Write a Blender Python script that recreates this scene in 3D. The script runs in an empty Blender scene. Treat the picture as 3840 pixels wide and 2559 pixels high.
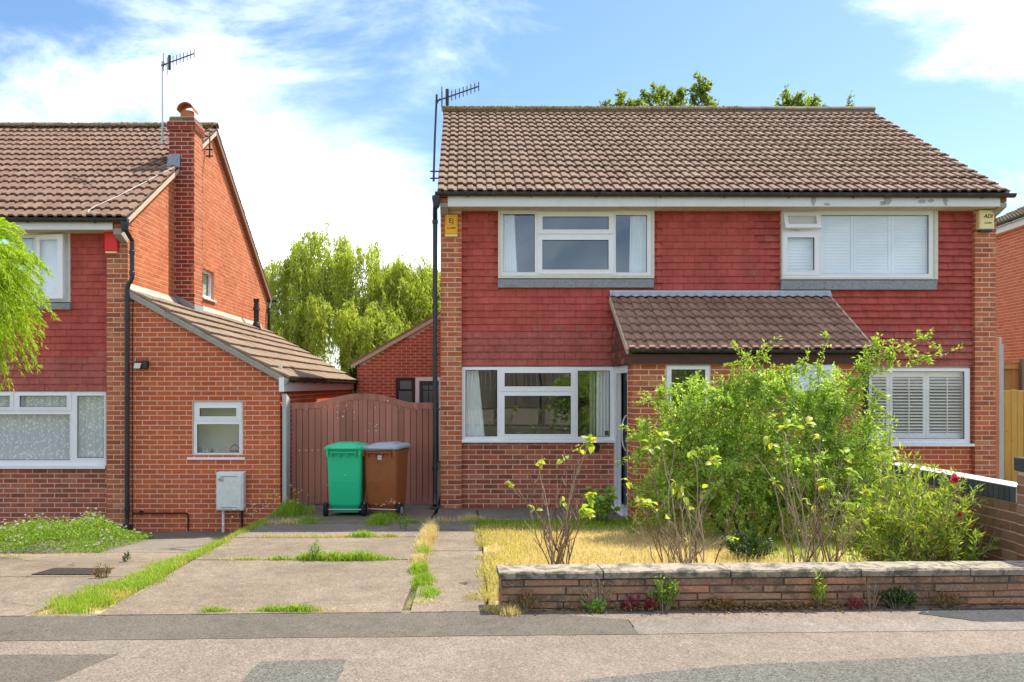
import bpy, math, random
import numpy as np
from mathutils import Vector, Matrix, Euler

# ------------------------------------------------------------------ camera
FOC, CAMD, CX, CY, CAMH = 3186.0, 12.9, 1738.0, 1448.0, 1.87   # measured from the photograph (pixels of 3840 x 2559)
sc = bpy.context.scene
cam = bpy.data.cameras.new('camera')
cam.sensor_width = 36.0
cam.lens = 36.0 * FOC / 3840.0
cam.shift_x = (1920.0 - CX) / 3840.0
cam.shift_y = (CY - 1279.5) / 3840.0
cam.clip_end = 5000
cam_o = bpy.data.objects.new('camera', cam)
cam_o.location = (0, -CAMD, CAMH)
cam_o.rotation_euler = (math.radians(90), 0, 0)
sc.collection.objects.link(cam_o)
sc.camera = cam_o

# ------------------------------------------------------------------ light
SUN = Vector((0.50, 0.43, 1.0)).normalized()          # towards the sun: high, behind the houses, to the right
SUN_EL = math.asin(SUN.z)
SUN_AZ = math.atan2(SUN.x, SUN.y)
SUN_STRENGTH, SKY_STRENGTH, EXPOSURE = 2.0, 0.15, 2.12
sl = bpy.data.lights.new('sun', 'SUN')
sl.energy = SUN_STRENGTH
sl.angle = math.radians(0.55)
sl.color = (1.0, 0.94, 0.84)
so = bpy.data.objects.new('sun', sl)
so.rotation_euler = SUN.to_track_quat('Z', 'Y').to_euler()
so.location = (20, 20, 40)
sc.collection.objects.link(so)

world = bpy.data.worlds.new('World')
sc.world = world
world.use_nodes = True
wn, wl = world.node_tree.nodes, world.node_tree.links
wn.clear()

def wnode(t, **kw):
    n = wn.new(t)
    for k, v in kw.items():
        if k.startswith('i_'):
            n.inputs[int(k[2:])].default_value = v
        else:
            setattr(n, k, v)
    return n
w_out = wnode('ShaderNodeOutputWorld')
w_bg = wnode('ShaderNodeBackground')
w_bg.inputs[1].default_value = SKY_STRENGTH
sky = wnode('ShaderNodeTexSky')
sky.sky_type = 'NISHITA'
sky.sun_disc = False
sky.sun_elevation = SUN_EL
sky.sun_rotation = SUN_AZ
sky.air_density = 1.0
sky.dust_density = 0.6
sky.ozone_density = 2.0
w_tc = wnode('ShaderNodeTexCoord')
w_nrm = wnode('ShaderNodeVectorMath', operation='NORMALIZE')
wl.new(w_tc.outputs['Generated'], w_nrm.inputs[0])
# cloud layer: streaky noise over the whole sky, thick banks where the photograph shows them
w_map = wnode('ShaderNodeMapping')
w_map.inputs['Scale'].default_value = (2.6, 2.6, 6.0)
w_map.inputs['Rotation'].default_value = (0.0, math.radians(20), 0.0)
w_map.inputs['Location'].default_value = (3.1, 0.4, 1.7)
wl.new(w_nrm.outputs[0], w_map.inputs[0])
w_n1 = wnode('ShaderNodeTexNoise')
w_n1.inputs['Scale'].default_value = 1.15
w_n1.inputs['Detail'].default_value = 9.0
w_n1.inputs['Roughness'].default_value = 0.60
w_n1.inputs['Distortion'].default_value = 0.55
wl.new(w_map.outputs[0], w_n1.inputs['Vector'])

def wmath(op, a, b=None, clamp=False):
    n = wn.new('ShaderNodeMath'); n.operation = op; n.use_clamp = clamp
    for i, v in enumerate((a, b)):
        if v is None: continue
        if isinstance(v, (int, float)): n.inputs[i].default_value = v
        else: wl.new(v, n.inputs[i])
    return n.outputs[0]

def bank(px, py, width, amount):
    """a bank of cloud around one direction of the sky"""
    d = Vector(((px - CX) / FOC, 1.0, (CY - py) / FOC)).normalized()
    sub = wnode('ShaderNodeVectorMath', operation='SUBTRACT')
    wl.new(w_nrm.outputs[0], sub.inputs[0]); sub.inputs[1].default_value = d
    sca = wnode('ShaderNodeVectorMath', operation='MULTIPLY')
    wl.new(sub.outputs[0], sca.inputs[0]); sca.inputs[1].default_value = (1.0, 1.0, 1.5)
    ln = wnode('ShaderNodeVectorMath', operation='LENGTH')
    wl.new(sca.outputs[0], ln.inputs[0])
    mr = wnode('ShaderNodeMapRange', interpolation_type='SMOOTHSTEP')
    wl.new(ln.outputs['Value'], mr.inputs[0])
    mr.inputs[1].default_value = 0.0; mr.inputs[2].default_value = width
    mr.inputs[3].default_value = amount; mr.inputs[4].default_value = 0.0
    return mr.outputs[0]
tot = w_n1.outputs['Fac']
for b in ((1200, 900, 0.30, 0.33), (1780, 180, 0.20, 0.08), (3760, 10, 0.19, 0.25), (400, 350, 0.5, -0.02), (2800, 420, 0.60, -0.30)):
    tot = wmath('ADD', tot, bank(*b))
w_ramp = wnode('ShaderNodeMapRange', interpolation_type='SMOOTHSTEP')
wl.new(tot, w_ramp.inputs[0])
w_ramp.inputs[1].default_value = 0.35; w_ramp.inputs[2].default_value = 0.92
w_ramp.inputs[3].default_value = 0.0; w_ramp.inputs[4].default_value = 0.97
w_hsv = wnode('ShaderNodeHueSaturation')
w_hsv.inputs['Saturation'].default_value = 1.14
w_hsv.inputs['Value'].default_value = 0.31
wl.new(sky.outputs[0], w_hsv.inputs['Color'])
w_mix = wnode('ShaderNodeMix', data_type='RGBA')
wl.new(w_ramp.outputs[0], w_mix.inputs[0])
wl.new(w_hsv.outputs[0], w_mix.inputs[6])
w_mix.inputs[7].default_value = (6.2, 6.35, 6.6, 1.0)
wl.new(w_mix.outputs[2], w_bg.inputs[0])
wl.new(w_bg.outputs[0], w_out.inputs[0])

sc.view_settings.view_transform = 'Standard'
sc.view_settings.look = 'None'
sc.view_settings.exposure = EXPOSURE
sc.view_settings.gamma = 1.0
sc.view_settings.use_curve_mapping = False
sc.render.engine = 'CYCLES'
sc.cycles.use_denoising = True
sc.cycles.max_bounces = 8
sc.cycles.transparent_max_bounces = 16
sc.cycles.caustics_reflective = False
sc.cycles.caustics_refractive = False
sc.cycles.sample_clamp_indirect = 6.0

# ------------------------------------------------------------------ helpers
RND = random.Random(11)
NPR = np.random.default_rng(5)
COL = sc.collection
WL = {}            # object name -> world position of its origin

def X(px, y): return (px - CX) * (y + CAMD) / FOC
def Z(py, y): return CAMH - (py - CY) * (y + CAMD) / FOC

def zoomed(ox, oy, s):
    return lambda x, y: (ox + x / s, oy + y / s)

def rect(conv, r, y):
    """zoomed-picture rectangle x0,y0,x1,y1 -> world x0,x1,z0,z1 on the plane at depth y"""
    a = conv(r[0], r[1]); b = conv(r[2], r[3])
    return (X(a[0], y), X(b[0], y), Z(b[1], y), Z(a[1], y))

def put(o, parent, wpos):
    COL.objects.link(o)
    WL[o.name] = Vector(wpos)
    if parent is not None:
        o.parent = parent
        o.location = Vector(wpos) - WL[parent.name]
    else:
        o.location = wpos
    return o

def tag(o, label=None, cat=None, group=None, kind=None):
    if label: o['label'] = label
    if cat: o['category'] = cat
    if group: o['group'] = group
    if kind: o['kind'] = kind
    return o

def thing(name, loc, label, cat, group=None):
    o = bpy.data.objects.new(name, None)
    o.empty_display_size = 0.1
    put(o, None, loc)
    return tag(o, label, cat, group)

class MB:
    def __init__(s): s.v = []; s.f = []
    def add(s, vs, fs):
        n = len(s.v)
        s.v += [tuple(p) for p in vs]
        s.f += [tuple(i + n for i in f) for f in fs]
        return s
    def box(s, x0, x1, y0, y1, z0, z1):
        return s.add([(x0,y0,z0),(x1,y0,z0),(x1,y1,z0),(x0,y1,z0),(x0,y0,z1),(x1,y0,z1),(x1,y1,z1),(x0,y1,z1)],
                     [(0,3,2,1),(4,5,6,7),(0,1,5,4),(1,2,6,5),(2,3,7,6),(3,0,4,7)])
    def cbox(s, x0, x1, y0, y1, z0, z1, b=0.006):
        """box with chamfered vertical and horizontal edges"""
        vs = []
        for (ax, bx) in ((x0, 1), (x1, -1)):
            for (ay, by) in ((y0, 1), (y1, -1)):
                for (az, bz) in ((z0, 1), (z1, -1)):
                    vs += [(ax, ay + by*b, az + bz*b), (ax + bx*b, ay, az + bz*b), (ax + bx*b, ay + by*b, az)]
        I = lambda i, j, k, c: ((i*2 + j)*2 + k)*3 + c
        fs = []
        def q(a): fs.append(tuple(a))
        for i in (0, 1): q([I(i,0,0,0), I(i,1,0,0), I(i,1,1,0), I(i,0,1,0)] if i else [I(i,0,0,0), I(i,0,1,0), I(i,1,1,0), I(i,1,0,0)])
        for j in (0, 1): q([I(0,j,0,1), I(1,j,0,1), I(1,j,1,1), I(0,j,1,1)] if not j else [I(0,j,0,1), I(0,j,1,1), I(1,j,1,1), I(1,j,0,1)])
        for k in (0, 1): q([I(0,0,k,2), I(1,0,k,2), I(1,1,k,2), I(0,1,k,2)] if k else [I(0,0,k,2), I(0,1,k,2), I(1,1,k,2), I(1,0,k,2)])
        for i in (0, 1):
            for j in (0, 1): q([I(i,j,0,0), I(i,j,1,0), I(i,j,1,1), I(i,j,0,1)])
        for i in (0, 1):
            for k in (0, 1): q([I(i,0,k,0), I(i,1,k,0), I(i,1,k,2), I(i,0,k,2)])
        for j in (0, 1):
            for k in (0, 1): q([I(0,j,k,1), I(1,j,k,1), I(1,j,k,2), I(0,j,k,2)])
        for i in (0, 1):
            for j in (0, 1):
                for k in (0, 1): fs.append((I(i,j,k,0), I(i,j,k,1), I(i,j,k,2)))
        return s.add(vs, fs)
    def prism(s, pts, vec):
        """closed polygon pts (3-D) pushed along vec"""
        n = len(pts); v = Vector(vec)
        a = [Vector(p) for p in pts]; b = [p + v for p in a]
        fs = [tuple(range(n)), tuple(range(2*n - 1, n - 1, -1))]
        fs += [(i, i + n, (i + 1) % n + n, (i + 1) % n) for i in range(n)]
        return s.add(a + b, fs)
    def plate(s, r, holes, y0, y1):
        """upright board x0,x1,z0,z1 with rectangular holes, from y0 (front) to y1"""
        x0, x1, z0, z1 = r
        xs = sorted({x0, x1} | {min(max(h[i], x0), x1) for h in holes for i in (0, 1)})
        zs = sorted({z0, z1} | {min(max(h[i], z0), z1) for h in holes for i in (2, 3)})
        nx, nz = len(xs) - 1, len(zs) - 1
        def solid(i, k):
            if i < 0 or k < 0 or i >= nx or k >= nz: return False
            cx, cz = (xs[i] + xs[i+1]) / 2, (zs[k] + zs[k+1]) / 2
            return not any(h[0] < cx < h[1] and h[2] < cz < h[3] for h in holes)
        for i in range(nx):
            for k in range(nz):
                if not solid(i, k): continue
                a, b, c, d = xs[i], xs[i+1], zs[k], zs[k+1]
                s.add([(a,y0,c),(b,y0,c),(b,y0,d),(a,y0,d)], [(0,1,2,3)])
                s.add([(a,y1,c),(b,y1,c),(b,y1,d),(a,y1,d)], [(0,3,2,1)])
                if not solid(i-1, k): s.add([(a,y0,c),(a,y0,d),(a,y1,d),(a,y1,c)], [(0,1,2,3)])
                if not solid(i+1, k): s.add([(b,y0,c),(b,y1,c),(b,y1,d),(b,y0,d)], [(0,1,2,3)])
                if not solid(i, k-1): s.add([(a,y0,c),(a,y1,c),(b,y1,c),(b,y0,c)], [(0,1,2,3)])
                if not solid(i, k+1): s.add([(a,y0,d),(b,y0,d),(b,y1,d),(a,y1,d)], [(0,1,2,3)])
        return s
    def tube(s, pts, rad, n=8, caps=True):
        P = [Vector(p) for p in pts]
        if isinstance(rad, (int, float)): rad = [rad] * len(P)
        base = len(s.v); up = None
        for i, p in enumerate(P):
            t = (P[min(i+1, len(P)-1)] - P[max(i-1, 0)])
            t = t.normalized() if t.length > 1e-9 else Vector((0, 0, 1))
            if up is None:
                up = Vector((1, 0, 0)) if abs(t.x) < 0.8 else Vector((0, 1, 0))
            u = (up - t * up.dot(t)).normalized(); w = t.cross(u); up = u
            for k in range(n):
                a = 2 * math.pi * k / n
                q = p + (u * math.cos(a) + w * math.sin(a)) * rad[i]
                s.v.append(tuple(q))
        for i in range(len(P) - 1):
            for k in range(n):
                a = base + i*n + k; b = base + i*n + (k+1) % n
                s.f.append((a, b, b + n, a + n))
        if caps:
            s.f.append(tuple(base + k for k in range(n - 1, -1, -1)))
            s.f.append(tuple(base + (len(P)-1)*n + k for k in range(n)))
        return s
    def lathe(s, prof, centre, n=16):
        """prof: list of (radius, z)"""
        c = Vector(centre); base = len(s.v)
        for r, z in prof:
            for k in range(n):
                a = 2 * math.pi * k / n
                s.v.append((c.x + r*math.cos(a), c.y + r*math.sin(a), c.z + z))
        for i in range(len(prof) - 1):
            for k in range(n):
                a = base + i*n + k; b = base + i*n + (k+1) % n
                s.f.append((a, b, b + n, a + n))
        return s
    def build(s, name, m, parent=None, smooth=False, origin=None):
        vs = np.array(s.v, dtype=float)
        c = Vector(origin) if origin is not None else Vector(((vs.min(0) + vs.max(0)) / 2).tolist())
        me = bpy.data.meshes.new(name)
        me.from_pydata((vs - np.array(c)).tolist(), [], s.f)
        me.materials.append(m)
        if smooth:
            me.polygons.foreach_set('use_smooth', [True] * len(me.polygons))
        me.update()
        o = bpy.data.objects.new(name, me)
        return put(o, parent, c)

def np_obj(name, V, F, m, parent=None, smooth=False, kind=None):
    V = np.asarray(V, dtype=np.float32); F = np.asarray(F, dtype=np.int32)
    c = (V.min(0) + V.max(0)) / 2
    V = V - c
    me = bpy.data.meshes.new(name)
    me.vertices.add(len(V)); me.vertices.foreach_set('co', V.ravel())
    me.loops.add(F.size); me.loops.foreach_set('vertex_index', F.ravel())
    me.polygons.add(len(F)); me.polygons.foreach_set('loop_start', np.arange(0, F.size, F.shape[1], dtype=np.int32))
    me.polygons.foreach_set('use_smooth', np.full(len(F), bool(smooth)))
    me.materials.append(m)
    me.update(calc_edges=True)
    o = bpy.data.objects.new(name, me)
    put(o, parent, c.tolist())
    if kind: o['kind'] = kind
    return o

def text_obj(name, body, size, pos, m, parent, rot=(math.pi/2, 0, 0), shear=0.0, depth=0.001, bold=0.0):
    cu = bpy.data.curves.new(name, 'FONT')
    cu.body = body; cu.size = size; cu.align_x = 'CENTER'; cu.align_y = 'CENTER'
    cu.extrude = depth; cu.shear = shear; cu.offset = bold
    t = bpy.data.objects.new(name + '_source', cu)
    me = bpy.data.meshes.new_from_object(t)
    bpy.data.objects.remove(t)
    me.materials.clear(); me.materials.append(m)
    o = bpy.data.objects.new(name, me)
    o.rotation_euler = rot
    return put(o, parent, pos)

# ------------------------------------------------------------------ materials
def newmat(name):
    m = bpy.data.materials.new(name); m.use_nodes = True
    nt = m.node_tree; nt.nodes.clear()
    out = nt.nodes.new('ShaderNodeOutputMaterial')
    return m, nt, out

class NT:
    def __init__(s, nt): s.nt = nt
    def n(s, t, **kw):
        x = s.nt.nodes.new(t)
        for k, v in kw.items(): setattr(x, k, v)
        return x
    def l(s, a, b): s.nt.links.new(a, b)
    def val(s, sock, v):
        if isinstance(v, (int, float)): sock.default_value = v
        elif isinstance(v, (tuple, list)): sock.default_value = tuple(v) + ((1.0,) if len(v) == 3 and len(sock.default_value) == 4 else ())
        else: s.l(v, sock)
    def math(s, op, a, b=0.0, clamp=False):
        x = s.n('ShaderNodeMath', operation=op, use_clamp=clamp)
        s.val(x.inputs[0], a); s.val(x.inputs[1], b)
        return x.outputs[0]
    def noise(s, vec, scale, detail=4.0, rough=0.55, dist=0.0):
        x = s.n('ShaderNodeTexNoise')
        s.l(vec, x.inputs['Vector'])
        x.inputs['Scale'].default_value = scale; x.inputs['Detail'].default_value = detail
        x.inputs['Roughness'].default_value = rough; x.inputs['Distortion'].default_value = dist
        return x.outputs['Fac']
    def ramp(s, fac, stops, interp='LINEAR'):
        x = s.n('ShaderNodeValToRGB'); cr = x.color_ramp; cr.interpolation = interp
        while len(cr.elements) < len(stops): cr.elements.new(0.5)
        for e, (p, c) in zip(cr.elements, stops):
            e.position = p
            e.color = tuple(c) + (1.0,) if not isinstance(c, (int, float)) else (c, c, c, 1.0)
        s.val(x.inputs[0], fac)
        return x.outputs[0]
    def mix(s, fac, a, b, mode='MIX'):
        x = s.n('ShaderNodeMix', data_type='RGBA', blend_type=mode)
        s.val(x.inputs[0], fac); s.val(x.inputs[6], a); s.val(x.inputs[7], b)
        return x.outputs[2]
    def pos(s): return s.n('ShaderNodeNewGeometry').outputs['Position']
    def rand(s):
        g = s.n('ShaderNodeNewGeometry'); o = s.n('ShaderNodeObjectInfo')
        return s.math('FRACT', s.math('ADD', g.outputs['Random Per Island'], o.outputs['Random']))
    def bsdf(s, out, color, rough=0.8, metallic=0.0, spec=0.3, bump=None, bump_s=0.3, dist=0.01):
        p = s.n('ShaderNodeBsdfPrincipled')
        s.val(p.inputs['Base Color'], color); s.val(p.inputs['Roughness'], rough)
        p.inputs['Metallic'].default_value = metallic
        p.inputs['Specular IOR Level'].default_value = spec
        if bump is not None:
            b = s.n('ShaderNodeBump'); b.inputs['Strength'].default_value = bump_s; b.inputs['Distance'].default_value = dist
            s.l(bump, b.inputs['Height']); s.l(b.outputs[0], p.inputs['Normal'])
        s.l(p.outputs[0], out.inputs[0])
        return p

def plain(name, c, rough=0.6, var=0.12, scale=6.0, metallic=0.0, spec=0.35, bump=0.0, dirt=None, dirt_amt=0.0, bscale=60.0):
    """one colour with soft unevenness, optional grime and fine relief"""
    m, nt, out = newmat(name); t = NT(nt); p = t.pos()
    n1 = t.noise(p, scale, 5.0, 0.6)
    lo = tuple(x * (1 - var) for x in c); hi = tuple(min(1, x * (1 + var)) for x in c)
    col = t.mix(n1, lo, hi)
    if dirt:
        n2 = t.noise(p, scale * 2.7, 6.0, 0.7, 0.4)
        f = t.ramp(n2, [(0.48, 0.0), (0.72, 1.0)])
        col = t.mix(t.math('MULTIPLY', f, dirt_amt), col, dirt)
    t.bsdf(out, col, rough, metallic, spec, t.noise(p, bscale, 3.0) if bump else None, bump, 0.004)
    return m

def brickmat(name, cols, dark, blotch=0.5, pale=(0.42, 0.27, 0.19), pale_amt=0.25, spread=1.0):
    m, nt, out = newmat(name); t = NT(nt); p = t.pos()
    r = t.rand()
    k = len(cols)
    base = t.ramp(r, [(i / max(1, k - 1), c) for i, c in enumerate(cols)])
    r2 = t.math('FRACT', t.math('MULTIPLY', r, 17.31))
    n1 = t.noise(p, 9.0, 5.0, 0.65, 0.3)
    n2 = t.noise(p, 55.0, 4.0, 0.7)
    f = t.ramp(t.math('ADD', n1, t.math('MULTIPLY', t.math('SUBTRACT', r2, 0.5), 0.35)), [(0.45, 0.0), (0.70, 1.0)])
    col = t.mix(t.math('MULTIPLY', f, blotch), base, dark)
    f2 = t.ramp(n2, [(0.52, 0.0), (0.78, 1.0)])
    col = t.mix(t.math('MULTIPLY', f2, pale_amt), col, pale)
    big = t.noise(p, 0.9, 3.0)
    col = t.mix(1.0, col, t.ramp(big, [(0.3, 0.86), (0.7, 1.1)]), 'MULTIPLY')
    t.bsdf(out, col, 0.88, 0, 0.2, n2, 0.35, 0.006)
    return m

def tilemat(name, cols, lichen=(0.30, 0.27, 0.20), orange=(0.36, 0.17, 0.05), lichen_amt=0.4, orange_amt=0.0, dark=(0.05, 0.04, 0.035), speck=0.66):
    m, nt, out = newmat(name); t = NT(nt); p = t.pos()
    r = t.rand(); k = len(cols)
    base = t.ramp(r, [(i / max(1, k - 1), c) for i, c in enumerate(cols)])
    n1 = t.noise(p, 26.0, 6.0, 0.7); n2 = t.noise(p, 4.0, 5.0, 0.65, 0.5); n3 = t.noise(p, 95.0, 3.0, 0.7)
    col = t.mix(t.math('MULTIPLY', t.ramp(n1, [(0.45, 0.0), (0.68, 1.0)]), lichen_amt), base, lichen)
    if orange_amt:
        n4 = t.noise(p, 9.0, 5.0, 0.7, 0.3)
        col = t.mix(t.math('MULTIPLY', t.ramp(n4, [(0.56, 0.0), (0.66, 1.0)]), orange_amt), col, orange)
    col = t.mix(t.math('MULTIPLY', t.ramp(n3, [(speck, 0.0), (speck + 0.06, 1.0)]), 0.7), col, dark)
    mp = t.n('ShaderNodeMapping'); mp.inputs['Scale'].default_value = (3.0, 0.5, 0.5); t.l(p, mp.inputs[0])
    n6 = t.noise(mp.outputs[0], 2.2, 4.0, 0.6)
    col = t.mix(1.0, col, t.ramp(n2, [(0.3, 0.80), (0.7, 1.14)]), 'MULTIPLY')
    col = t.mix(1.0, col, t.ramp(n6, [(0.32, 0.92), (0.68, 1.05)]), 'MULTIPLY')
    t.bsdf(out, col, 0.92, 0, 0.15, n1, 0.5, 0.006)
    return m

def leafmat(name, cols, trans=0.45, gloss=0.25, rough=0.5):
    m, nt, out = newmat(name); t = NT(nt); p = t.pos()
    r = t.rand(); k = len(cols)
    n1 = t.noise(p, 2.2, 3.0)
    f = t.math('ADD', t.math('MULTIPLY', r, 0.65), t.math('MULTIPLY', n1, 0.35))
    col = t.ramp(f, [(0.12 + 0.76 * i / max(1, k - 1), c) for i, c in enumerate(cols)])
    pr = t.n('ShaderNodeBsdfPrincipled')
    t.l(col, pr.inputs['Base Color']); pr.inputs['Roughness'].default_value = rough
    pr.inputs['Specular IOR Level'].default_value = gloss
    tr = t.n('ShaderNodeBsdfTranslucent')
    t.l(t.mix(1.0, col, (1.15, 1.2, 0.6), 'MULTIPLY'), tr.inputs['Color'])
    mx = t.n('ShaderNodeMixShader'); mx.inputs[0].default_value = trans
    t.l(pr.outputs[0], mx.inputs[1]); t.l(tr.outputs[0], mx.inputs[2]); t.l(mx.outputs[0], out.inputs[0])
    return m

def glassmat(name, tint=(0.98, 0.99, 0.985), base=0.10, rough=0.0, frost=False):
    m, nt, out = newmat(name); t = NT(nt)
    fr = t.n('ShaderNodeFresnel'); fr.inputs['IOR'].default_value = 1.55
    front = t.math('SUBTRACT', 1.0, t.n('ShaderNodeNewGeometry').outputs['Backfacing'])
    fac = t.math('MULTIPLY', t.math('ADD', fr.outputs[0], base, True), front)
    gl = t.n('ShaderNodeBsdfGlossy'); gl.inputs['Roughness'].default_value = rough
    gl.inputs['Color'].default_value = (0.95, 0.97, 1.0, 1)
    p = t.pos()
    if rough == 0.0:
        b = t.n('ShaderNodeBump'); b.inputs['Strength'].default_value = 0.02; b.inputs['Distance'].default_value = 0.05
        t.l(t.noise(p, 1.6, 1.0), b.inputs['Height']); t.l(b.outputs[0], gl.inputs['Normal'])
    if frost:
        tr = t.n('ShaderNodeBsdfTranslucent'); tr.inputs['Color'].default_value = tint + (1,)
    else:
        tr = t.n('ShaderNodeBsdfTransparent'); tr.inputs['Color'].default_value = tint + (1,)
    mx = t.n('ShaderNodeMixShader'); t.l(fac, mx.inputs[0]); t.l(tr.outputs[0], mx.inputs[1]); t.l(gl.outputs[0], mx.inputs[2])
    t.l(mx.outputs[0], out.inputs[0])
    return m

def chipmat(name, cols, scale=55.0, base_noise=0.2, rough=0.92, bump=0.6, patch=0.15, crackle=0.0, dots=None, speck=0.25):
    """stone chips in binder: asphalt, surface dressing, worn concrete"""
    m, nt, out = newmat(name); t = NT(nt); p = t.pos()
    v = t.n('ShaderNodeTexVoronoi'); t.l(p, v.inputs['Vector']); v.inputs['Scale'].default_value = scale
    sep = t.n('ShaderNodeSeparateColor'); t.l(v.outputs['Color'], sep.inputs[0])
    k = len(cols)
    col = t.ramp(sep.outputs[0], [(i / max(1, k - 1), c) for i, c in enumerate(cols)])
    n1 = t.noise(p, 0.9, 7.0, 0.68, 0.4); n2 = t.noise(p, 70.0, 3.0, 0.75); n3 = t.noise(p, 7.0, 6.0, 0.72, 0.3)
    col = t.mix(1.0, col, t.ramp(n1, [(0.28, 1 - patch), (0.72, 1 + patch)]), 'MULTIPLY')
    col = t.mix(1.0, col, t.ramp(n3, [(0.3, 1 - base_noise), (0.7, 1 + base_noise)]), 'MULTIPLY')
    col = t.mix(1.0, col, t.ramp(n2, [(0.34, 1 - speck), (0.66, 1 + speck)]), 'MULTIPLY')
    if crackle:
        nz = t.n('ShaderNodeTexNoise'); t.l(p, nz.inputs['Vector']); nz.inputs['Scale'].default_value = 2.5; nz.inputs['Detail'].default_value = 5.0
        v2 = t.n('ShaderNodeTexVoronoi', feature='DISTANCE_TO_EDGE')
        wv = t.mix(0.25, p, nz.outputs['Color'], 'ADD')
        t.l(wv, v2.inputs['Vector']); v2.inputs['Scale'].default_value = 0.55
        f = t.ramp(v2.outputs['Distance'], [(0.0, 1.0), (0.005, 0.0)])
        gate_ = t.ramp(t.noise(p, 0.7, 2.0), [(0.5, 0.0), (0.58, 1.0)])
        col = t.mix(t.math('MULTIPLY', t.math('MULTIPLY', f, gate_), crackle), col, (0.05, 0.045, 0.04))
    if dots:
        n5 = t.noise(p, 28.0, 2.0, 0.5)
        col = t.mix(t.math('MULTIPLY', t.ramp(n5, [(0.70, 0.0), (0.74, 1.0)]), 0.8), col, dots)
    t.bsdf(out, col, rough, 0, 0.2, t.math('ADD', v.outputs['Distance'], t.math('MULTIPLY', n2, 0.6)), bump, 0.006)
    return m

def woodmat(name, c1, c2, axis='Z', scale=3.0, rough=0.65, spots=None):
    m, nt, out = newmat(name); t = NT(nt); p = t.pos()
    mp = t.n('ShaderNodeMapping')
    mp.inputs['Scale'].default_value = {'Z': (26, 26, 1.2), 'X': (1.2, 26, 26), 'Y': (26, 1.2, 26)}[axis]
    t.l(p, mp.inputs[0])
    n1 = t.noise(mp.outputs[0], scale, 5.0, 0.6, 0.2)
    r = t.rand()
    col = t.mix(n1, c1, c2)
    col = t.mix(1.0, col, t.ramp(r, [(0.0, 0.8), (1.0, 1.18)]), 'MULTIPLY')
    big = t.noise(p, 1.7, 3.0)
    col = t.mix(1.0, col, t.ramp(big, [(0.3, 0.85), (0.7, 1.12)]), 'MULTIPLY')
    if spots:
        n5 = t.noise(p, 22.0, 2.0, 0.4)
        col = t.mix(t.ramp(n5, [(0.735, 0.0), (0.75, 1.0)]), col, spots)
    t.bsdf(out, col, rough, 0, 0.3, n1, 0.2, 0.003)
    return m

M = {}
M['mortar'] = plain('mortar', (0.66, 0.47, 0.37), 0.95, 0.14, 14, bump=0.4)
M['mortar_warm'] = plain('mortar_warm', (0.60, 0.34, 0.22), 0.95, 0.14, 14, bump=0.4)
M['mortar_dark'] = plain('mortar_dark', (0.56, 0.40, 0.33), 0.95, 0.14, 14, bump=0.4)
M['brick_pier'] = brickmat('brick_pier', [(0.358, 0.090, 0.037), (0.552, 0.166, 0.066), (0.494, 0.122, 0.046), (0.552, 0.245, 0.103)], (0.239, 0.064, 0.031), 0.55)
M['brick_low'] = brickmat('brick_low', [(0.299, 0.074, 0.041), (0.508, 0.137, 0.066), (0.421, 0.106, 0.052), (0.527, 0.187, 0.096)], (0.158, 0.055, 0.036), 0.6)
M['brick_red'] = brickmat('brick_red', [(0.508, 0.101, 0.036), (0.600, 0.144, 0.047), (0.600, 0.127, 0.042), (0.569, 0.112, 0.038)], (0.407, 0.083, 0.032), 0.45, pale_amt=0.12)
M['brick_gable'] = brickmat('brick_gable', [(0.421, 0.109, 0.039), (0.534, 0.160, 0.058), (0.477, 0.128, 0.047), (0.534, 0.193, 0.079)], (0.351, 0.090, 0.033), 0.4, pale_amt=0.12)
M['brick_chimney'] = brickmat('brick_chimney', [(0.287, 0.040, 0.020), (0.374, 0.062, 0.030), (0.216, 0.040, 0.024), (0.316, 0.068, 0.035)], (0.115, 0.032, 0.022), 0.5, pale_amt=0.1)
M['brick_right'] = brickmat('brick_right', [(0.600, 0.122, 0.047), (0.600, 0.187, 0.073), (0.600, 0.145, 0.056)], (0.457, 0.081, 0.037), 0.5)
M['brick_shed'] = brickmat('brick_shed', [(0.401, 0.072, 0.037), (0.511, 0.106, 0.050), (0.438, 0.084, 0.040)], (0.292, 0.057, 0.034), 0.5, pale_amt=0.1)
M['brick_dark'] = brickmat('brick_dark', [(0.171, 0.089, 0.053), (0.265, 0.136, 0.079), (0.217, 0.101, 0.060), (0.311, 0.186, 0.113)], (0.093, 0.065, 0.046), 0.6)
M['brick_blue'] = brickmat('brick_blue', [(0.05, 0.055, 0.058), (0.075, 0.08, 0.08)], (0.03, 0.032, 0.034), 0.4, pale=(0.2, 0.2, 0.19), pale_amt=0.2)
M['hung'] = tilemat('hung_tile_red', [(0.428, 0.081, 0.062), (0.468, 0.095, 0.074), (0.448, 0.087, 0.067), (0.419, 0.075, 0.059)], (0.499, 0.173, 0.134), lichen_amt=0.22, dark=(0.62, 0.42, 0.36), speck=0.72)
M['hung_worn'] = tilemat('hung_tile_weathered', [(0.363, 0.090, 0.071), (0.411, 0.109, 0.085), (0.388, 0.095, 0.075)], (0.508, 0.228, 0.180), lichen_amt=0.35, dark=(0.55, 0.42, 0.37), speck=0.72)
M['hung_brown'] = tilemat('hung_tile_brown', [(0.143, 0.052, 0.039), (0.195, 0.072, 0.055)], (0.260, 0.143, 0.117), lichen_amt=0.3)
M['hung_pale'] = tilemat('hung_tile_bleached', [(0.36, 0.17, 0.13), (0.42, 0.24, 0.19)], (0.5, 0.38, 0.32), lichen_amt=0.5)
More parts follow.
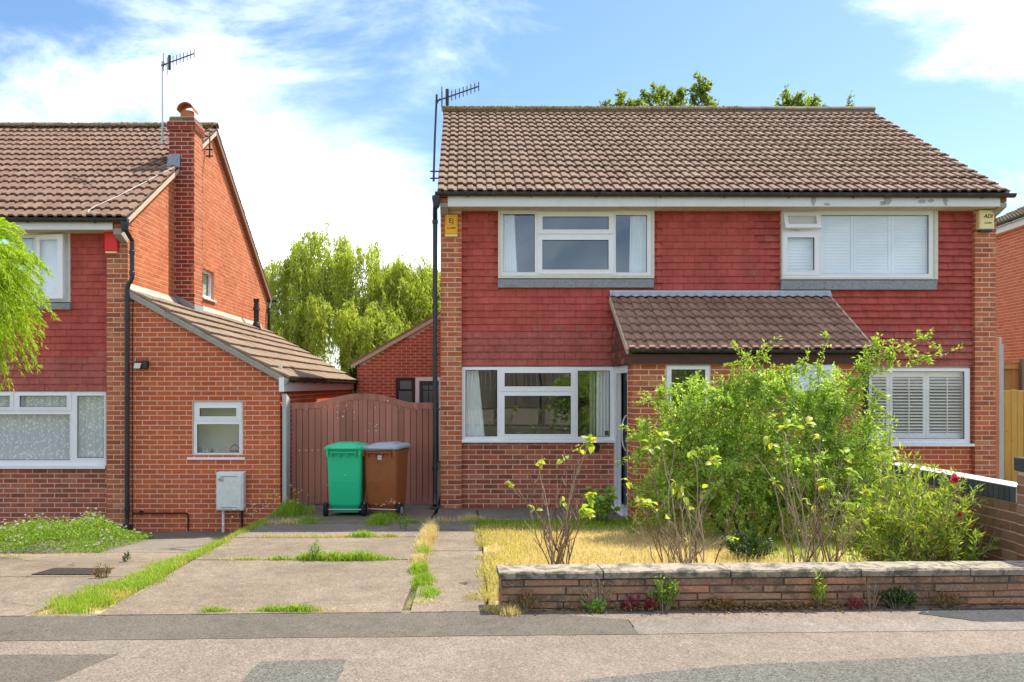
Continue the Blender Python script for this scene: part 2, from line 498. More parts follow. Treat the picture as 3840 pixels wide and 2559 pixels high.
M['tile'] = tilemat('roof_tile_brown', [(0.192, 0.121, 0.083), (0.243, 0.164, 0.116), (0.216, 0.132, 0.092), (0.222, 0.148, 0.105)], (0.283, 0.220, 0.160), lichen_amt=0.40)
M['tile_left'] = tilemat('roof_tile_left', [(0.183, 0.108, 0.075), (0.227, 0.145, 0.103), (0.200, 0.118, 0.083)], (0.270, 0.197, 0.147), lichen_amt=0.35)
M['tile_porch'] = tilemat('roof_tile_porch', [(0.285, 0.158, 0.107), (0.342, 0.198, 0.138), (0.314, 0.171, 0.119)], (0.399, 0.279, 0.198), lichen_amt=0.3)
M['tile_lean'] = tilemat('roof_tile_lean', [(0.232, 0.170, 0.116), (0.265, 0.198, 0.137), (0.215, 0.158, 0.108)], (0.298, 0.237, 0.166), lichen_amt=0.35)
M['ridge'] = tilemat('ridge_tile', [(0.20, 0.16, 0.12), (0.26, 0.21, 0.16)], (0.16, 0.15, 0.11), (0.34, 0.15, 0.03), 0.5, 0.75)
M['underlay'] = plain('roof_underlay', (0.03, 0.025, 0.022), 0.95)
M['upvc'] = plain('white_upvc', (0.82, 0.82, 0.82), 0.35, 0.03, 3.0, dirt=(0.55, 0.53, 0.48), dirt_amt=0.15)
M['trim'] = plain('cream_timber', (0.66, 0.62, 0.50), 0.6, 0.06, 4.0, dirt=(0.4, 0.36, 0.28), dirt_amt=0.4)
M['fascia'] = plain('white_fascia', (0.74, 0.75, 0.74), 0.6, 0.05, 3.0, dirt=(0.5, 0.49, 0.46), dirt_amt=0.25)
M['soffit'] = plain('soffit_paint', (0.60, 0.53, 0.36), 0.75, 0.08, 4.0, dirt=(0.3, 0.25, 0.17), dirt_amt=0.5)
M['peel'] = plain('bare_wood', (0.42, 0.40, 0.37), 0.9, 0.3, 20.0)
M['lead'] = plain('lead', (0.30, 0.31, 0.33), 0.55, 0.25, 9.0, metallic=0.3, dirt=(0.10, 0.10, 0.10), dirt_amt=0.7)
M['lead_new'] = plain('lead_bright', (0.42, 0.44, 0.47), 0.5, 0.15, 9.0, metallic=0.3)
M['cement'] = plain('cement', (0.42, 0.38, 0.31), 0.95, 0.2, 8.0, bump=0.4, dirt=(0.2, 0.19, 0.16), dirt_amt=0.5)
M['verge'] = plain('verge_board', (0.55, 0.43, 0.30), 0.85, 0.15, 9.0, dirt=(0.35, 0.28, 0.2), dirt_amt=0.5)
M['black'] = plain('black_pvc', (0.016, 0.018, 0.021), 0.42, 0.2, 6.0, spec=0.5, dirt=(0.07, 0.07, 0.065), dirt_amt=0.4)
M['gutter'] = plain('weathered_gutter', (0.035, 0.032, 0.028), 0.6, 0.3, 5.0, dirt=(0.10, 0.095, 0.07), dirt_amt=0.6)
M['glass'] = glassmat('window_glass')
M['glass_frost'] = glassmat('patterned_glass', (0.45, 0.43, 0.30), 0.05, 0.25, True)
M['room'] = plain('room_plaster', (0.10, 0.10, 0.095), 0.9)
M['room_green'] = plain('green_room_wall', (0.78, 0.80, 0.58), 0.9, 0.08, 2.0)
M['curtain'] = leafmat('curtain_cloth', [(0.84, 0.88, 0.89), (0.90, 0.92, 0.92)], 0.12, 0.1, 0.9)
M['curtain2'] = leafmat('curtain_lining', [(0.42, 0.46, 0.38), (0.5, 0.54, 0.44)], 0.3, 0.1, 0.9)
M['shutter'] = plain('shutter_white', (0.88, 0.89, 0.89), 0.45, 0.03)
M['door'] = plain('dark_door', (0.018, 0.020, 0.024), 0.35, 0.1, spec=0.5)
M['brown_board'] = plain('brown_board', (0.085, 0.036, 0.026), 0.7, 0.2, 7.0)
M['brown_frame'] = plain('brown_frame', (0.045, 0.016, 0.012), 0.5, 0.2)
M['galv'] = plain('aluminium', (0.5, 0.51, 0.53), 0.4, 0.1, metallic=0.8)
M['rod'] = plain('aerial_rods', (0.09, 0.095, 0.10), 0.5, 0.1, metallic=0.5)
M['terracotta'] = plain('terracotta', (0.46, 0.14, 0.045), 0.8, 0.2, 8.0, bump=0.3)
M['gate'] = woodmat('gate_wood', (0.36, 0.135, 0.088), (0.46, 0.19, 0.13), 'Z')
M['gate_gap_shade'] = plain('gate_shadow_gap', (0.02, 0.01, 0.009), 0.9)  # near-black colour paints the shade between the planks
M['white_dot'] = plain('white_paint_spots', (0.75, 0.7, 0.68), 0.7)
M['green_bin'] = plain('green_plastic', (0.015, 0.52, 0.24), 0.42, 0.05, 3.0, spec=0.4, dirt=(0.03, 0.42, 0.21), dirt_amt=0.4)
M['brown_bin'] = plain('brown_plastic', (0.30, 0.09, 0.024), 0.42, 0.12, 3.0, spec=0.4, dirt=(0.16, 0.05, 0.015), dirt_amt=0.5)
M['grey_lid'] = plain('grey_lid', (0.34, 0.36, 0.40), 0.5, 0.08, 4.0)
M['rubber'] = plain('rubber', (0.012, 0.012, 0.013), 0.8, 0.2)
M['yellow_box'] = plain('yellow_plastic', (0.85, 0.40, 0.012), 0.45, 0.04)
M['cream_box'] = plain('cream_plastic', (0.80, 0.68, 0.33), 0.5, 0.05)
M['red_box'] = plain('red_plastic', (0.78, 0.018, 0.016), 0.4, 0.04)
M['white_plastic'] = plain('white_plastic', (0.75, 0.74, 0.68), 0.4, 0.04)
M['ink'] = plain('black_ink', (0.015, 0.014, 0.012), 0.6)
M['gold_ink'] = plain('gold_numbers', (0.36, 0.26, 0.12), 0.5, metallic=0.2)
M['meter'] = plain('meter_box_grey', (0.74, 0.74, 0.70), 0.6, 0.05, 5.0, dirt=(0.4, 0.4, 0.37), dirt_amt=0.4)
M['concrete_post'] = plain('concrete_post', (0.46, 0.45, 0.42), 0.9, 0.12, 8.0, bump=0.3)
M['fence_new'] = woodmat('fence_new_wood', (0.56, 0.30, 0.055), (0.68, 0.40, 0.10), 'Z', spots=(0.25, 0.12, 0.03))
M['fence_old'] = woodmat('fence_orange_wood', (0.42, 0.20, 0.055), (0.52, 0.28, 0.09), 'Z')
M['fence_far'] = woodmat('fence_grey_wood', (0.17, 0.135, 0.10), (0.26, 0.21, 0.16), 'Z')
M['far_wall'] = plain('pale_gravel_board', (0.42, 0.37, 0.28), 0.9, 0.2)
M['stone'] = brickmat('wall_stone', [(0.272, 0.156, 0.085), (0.396, 0.207, 0.109), (0.321, 0.181, 0.102), (0.470, 0.207, 0.102), (0.297, 0.196, 0.126)], (0.111, 0.077, 0.050), 0.8, pale=(0.50, 0.47, 0.42), pale_amt=0.75)
M['stone_mortar'] = plain('stone_joint', (0.14, 0.115, 0.095), 0.95, 0.3, 20.0, bump=0.5)
def capmat():
    m, nt, out = newmat('coping_stone'); t = NT(nt); p = t.pos()
    n1 = t.noise(p, 7.0, 6.0, 0.7, 0.5); n2 = t.noise(p, 60.0, 4.0, 0.7); n3 = t.noise(p, 18.0, 5.0, 0.75, 0.8)
    col = t.mix(n2, (0.25, 0.205, 0.15), (0.38, 0.325, 0.25))
    col = t.mix(t.math('MULTIPLY', t.ramp(n1, [(0.47, 0.0), (0.60, 1.0)]), 0.85), col, (0.085, 0.078, 0.06))
    col = t.mix(t.math('MULTIPLY', t.ramp(n3, [(0.60, 0.0), (0.66, 1.0)]), 0.6), col, (0.52, 0.50, 0.44))
    col = t.mix(t.math('MULTIPLY', t.ramp(n3, [(0.38, 1.0), (0.44, 0.0)]), 0.75), col, (0.07, 0.07, 0.06))
    t.bsdf(out, col, 0.95, 0, 0.15, n2, 0.6, 0.008)
    return m
M['coping'] = capmat()
M['concrete'] = chipmat('drive_concrete', [(0.165, 0.128, 0.09), (0.205, 0.163, 0.118), (0.15, 0.116, 0.082), (0.24, 0.195, 0.145)], 75.0, 0.18, bump=0.4, patch=0.30, crackle=0.8, dots=(0.08, 0.065, 0.05), speck=0.30)
M['concrete_dark'] = chipmat('old_grey_concrete', [(0.165, 0.138, 0.112), (0.205, 0.175, 0.145), (0.145, 0.122, 0.10)], 80.0, 0.16, bump=0.4, patch=0.22, speck=0.28)
M['asphalt_dark'] = chipmat('dark_asphalt', [(0.085, 0.072, 0.056), (0.125, 0.108, 0.086), (0.105, 0.09, 0.071)], 110.0, 0.14, bump=0.5, patch=0.14, speck=0.30)
M['pavement'] = chipmat('pink_surface_dressing', [(0.12, 0.097, 0.076), (0.185, 0.15, 0.116), (0.215, 0.176, 0.137), (0.165, 0.133, 0.103), (0.25, 0.206, 0.162)], 100.0, 0.14, bump=0.55, patch=0.16, speck=0.26)
M['road'] = chipmat('grey_road', [(0.06, 0.056, 0.046), (0.12, 0.113, 0.094), (0.155, 0.147, 0.125), (0.09, 0.085, 0.07)], 100.0, 0.12, bump=0.6, patch=0.14, speck=0.34)
M['black_patch'] = chipmat('black_patch', [(0.035, 0.035, 0.036), (0.06, 0.06, 0.06)], 80.0, 0.15, bump=0.6)
M['soil'] = chipmat('dry_soil_and_thatch', [(0.38, 0.28, 0.12), (0.48, 0.36, 0.17), (0.42, 0.31, 0.13)], 70.0, 0.25, bump=0.8, patch=0.3)
M['ground'] = chipmat('far_ground', [(0.12, 0.13, 0.06), (0.17, 0.16, 0.08)], 3.0, 0.3, bump=0.2)
M['iron'] = plain('cast_iron', (0.07, 0.055, 0.045), 0.7, 0.3, 20.0, metallic=0.4)
M['bark'] = plain('bark', (0.12, 0.09, 0.065), 0.95, 0.35, 18.0, bump=0.8)
M['cane'] = plain('rose_cane', (0.17, 0.10, 0.06), 0.8, 0.35, 30.0)
M['cane_dry'] = plain('dry_cane', (0.33, 0.25, 0.17), 0.85, 0.3, 30.0)
M['twig'] = plain('green_twig', (0.16, 0.17, 0.06), 0.8, 0.3, 20.0)
M['leaf_willow'] = leafmat('willow_leaf', [(0.20, 0.26, 0.04), (0.39, 0.46, 0.06), (0.53, 0.59, 0.10), (0.66, 0.68, 0.22)], 0.58)
M['leaf_tree'] = leafmat('birch_leaf', [(0.12, 0.16, 0.035), (0.23, 0.29, 0.06), (0.36, 0.42, 0.10)], 0.55)
M['leaf_conifer'] = leafmat('golden_conifer_leaf', [(0.24, 0.36, 0.02), (0.42, 0.56, 0.035), (0.54, 0.66, 0.07)], 0.5, 0.15)
M['leaf_bush'] = leafmat('bush_leaf', [(0.14, 0.24, 0.035), (0.31, 0.46, 0.07), (0.48, 0.62, 0.11), (0.66, 0.74, 0.29)], 0.58, 0.6, 0.32)
M['leaf_shoot'] = leafmat('bush_shoot_leaf', [(0.27, 0.42, 0.05), (0.42, 0.56, 0.07), (0.54, 0.62, 0.13)], 0.5, 0.4, 0.4)
M['leaf_rose'] = leafmat('rose_leaf', [(0.19, 0.36, 0.05), (0.40, 0.50, 0.06), (0.56, 0.52, 0.07)], 0.42, 0.4, 0.45)
M['leaf_lance'] = leafmat('lance_leaf', [(0.11, 0.21, 0.03), (0.25, 0.38, 0.045), (0.44, 0.50, 0.06), (0.56, 0.54, 0.13)], 0.45, 0.5, 0.4)
M['leaf_green'] = leafmat('broad_green_leaf', [(0.11, 0.25, 0.03), (0.24, 0.44, 0.04), (0.35, 0.54, 0.05)], 0.4, 0.5, 0.35)
M['leaf_cover'] = leafmat('ground_cover_leaf', [(0.11, 0.22, 0.025), (0.24, 0.38, 0.04), (0.38, 0.47, 0.08)], 0.4, 0.3)
M['leaf_brown'] = leafmat('dead_leaf', [(0.13, 0.07, 0.03), (0.28, 0.15, 0.05), (0.36, 0.24, 0.10)], 0.2, 0.1)
M['leaf_red'] = leafmat('red_leaf', [(0.20, 0.03, 0.04), (0.34, 0.06, 0.07)], 0.3, 0.2)
M['leaf_dark'] = leafmat('dark_ivy_leaf', [(0.02, 0.05, 0.012), (0.05, 0.10, 0.02)], 0.3, 0.4)
M['grass_green'] = leafmat('green_grass', [(0.13, 0.25, 0.018), (0.24, 0.38, 0.03), (0.34, 0.46, 0.05), (0.46, 0.48, 0.12)], 0.45, 0.2)
M['grass_dry'] = leafmat('dry_grass', [(0.52, 0.40, 0.17), (0.66, 0.52, 0.25), (0.72, 0.60, 0.35)], 0.35, 0.15)
M['grass_mid'] = leafmat('yellowing_grass', [(0.33, 0.34, 0.07), (0.52, 0.44, 0.14), (0.66, 0.53, 0.22)], 0.4, 0.15)
M['petal_pink'] = leafmat('pink_petal', [(0.62, 0.05, 0.13), (0.75, 0.10, 0.20)], 0.3, 0.1)
M['petal_pale'] = leafmat('pale_pink_petal', [(0.66, 0.50, 0.58), (0.75, 0.66, 0.70)], 0.3, 0.1)
M['petal_yellow'] = leafmat('yellow_petal', [(0.75, 0.60, 0.03), (0.8, 0.7, 0.1)], 0.3, 0.1)
M['petal_white'] = leafmat('white_petal', [(0.68, 0.68, 0.62), (0.8, 0.8, 0.75)], 0.3, 0.1)

# ------------------------------------------------------------------ ground shape
def gz(x, y):  # noqa
    """height of the ground: the right-hand plots fall a little from the street to the house, the left-hand drive falls more"""
    t = min(1.0, max(0.0, -y / 6.4))
    r = 0.16 * t
    l = -0.37 + 0.53 * t
    s = min(1.0, max(0.0, (x + 3.25) / 0.6))
    s = s * s * (3 - 2 * s)
    if y > 0: s = 1.0 if x > -2.8 else 0.0
    return l + (r - l) * s

def axis(vals):
    out = []
    for a, b, n in vals: out += list(np.linspace(a, b, n, endpoint=False))
    return out + [vals[-1][1]]
gx = axis([(-900, -60, 4), (-60, -12, 6), (-12, -4, 20), (-4, -2, 30), (-2, 12, 20), (12, 60, 6), (60, 900, 4)])
gy = axis([(-900, -60, 4), (-60, -10, 10), (-10, -6.4, 6), (-6.4, 0, 24), (0, 0.02, 1), (0.02, 30, 12), (30, 1500, 6)])
V = [(x, y, gz(x, y) - 0.05) for y in gy for x in gx]
nx = len(gx)
F = [(j*nx + i, j*nx + i + 1, (j+1)*nx + i + 1, (j+1)*nx + i) for j in range(len(gy) - 1) for i in range(nx - 1)]
o = np_obj('ground', V, F, M['ground']); o['kind'] = 'structure'

def sheet(name, poly, m, lift, thick=0.03, parent=None, kind='structure', fine=False, level=False):
    """flat or gently sloping slab: polygon in plan laid on the ground"""
    mb = MB()
    if fine:
        q = []
        for (a, b) in zip(poly, poly[1:] + poly[:1]):
            L = math.hypot(b[0] - a[0], b[1] - a[1]); k = max(1, int(L / 0.06)) if L < 30 else max(1, int(L / 0.12))
            for i in range(k):
                t_ = i / k; q.append((a[0] + (b[0]-a[0])*t_ + RND.uniform(-1, 1) * 0.006, a[1] + (b[1]-a[1])*t_ + RND.uniform(-1, 1) * fine))
        poly = q
    n = len(poly)
    hz_ = (lambda x, y: 0.16) if level else gz          # the street itself is level
    top = [(x, y, hz_(x, y) + lift) for x, y in poly]
    bot = [(x, y, hz_(x, y) + lift - thick) for x, y in poly]
    fs = [tuple(range(n))] + [(i, i + n, (i+1) % n + n, (i+1) % n) for i in range(n)]
    mb.add(top + bot, fs)
    o = mb.build(name, m, parent)
    if kind: o['kind'] = kind
    return o

TILT = math.tan(math.radians(2.1))      # the street runs at a slight angle to the house fronts
def sy(y0, x): return y0 + TILT * x     # a line along the street through (0, y0)

# pavement, strips, patches
sheet('pavement', [(-30, sy(-6.43, -30)), (-30, -11.5), (40, -11.5), (40, sy(-6.43, 40))][::-1], M['pavement'], 0.004, 0.03, level=True)
sheet('tarmac_strip', [(-30, sy(-7.12, -30)), (1.2, sy(-7.11, 1.2)), (1.2, sy(-6.75, 1.2)), (0.33, sy(-6.47, 0.33)), (-0.12, sy(-6.50, -0.12)), (-30, sy(-6.50, -30))], M['asphalt_dark'], 0.0068, 0.02, fine=0.008, level=True)
sheet('grey_strip', [(1.2, sy(-7.11, 1.2)), (40, sy(-7.11, 40)), (40, sy(-6.88, 40)), (1.9, sy(-6.88, 1.9)), (1.2, sy(-6.75, 1.2))], M['concrete_dark'], 0.0068, 0.02, fine=0.006, level=True)
sheet('street_patch', [(-9, -8.6), (-2.55, -8.6), (-2.20, -7.50), (-9, -7.62)], M['asphalt_dark'], 0.0064, 0.02, fine=0.008, level=True)
sheet('street_patch', [(-1.35, -8.6), (-0.72, -8.6), (-0.73, -7.60), (-1.25, -7.64)], M['road'], 0.0064, 0.02, fine=0.008, level=True)
sheet('road', [(-1.2, -8.9), (0.2, -8.25), (0.66, -7.98), (1.6, -7.72), (3.56, -7.47), (8, -7.0), (40, -6.3), (40, -20), (-40, -20), (-40, -9.4)][::-1], M['road'], 0.0060, 0.02, fine=0.012, level=True)
sheet('street_patch', [(3.75, sy(-6.90, 3.75)), (5.2, sy(-6.95, 5.2)), (5.2, sy(-6.50, 5.2)), (3.5, sy(-6.56, 3.5)), (3.4, sy(-6.66, 3.4))], M['black_patch'], 0.0080, 0.02, fine=0.010, level=True)  # flat near-black sheet at the foot of the low wall

# driveway of the right-hand house: cast slabs with grass in the joints
drive = bpy.data.objects.new('driveway', None); put(drive, None, (-1.5, -3.0, 0.05)); drive['kind'] = 'structure'
J = 0.03
def slab(poly, m): sheet('slab', [(x, sy(-6.49, x)) if y < -6.3 else (x, y) for x, y in poly], m, 0.0095, 0.08, drive, None)
ylines = [(-6.50, -4.34), (-4.30, -2.84), (-2.80, -1.62), (-1.58, -0.02)]
for k, (a, b) in enumerate(ylines):
    m = M['concrete'] if k < 2 else M['concrete_dark'] if k == 2 else M['concrete']
    xl = -2.72
    slab([(xl, a), (-0.47, a), (-0.42, b), (xl, b)], m)
slab([(-2.72, 0.02), (-0.40, 0.02), (-0.40, 7.8), (-2.72, 7.8)], M['concrete_dark'])
for a, b in ((-6.47, -3.82), (-3.79, -2.22), (-2.19, 0.08)):
    slab([(-0.40, a), (0.16, a), (0.20, b), (-0.37, b)], M['concrete'] if b < -2 else M['concrete_dark'])
slab([(0.22, -1.30), (2.28, -1.30), (2.28, 0.08), (0.22, 0.08)], M['concrete_dark'])

# drive of the left-hand house, lower
ldrive = bpy.data.objects.new('lower_driveway', None); put(ldrive, None, (-5.0, -3.0, -0.1)); ldrive['kind'] = 'structure'
for a, b, m in ((-6.52, -4.72, 'concrete'), (-4.69, -2.62, 'concrete'), (-2.59, 0.1, 'concrete_dark')):
    sheet('slab', [(-12, sy(-6.49, -12) if a < -6.3 else a), (-3.26, sy(-6.49, -3.26) if a < -6.3 else a), (-3.26, b), (-12, b)], M[m], 0.0095, 0.08, ldrive, None)

lawn = [(0.20, -6.2), (4.7, -6.1), (4.9, -1.3), (2.3, -1.32), (0.24, -1.32)]
sheet('lawn_soil', lawn, M['soil'], -0.012)
sheet('verge_soil', [(-3.26, -6.52), (-2.72, -6.50), (-2.72, 0.02), (-3.0, 0.05), (-3.26, 0.05)], M['soil'], -0.022, 0.02)
sheet('bed_soil', [(4.9, -6.1), (8.4, -6.0), (8.4, 0.08), (5.5, 0.08), (4.9, -1.3)], M['concrete_dark'], -0.014)

# ------------------------------------------------------------------ laid pieces: bricks, tiles
def unit_piece(cx=0.008, cz=0.025, dep=0.05, cy=0.002):
    """front face at y=0 with a chamfer, body into +y; unit wide and high"""
    a, b = 0.5, 0.5
    v = [(-a+cx, 0, -b+cz), (a-cx, 0, -b+cz), (a-cx, 0, b-cz), (-a+cx, 0, b-cz),
         (-a, cy, -b), (a, cy, -b), (a, cy, b), (-a, cy, b),
         (-a, dep, -b), (a, dep, -b), (a, dep, b), (-a, dep, b)]
    f = [(0,1,2,3), (4,5,1,0), (5,6,2,1), (6,7,3,2), (7,4,0,3), (8,9,5,4), (9,10,6,5), (10,11,7,6), (11,8,4,7)]
    return np.array(v, float), f

UB_V, UB_F = unit_piece()
def shared_mesh(name, V, F, m):
    me = bpy.data.meshes.new(name); me.from_pydata(np.asarray(V).tolist(), [], F); me.materials.append(m); me.update()
    return me
_MESH = {}
def frame_matrix(c, U, Nn, w, h):
    U = Vector(U); B = -Vector(Nn); Zv = U.cross(B)
    m = Matrix(((U.x*w, B.x, Zv.x*h, c[0]), (U.y*w, B.y, Zv.y*h, c[1]), (U.z*w, B.z, Zv.z*h, c[2]), (0, 0, 0, 1)))
    return m

def view_size(c, Nn, w, h):
    v = Vector((0, -CAMD, CAMH)) - Vector(c)
    d = v.length
    px = CX + FOC * c[0] / (c[1] + CAMD); py = CY - FOC * (c[2] - CAMH) / (c[1] + CAMD)
    inside = 0 <= px <= 3840 and 0 <= py <= 2559
    return (w * h * max(0.0, v.normalized().dot(Vector(Nn))) / (d*d)) * (1.0 if inside else 0.001)

def lay(parent, name, pieces, limit=300, UV=UB_V, UF=UB_F, scaled=True, rest_parent=None):
    """pieces: (matrix, material, importance). The largest become objects, the rest one joined part"""
    order = sorted(range(len(pieces)), key=lambda i: -pieces[i][2])
    single, rest = order[:limit], order[limit:]
    base = WL[parent.name]
    for i in single:
        mtx, m, _ = pieces[i]
        key = (name, m.name, id(UV))
        if key not in _MESH: _MESH[key] = shared_mesh(name, UV, UF, m)
        o = bpy.data.objects.new(name, _MESH[key])
        COL.objects.link(o); o.parent = parent
        mm = mtx.copy(); mm.translation = mtx.translation - base
        o.matrix_basis = mm
    bym = {}
    for i in rest: bym.setdefault(pieces[i][1].name, []).append(i)
    for mn, idx in bym.items():
        A = np.array([[list(r) for r in pieces[i][0]] for i in idx])          # n,4,4
        P = np.concatenate([UV, np.ones((len(UV), 1))], 1)                    # k,4
        W = np.einsum('nij,kj->nki', A, P)[:, :, :3]
        n, k = W.shape[:2]
        quads = np.array(UF)
        Fq = (quads[None] + (np.arange(n) * k)[:, None, None]).reshape(-1, quads.shape[1])
        np_obj(name + '_courses', W.reshape(-1, 3), Fq, bpy.data.materials[mn], rest_parent or parent, kind='stuff')

def bricks(O, U, Nn, width, z0, z1, m, holes=(), clip=None, course=0.075, joint=0.0135, L=0.225, start=0, zb=None, vj=None):
    """stretcher bond. O: point at u=0 on the face plane. holes in u,z. clip(u,z)->bool keep"""
    out = []
    O = Vector(O); U = Vector(U); Nn = Vector(Nn)
    zb = z0 if zb is None else zb
    k0 = int(math.floor((z0 - zb) / course + 1e-6))
    k = k0
    while zb + k * course < z1 - 0.02:
        za = max(z0, zb + k * course); ze = min(z1, zb + (k + 1) * course - joint)
        if ze - za < 0.02: k += 1; continue
        off = 0.0 if (k + start) % 2 == 0 else -L / 2
        u = off
        while u < width - 0.01:
            a, b = max(0.0, u), min(width, u + L - (vj or joint))
            u += L
            if b - a < 0.025: continue
            segs = [(a, b)]
            zc = (za + ze) / 2
            for h in holes:
                if h[2] < zc < h[3]:
                    ns = []
                    for (p, q) in segs:
                        if q <= h[0] or p >= h[1]: ns.append((p, q))
                        else:
                            if h[0] - p > 0.025: ns.append((p, h[0] - 0.003))
                            if q - h[1] > 0.025: ns.append((h[1] + 0.003, q))
                    segs = ns
            for (p, q) in segs:
                if clip is not None:
                    if not clip((p + q) / 2, zc):
                        continue
                uc, w = (p + q) / 2, q - p
                c = O + U * uc + Nn * RND.uniform(-0.0015, 0.0015)
                c = Vector((c.x, c.y, O.z + zc))
                mm = m(uc, zc) if callable(m) else m
                out.append((frame_matrix(c, U, Nn, w, ze - za), mm, view_size(c, Nn, w, ze - za)))
        k += 1
    return out

# roof tile with two rolls
def tile_mesh(w, length, thick=0.020, rise=0.024, lift=0.040):
    half = w / 2
    prof = [(0.0, 0.0), (0.05, 0.80), (0.14, 0.98), (0.50, 1.0), (0.60, 0.86), (0.67, 0.14), (0.80, 0.0), (1.0, 0.0)]
    pts = []
    for h in (0, 1):
        for (a, b) in prof[:-1] if h == 0 else prof:
            pts.append(((h + a) * half - w / 2, b * rise))
    n = len(pts); v = []
    for (x, z) in pts: v.append((x, 0.0, z + lift + thick * 0.2))
    for (x, z) in pts: v.append((x, length, z))
    for (x, z) in pts: v.append((x, 0.0, z * 0.92 + lift - thick))
    f = [(i, i + 1, n + i + 1, n + i) for i in range(n - 1)]
    f += [(2*n + i, 2*n + i + 1, i + 1, i) for i in range(n - 1)]
    f += [(2*n, 0, n, n), ] if False else []
    # side edges
    v2 = [(pts[0][0], length, -0.01), (pts[-1][0], length, -0.01)]
    b = len(v); v += v2
    f += [(0, n, b, 2*n), (n - 1, 3*n - 1, b + 1, 2*n - 1)]
    return np.array(v, float), f

def roof_tiles(O, U, Vv, ncol, nrow, w, g, m, keep=None, jitter=0.006):
    """O: lower left corner of the eave; U along the eave, Vv up the slope"""
    O = Vector(O); U = Vector(U).normalized(); Vv = Vector(Vv).normalized(); Nn = U.cross(Vv)
    out = []
    for r in range(nrow):
        for c in range(ncol):
            p = O + U * ((c + 0.5) * w + RND.uniform(-jitter, jitter) * 0.5) + Vv * (r * g + RND.uniform(-jitter, jitter)) + Nn * RND.uniform(0, 0.003)
            if keep and not keep(p + Vv * g * 0.5): continue
            mm = m(r, c) if callable(m) else m
            mtx = Matrix(((U.x, Vv.x, Nn.x, p.x), (U.y, Vv.y, Nn.y, p.y), (U.z, Vv.z, Nn.z, p.z), (0, 0, 0, 1))) @ Euler((RND.gauss(0, 0.006), RND.gauss(0, 0.006), RND.gauss(0, 0.006))).to_matrix().to_4x4()
            q = p + Vv * g * 0.5
            out.append((mtx, mm, view_size(q, Nn, w, g)))
    return out

def hung(O, U, Nn, width, z0, z1, mfun, holes=(), keep=None, g=0.105, w=0.165):
    """plain clay tiles hung on a wall"""
    out = []; O = Vector(O); U = Vector(U); Nn = Vector(Nn)
    B = -Nn
    row = 0; z = z0
    while z < z1 - 0.02:
        off = -w / 2 if row % 2 else 0.0
        u = off
        zt = min(z + g, z1)
        while u < width - 0.01:
            a, b = max(0.0, u) , min(width, u + w - 0.0008); u += w
            if b - a < 0.02: continue
            zc = (z + zt) / 2
            segs = [(a, b)]
            for h in holes:
                if h[2] < zc < h[3]:
                    ns = []
                    for (p, q) in segs:
                        if q <= h[0] or p >= h[1]: ns.append((p, q))
                        else:
                            if h[0] - p > 0.02: ns.append((p, h[0]))
                            if q - h[1] > 0.02: ns.append((h[1], q))
                    segs = ns
            for (p, q) in segs:
                uc, ww = (p + q) / 2, q - p
                if keep and not keep(uc, zc): continue
                hh = (zt - z) + 0.03
                c = O + U * uc + Nn * RND.uniform(-0.002, 0.002)
                c = Vector((c.x, c.y, O.z + z + RND.uniform(-0.0025, 0.0025)))
                # piece local: y 0 front, unit w, unit h from the bottom edge, leaning in towards the top
                lean = 0.048 + RND.uniform(-0.002, 0.003)
                Zv = U.cross(B)
                up = (Zv * hh + B * lean)
                mtx = Matrix(((U.x*ww, B.x, up.x, c.x), (U.y*ww, B.y, up.y, c.y), (U.z*ww, B.z, up.z, c.z), (0, 0, 0, 1)))
                cc = c + Zv * hh / 2
                out.append((mtx, mfun(row, uc), view_size(cc, Nn, ww, hh)))
        row += 1; z += g
    return out
UH_V = np.array([(-.5+.01, 0, 0.02), (.5-.01, 0, 0.02), (.5-.004, 0, 1), (-.5+.004, 0, 1), (-.5, .004, 0), (.5, .004, 0), (.5, .016, 0), (-.5, .016, 0), (.5, .016, 1), (-.5, .016, 1)], float)
UH_F = [(0,1,2,3), (4,5,1,0), (7,6,5,4), (1,5,6,8), (1,8,2,2)]
UH_F = [(0,1,2,3), (4,5,1,0), (7,6,5,4), (5,6,8,2), (7,4,3,9)]

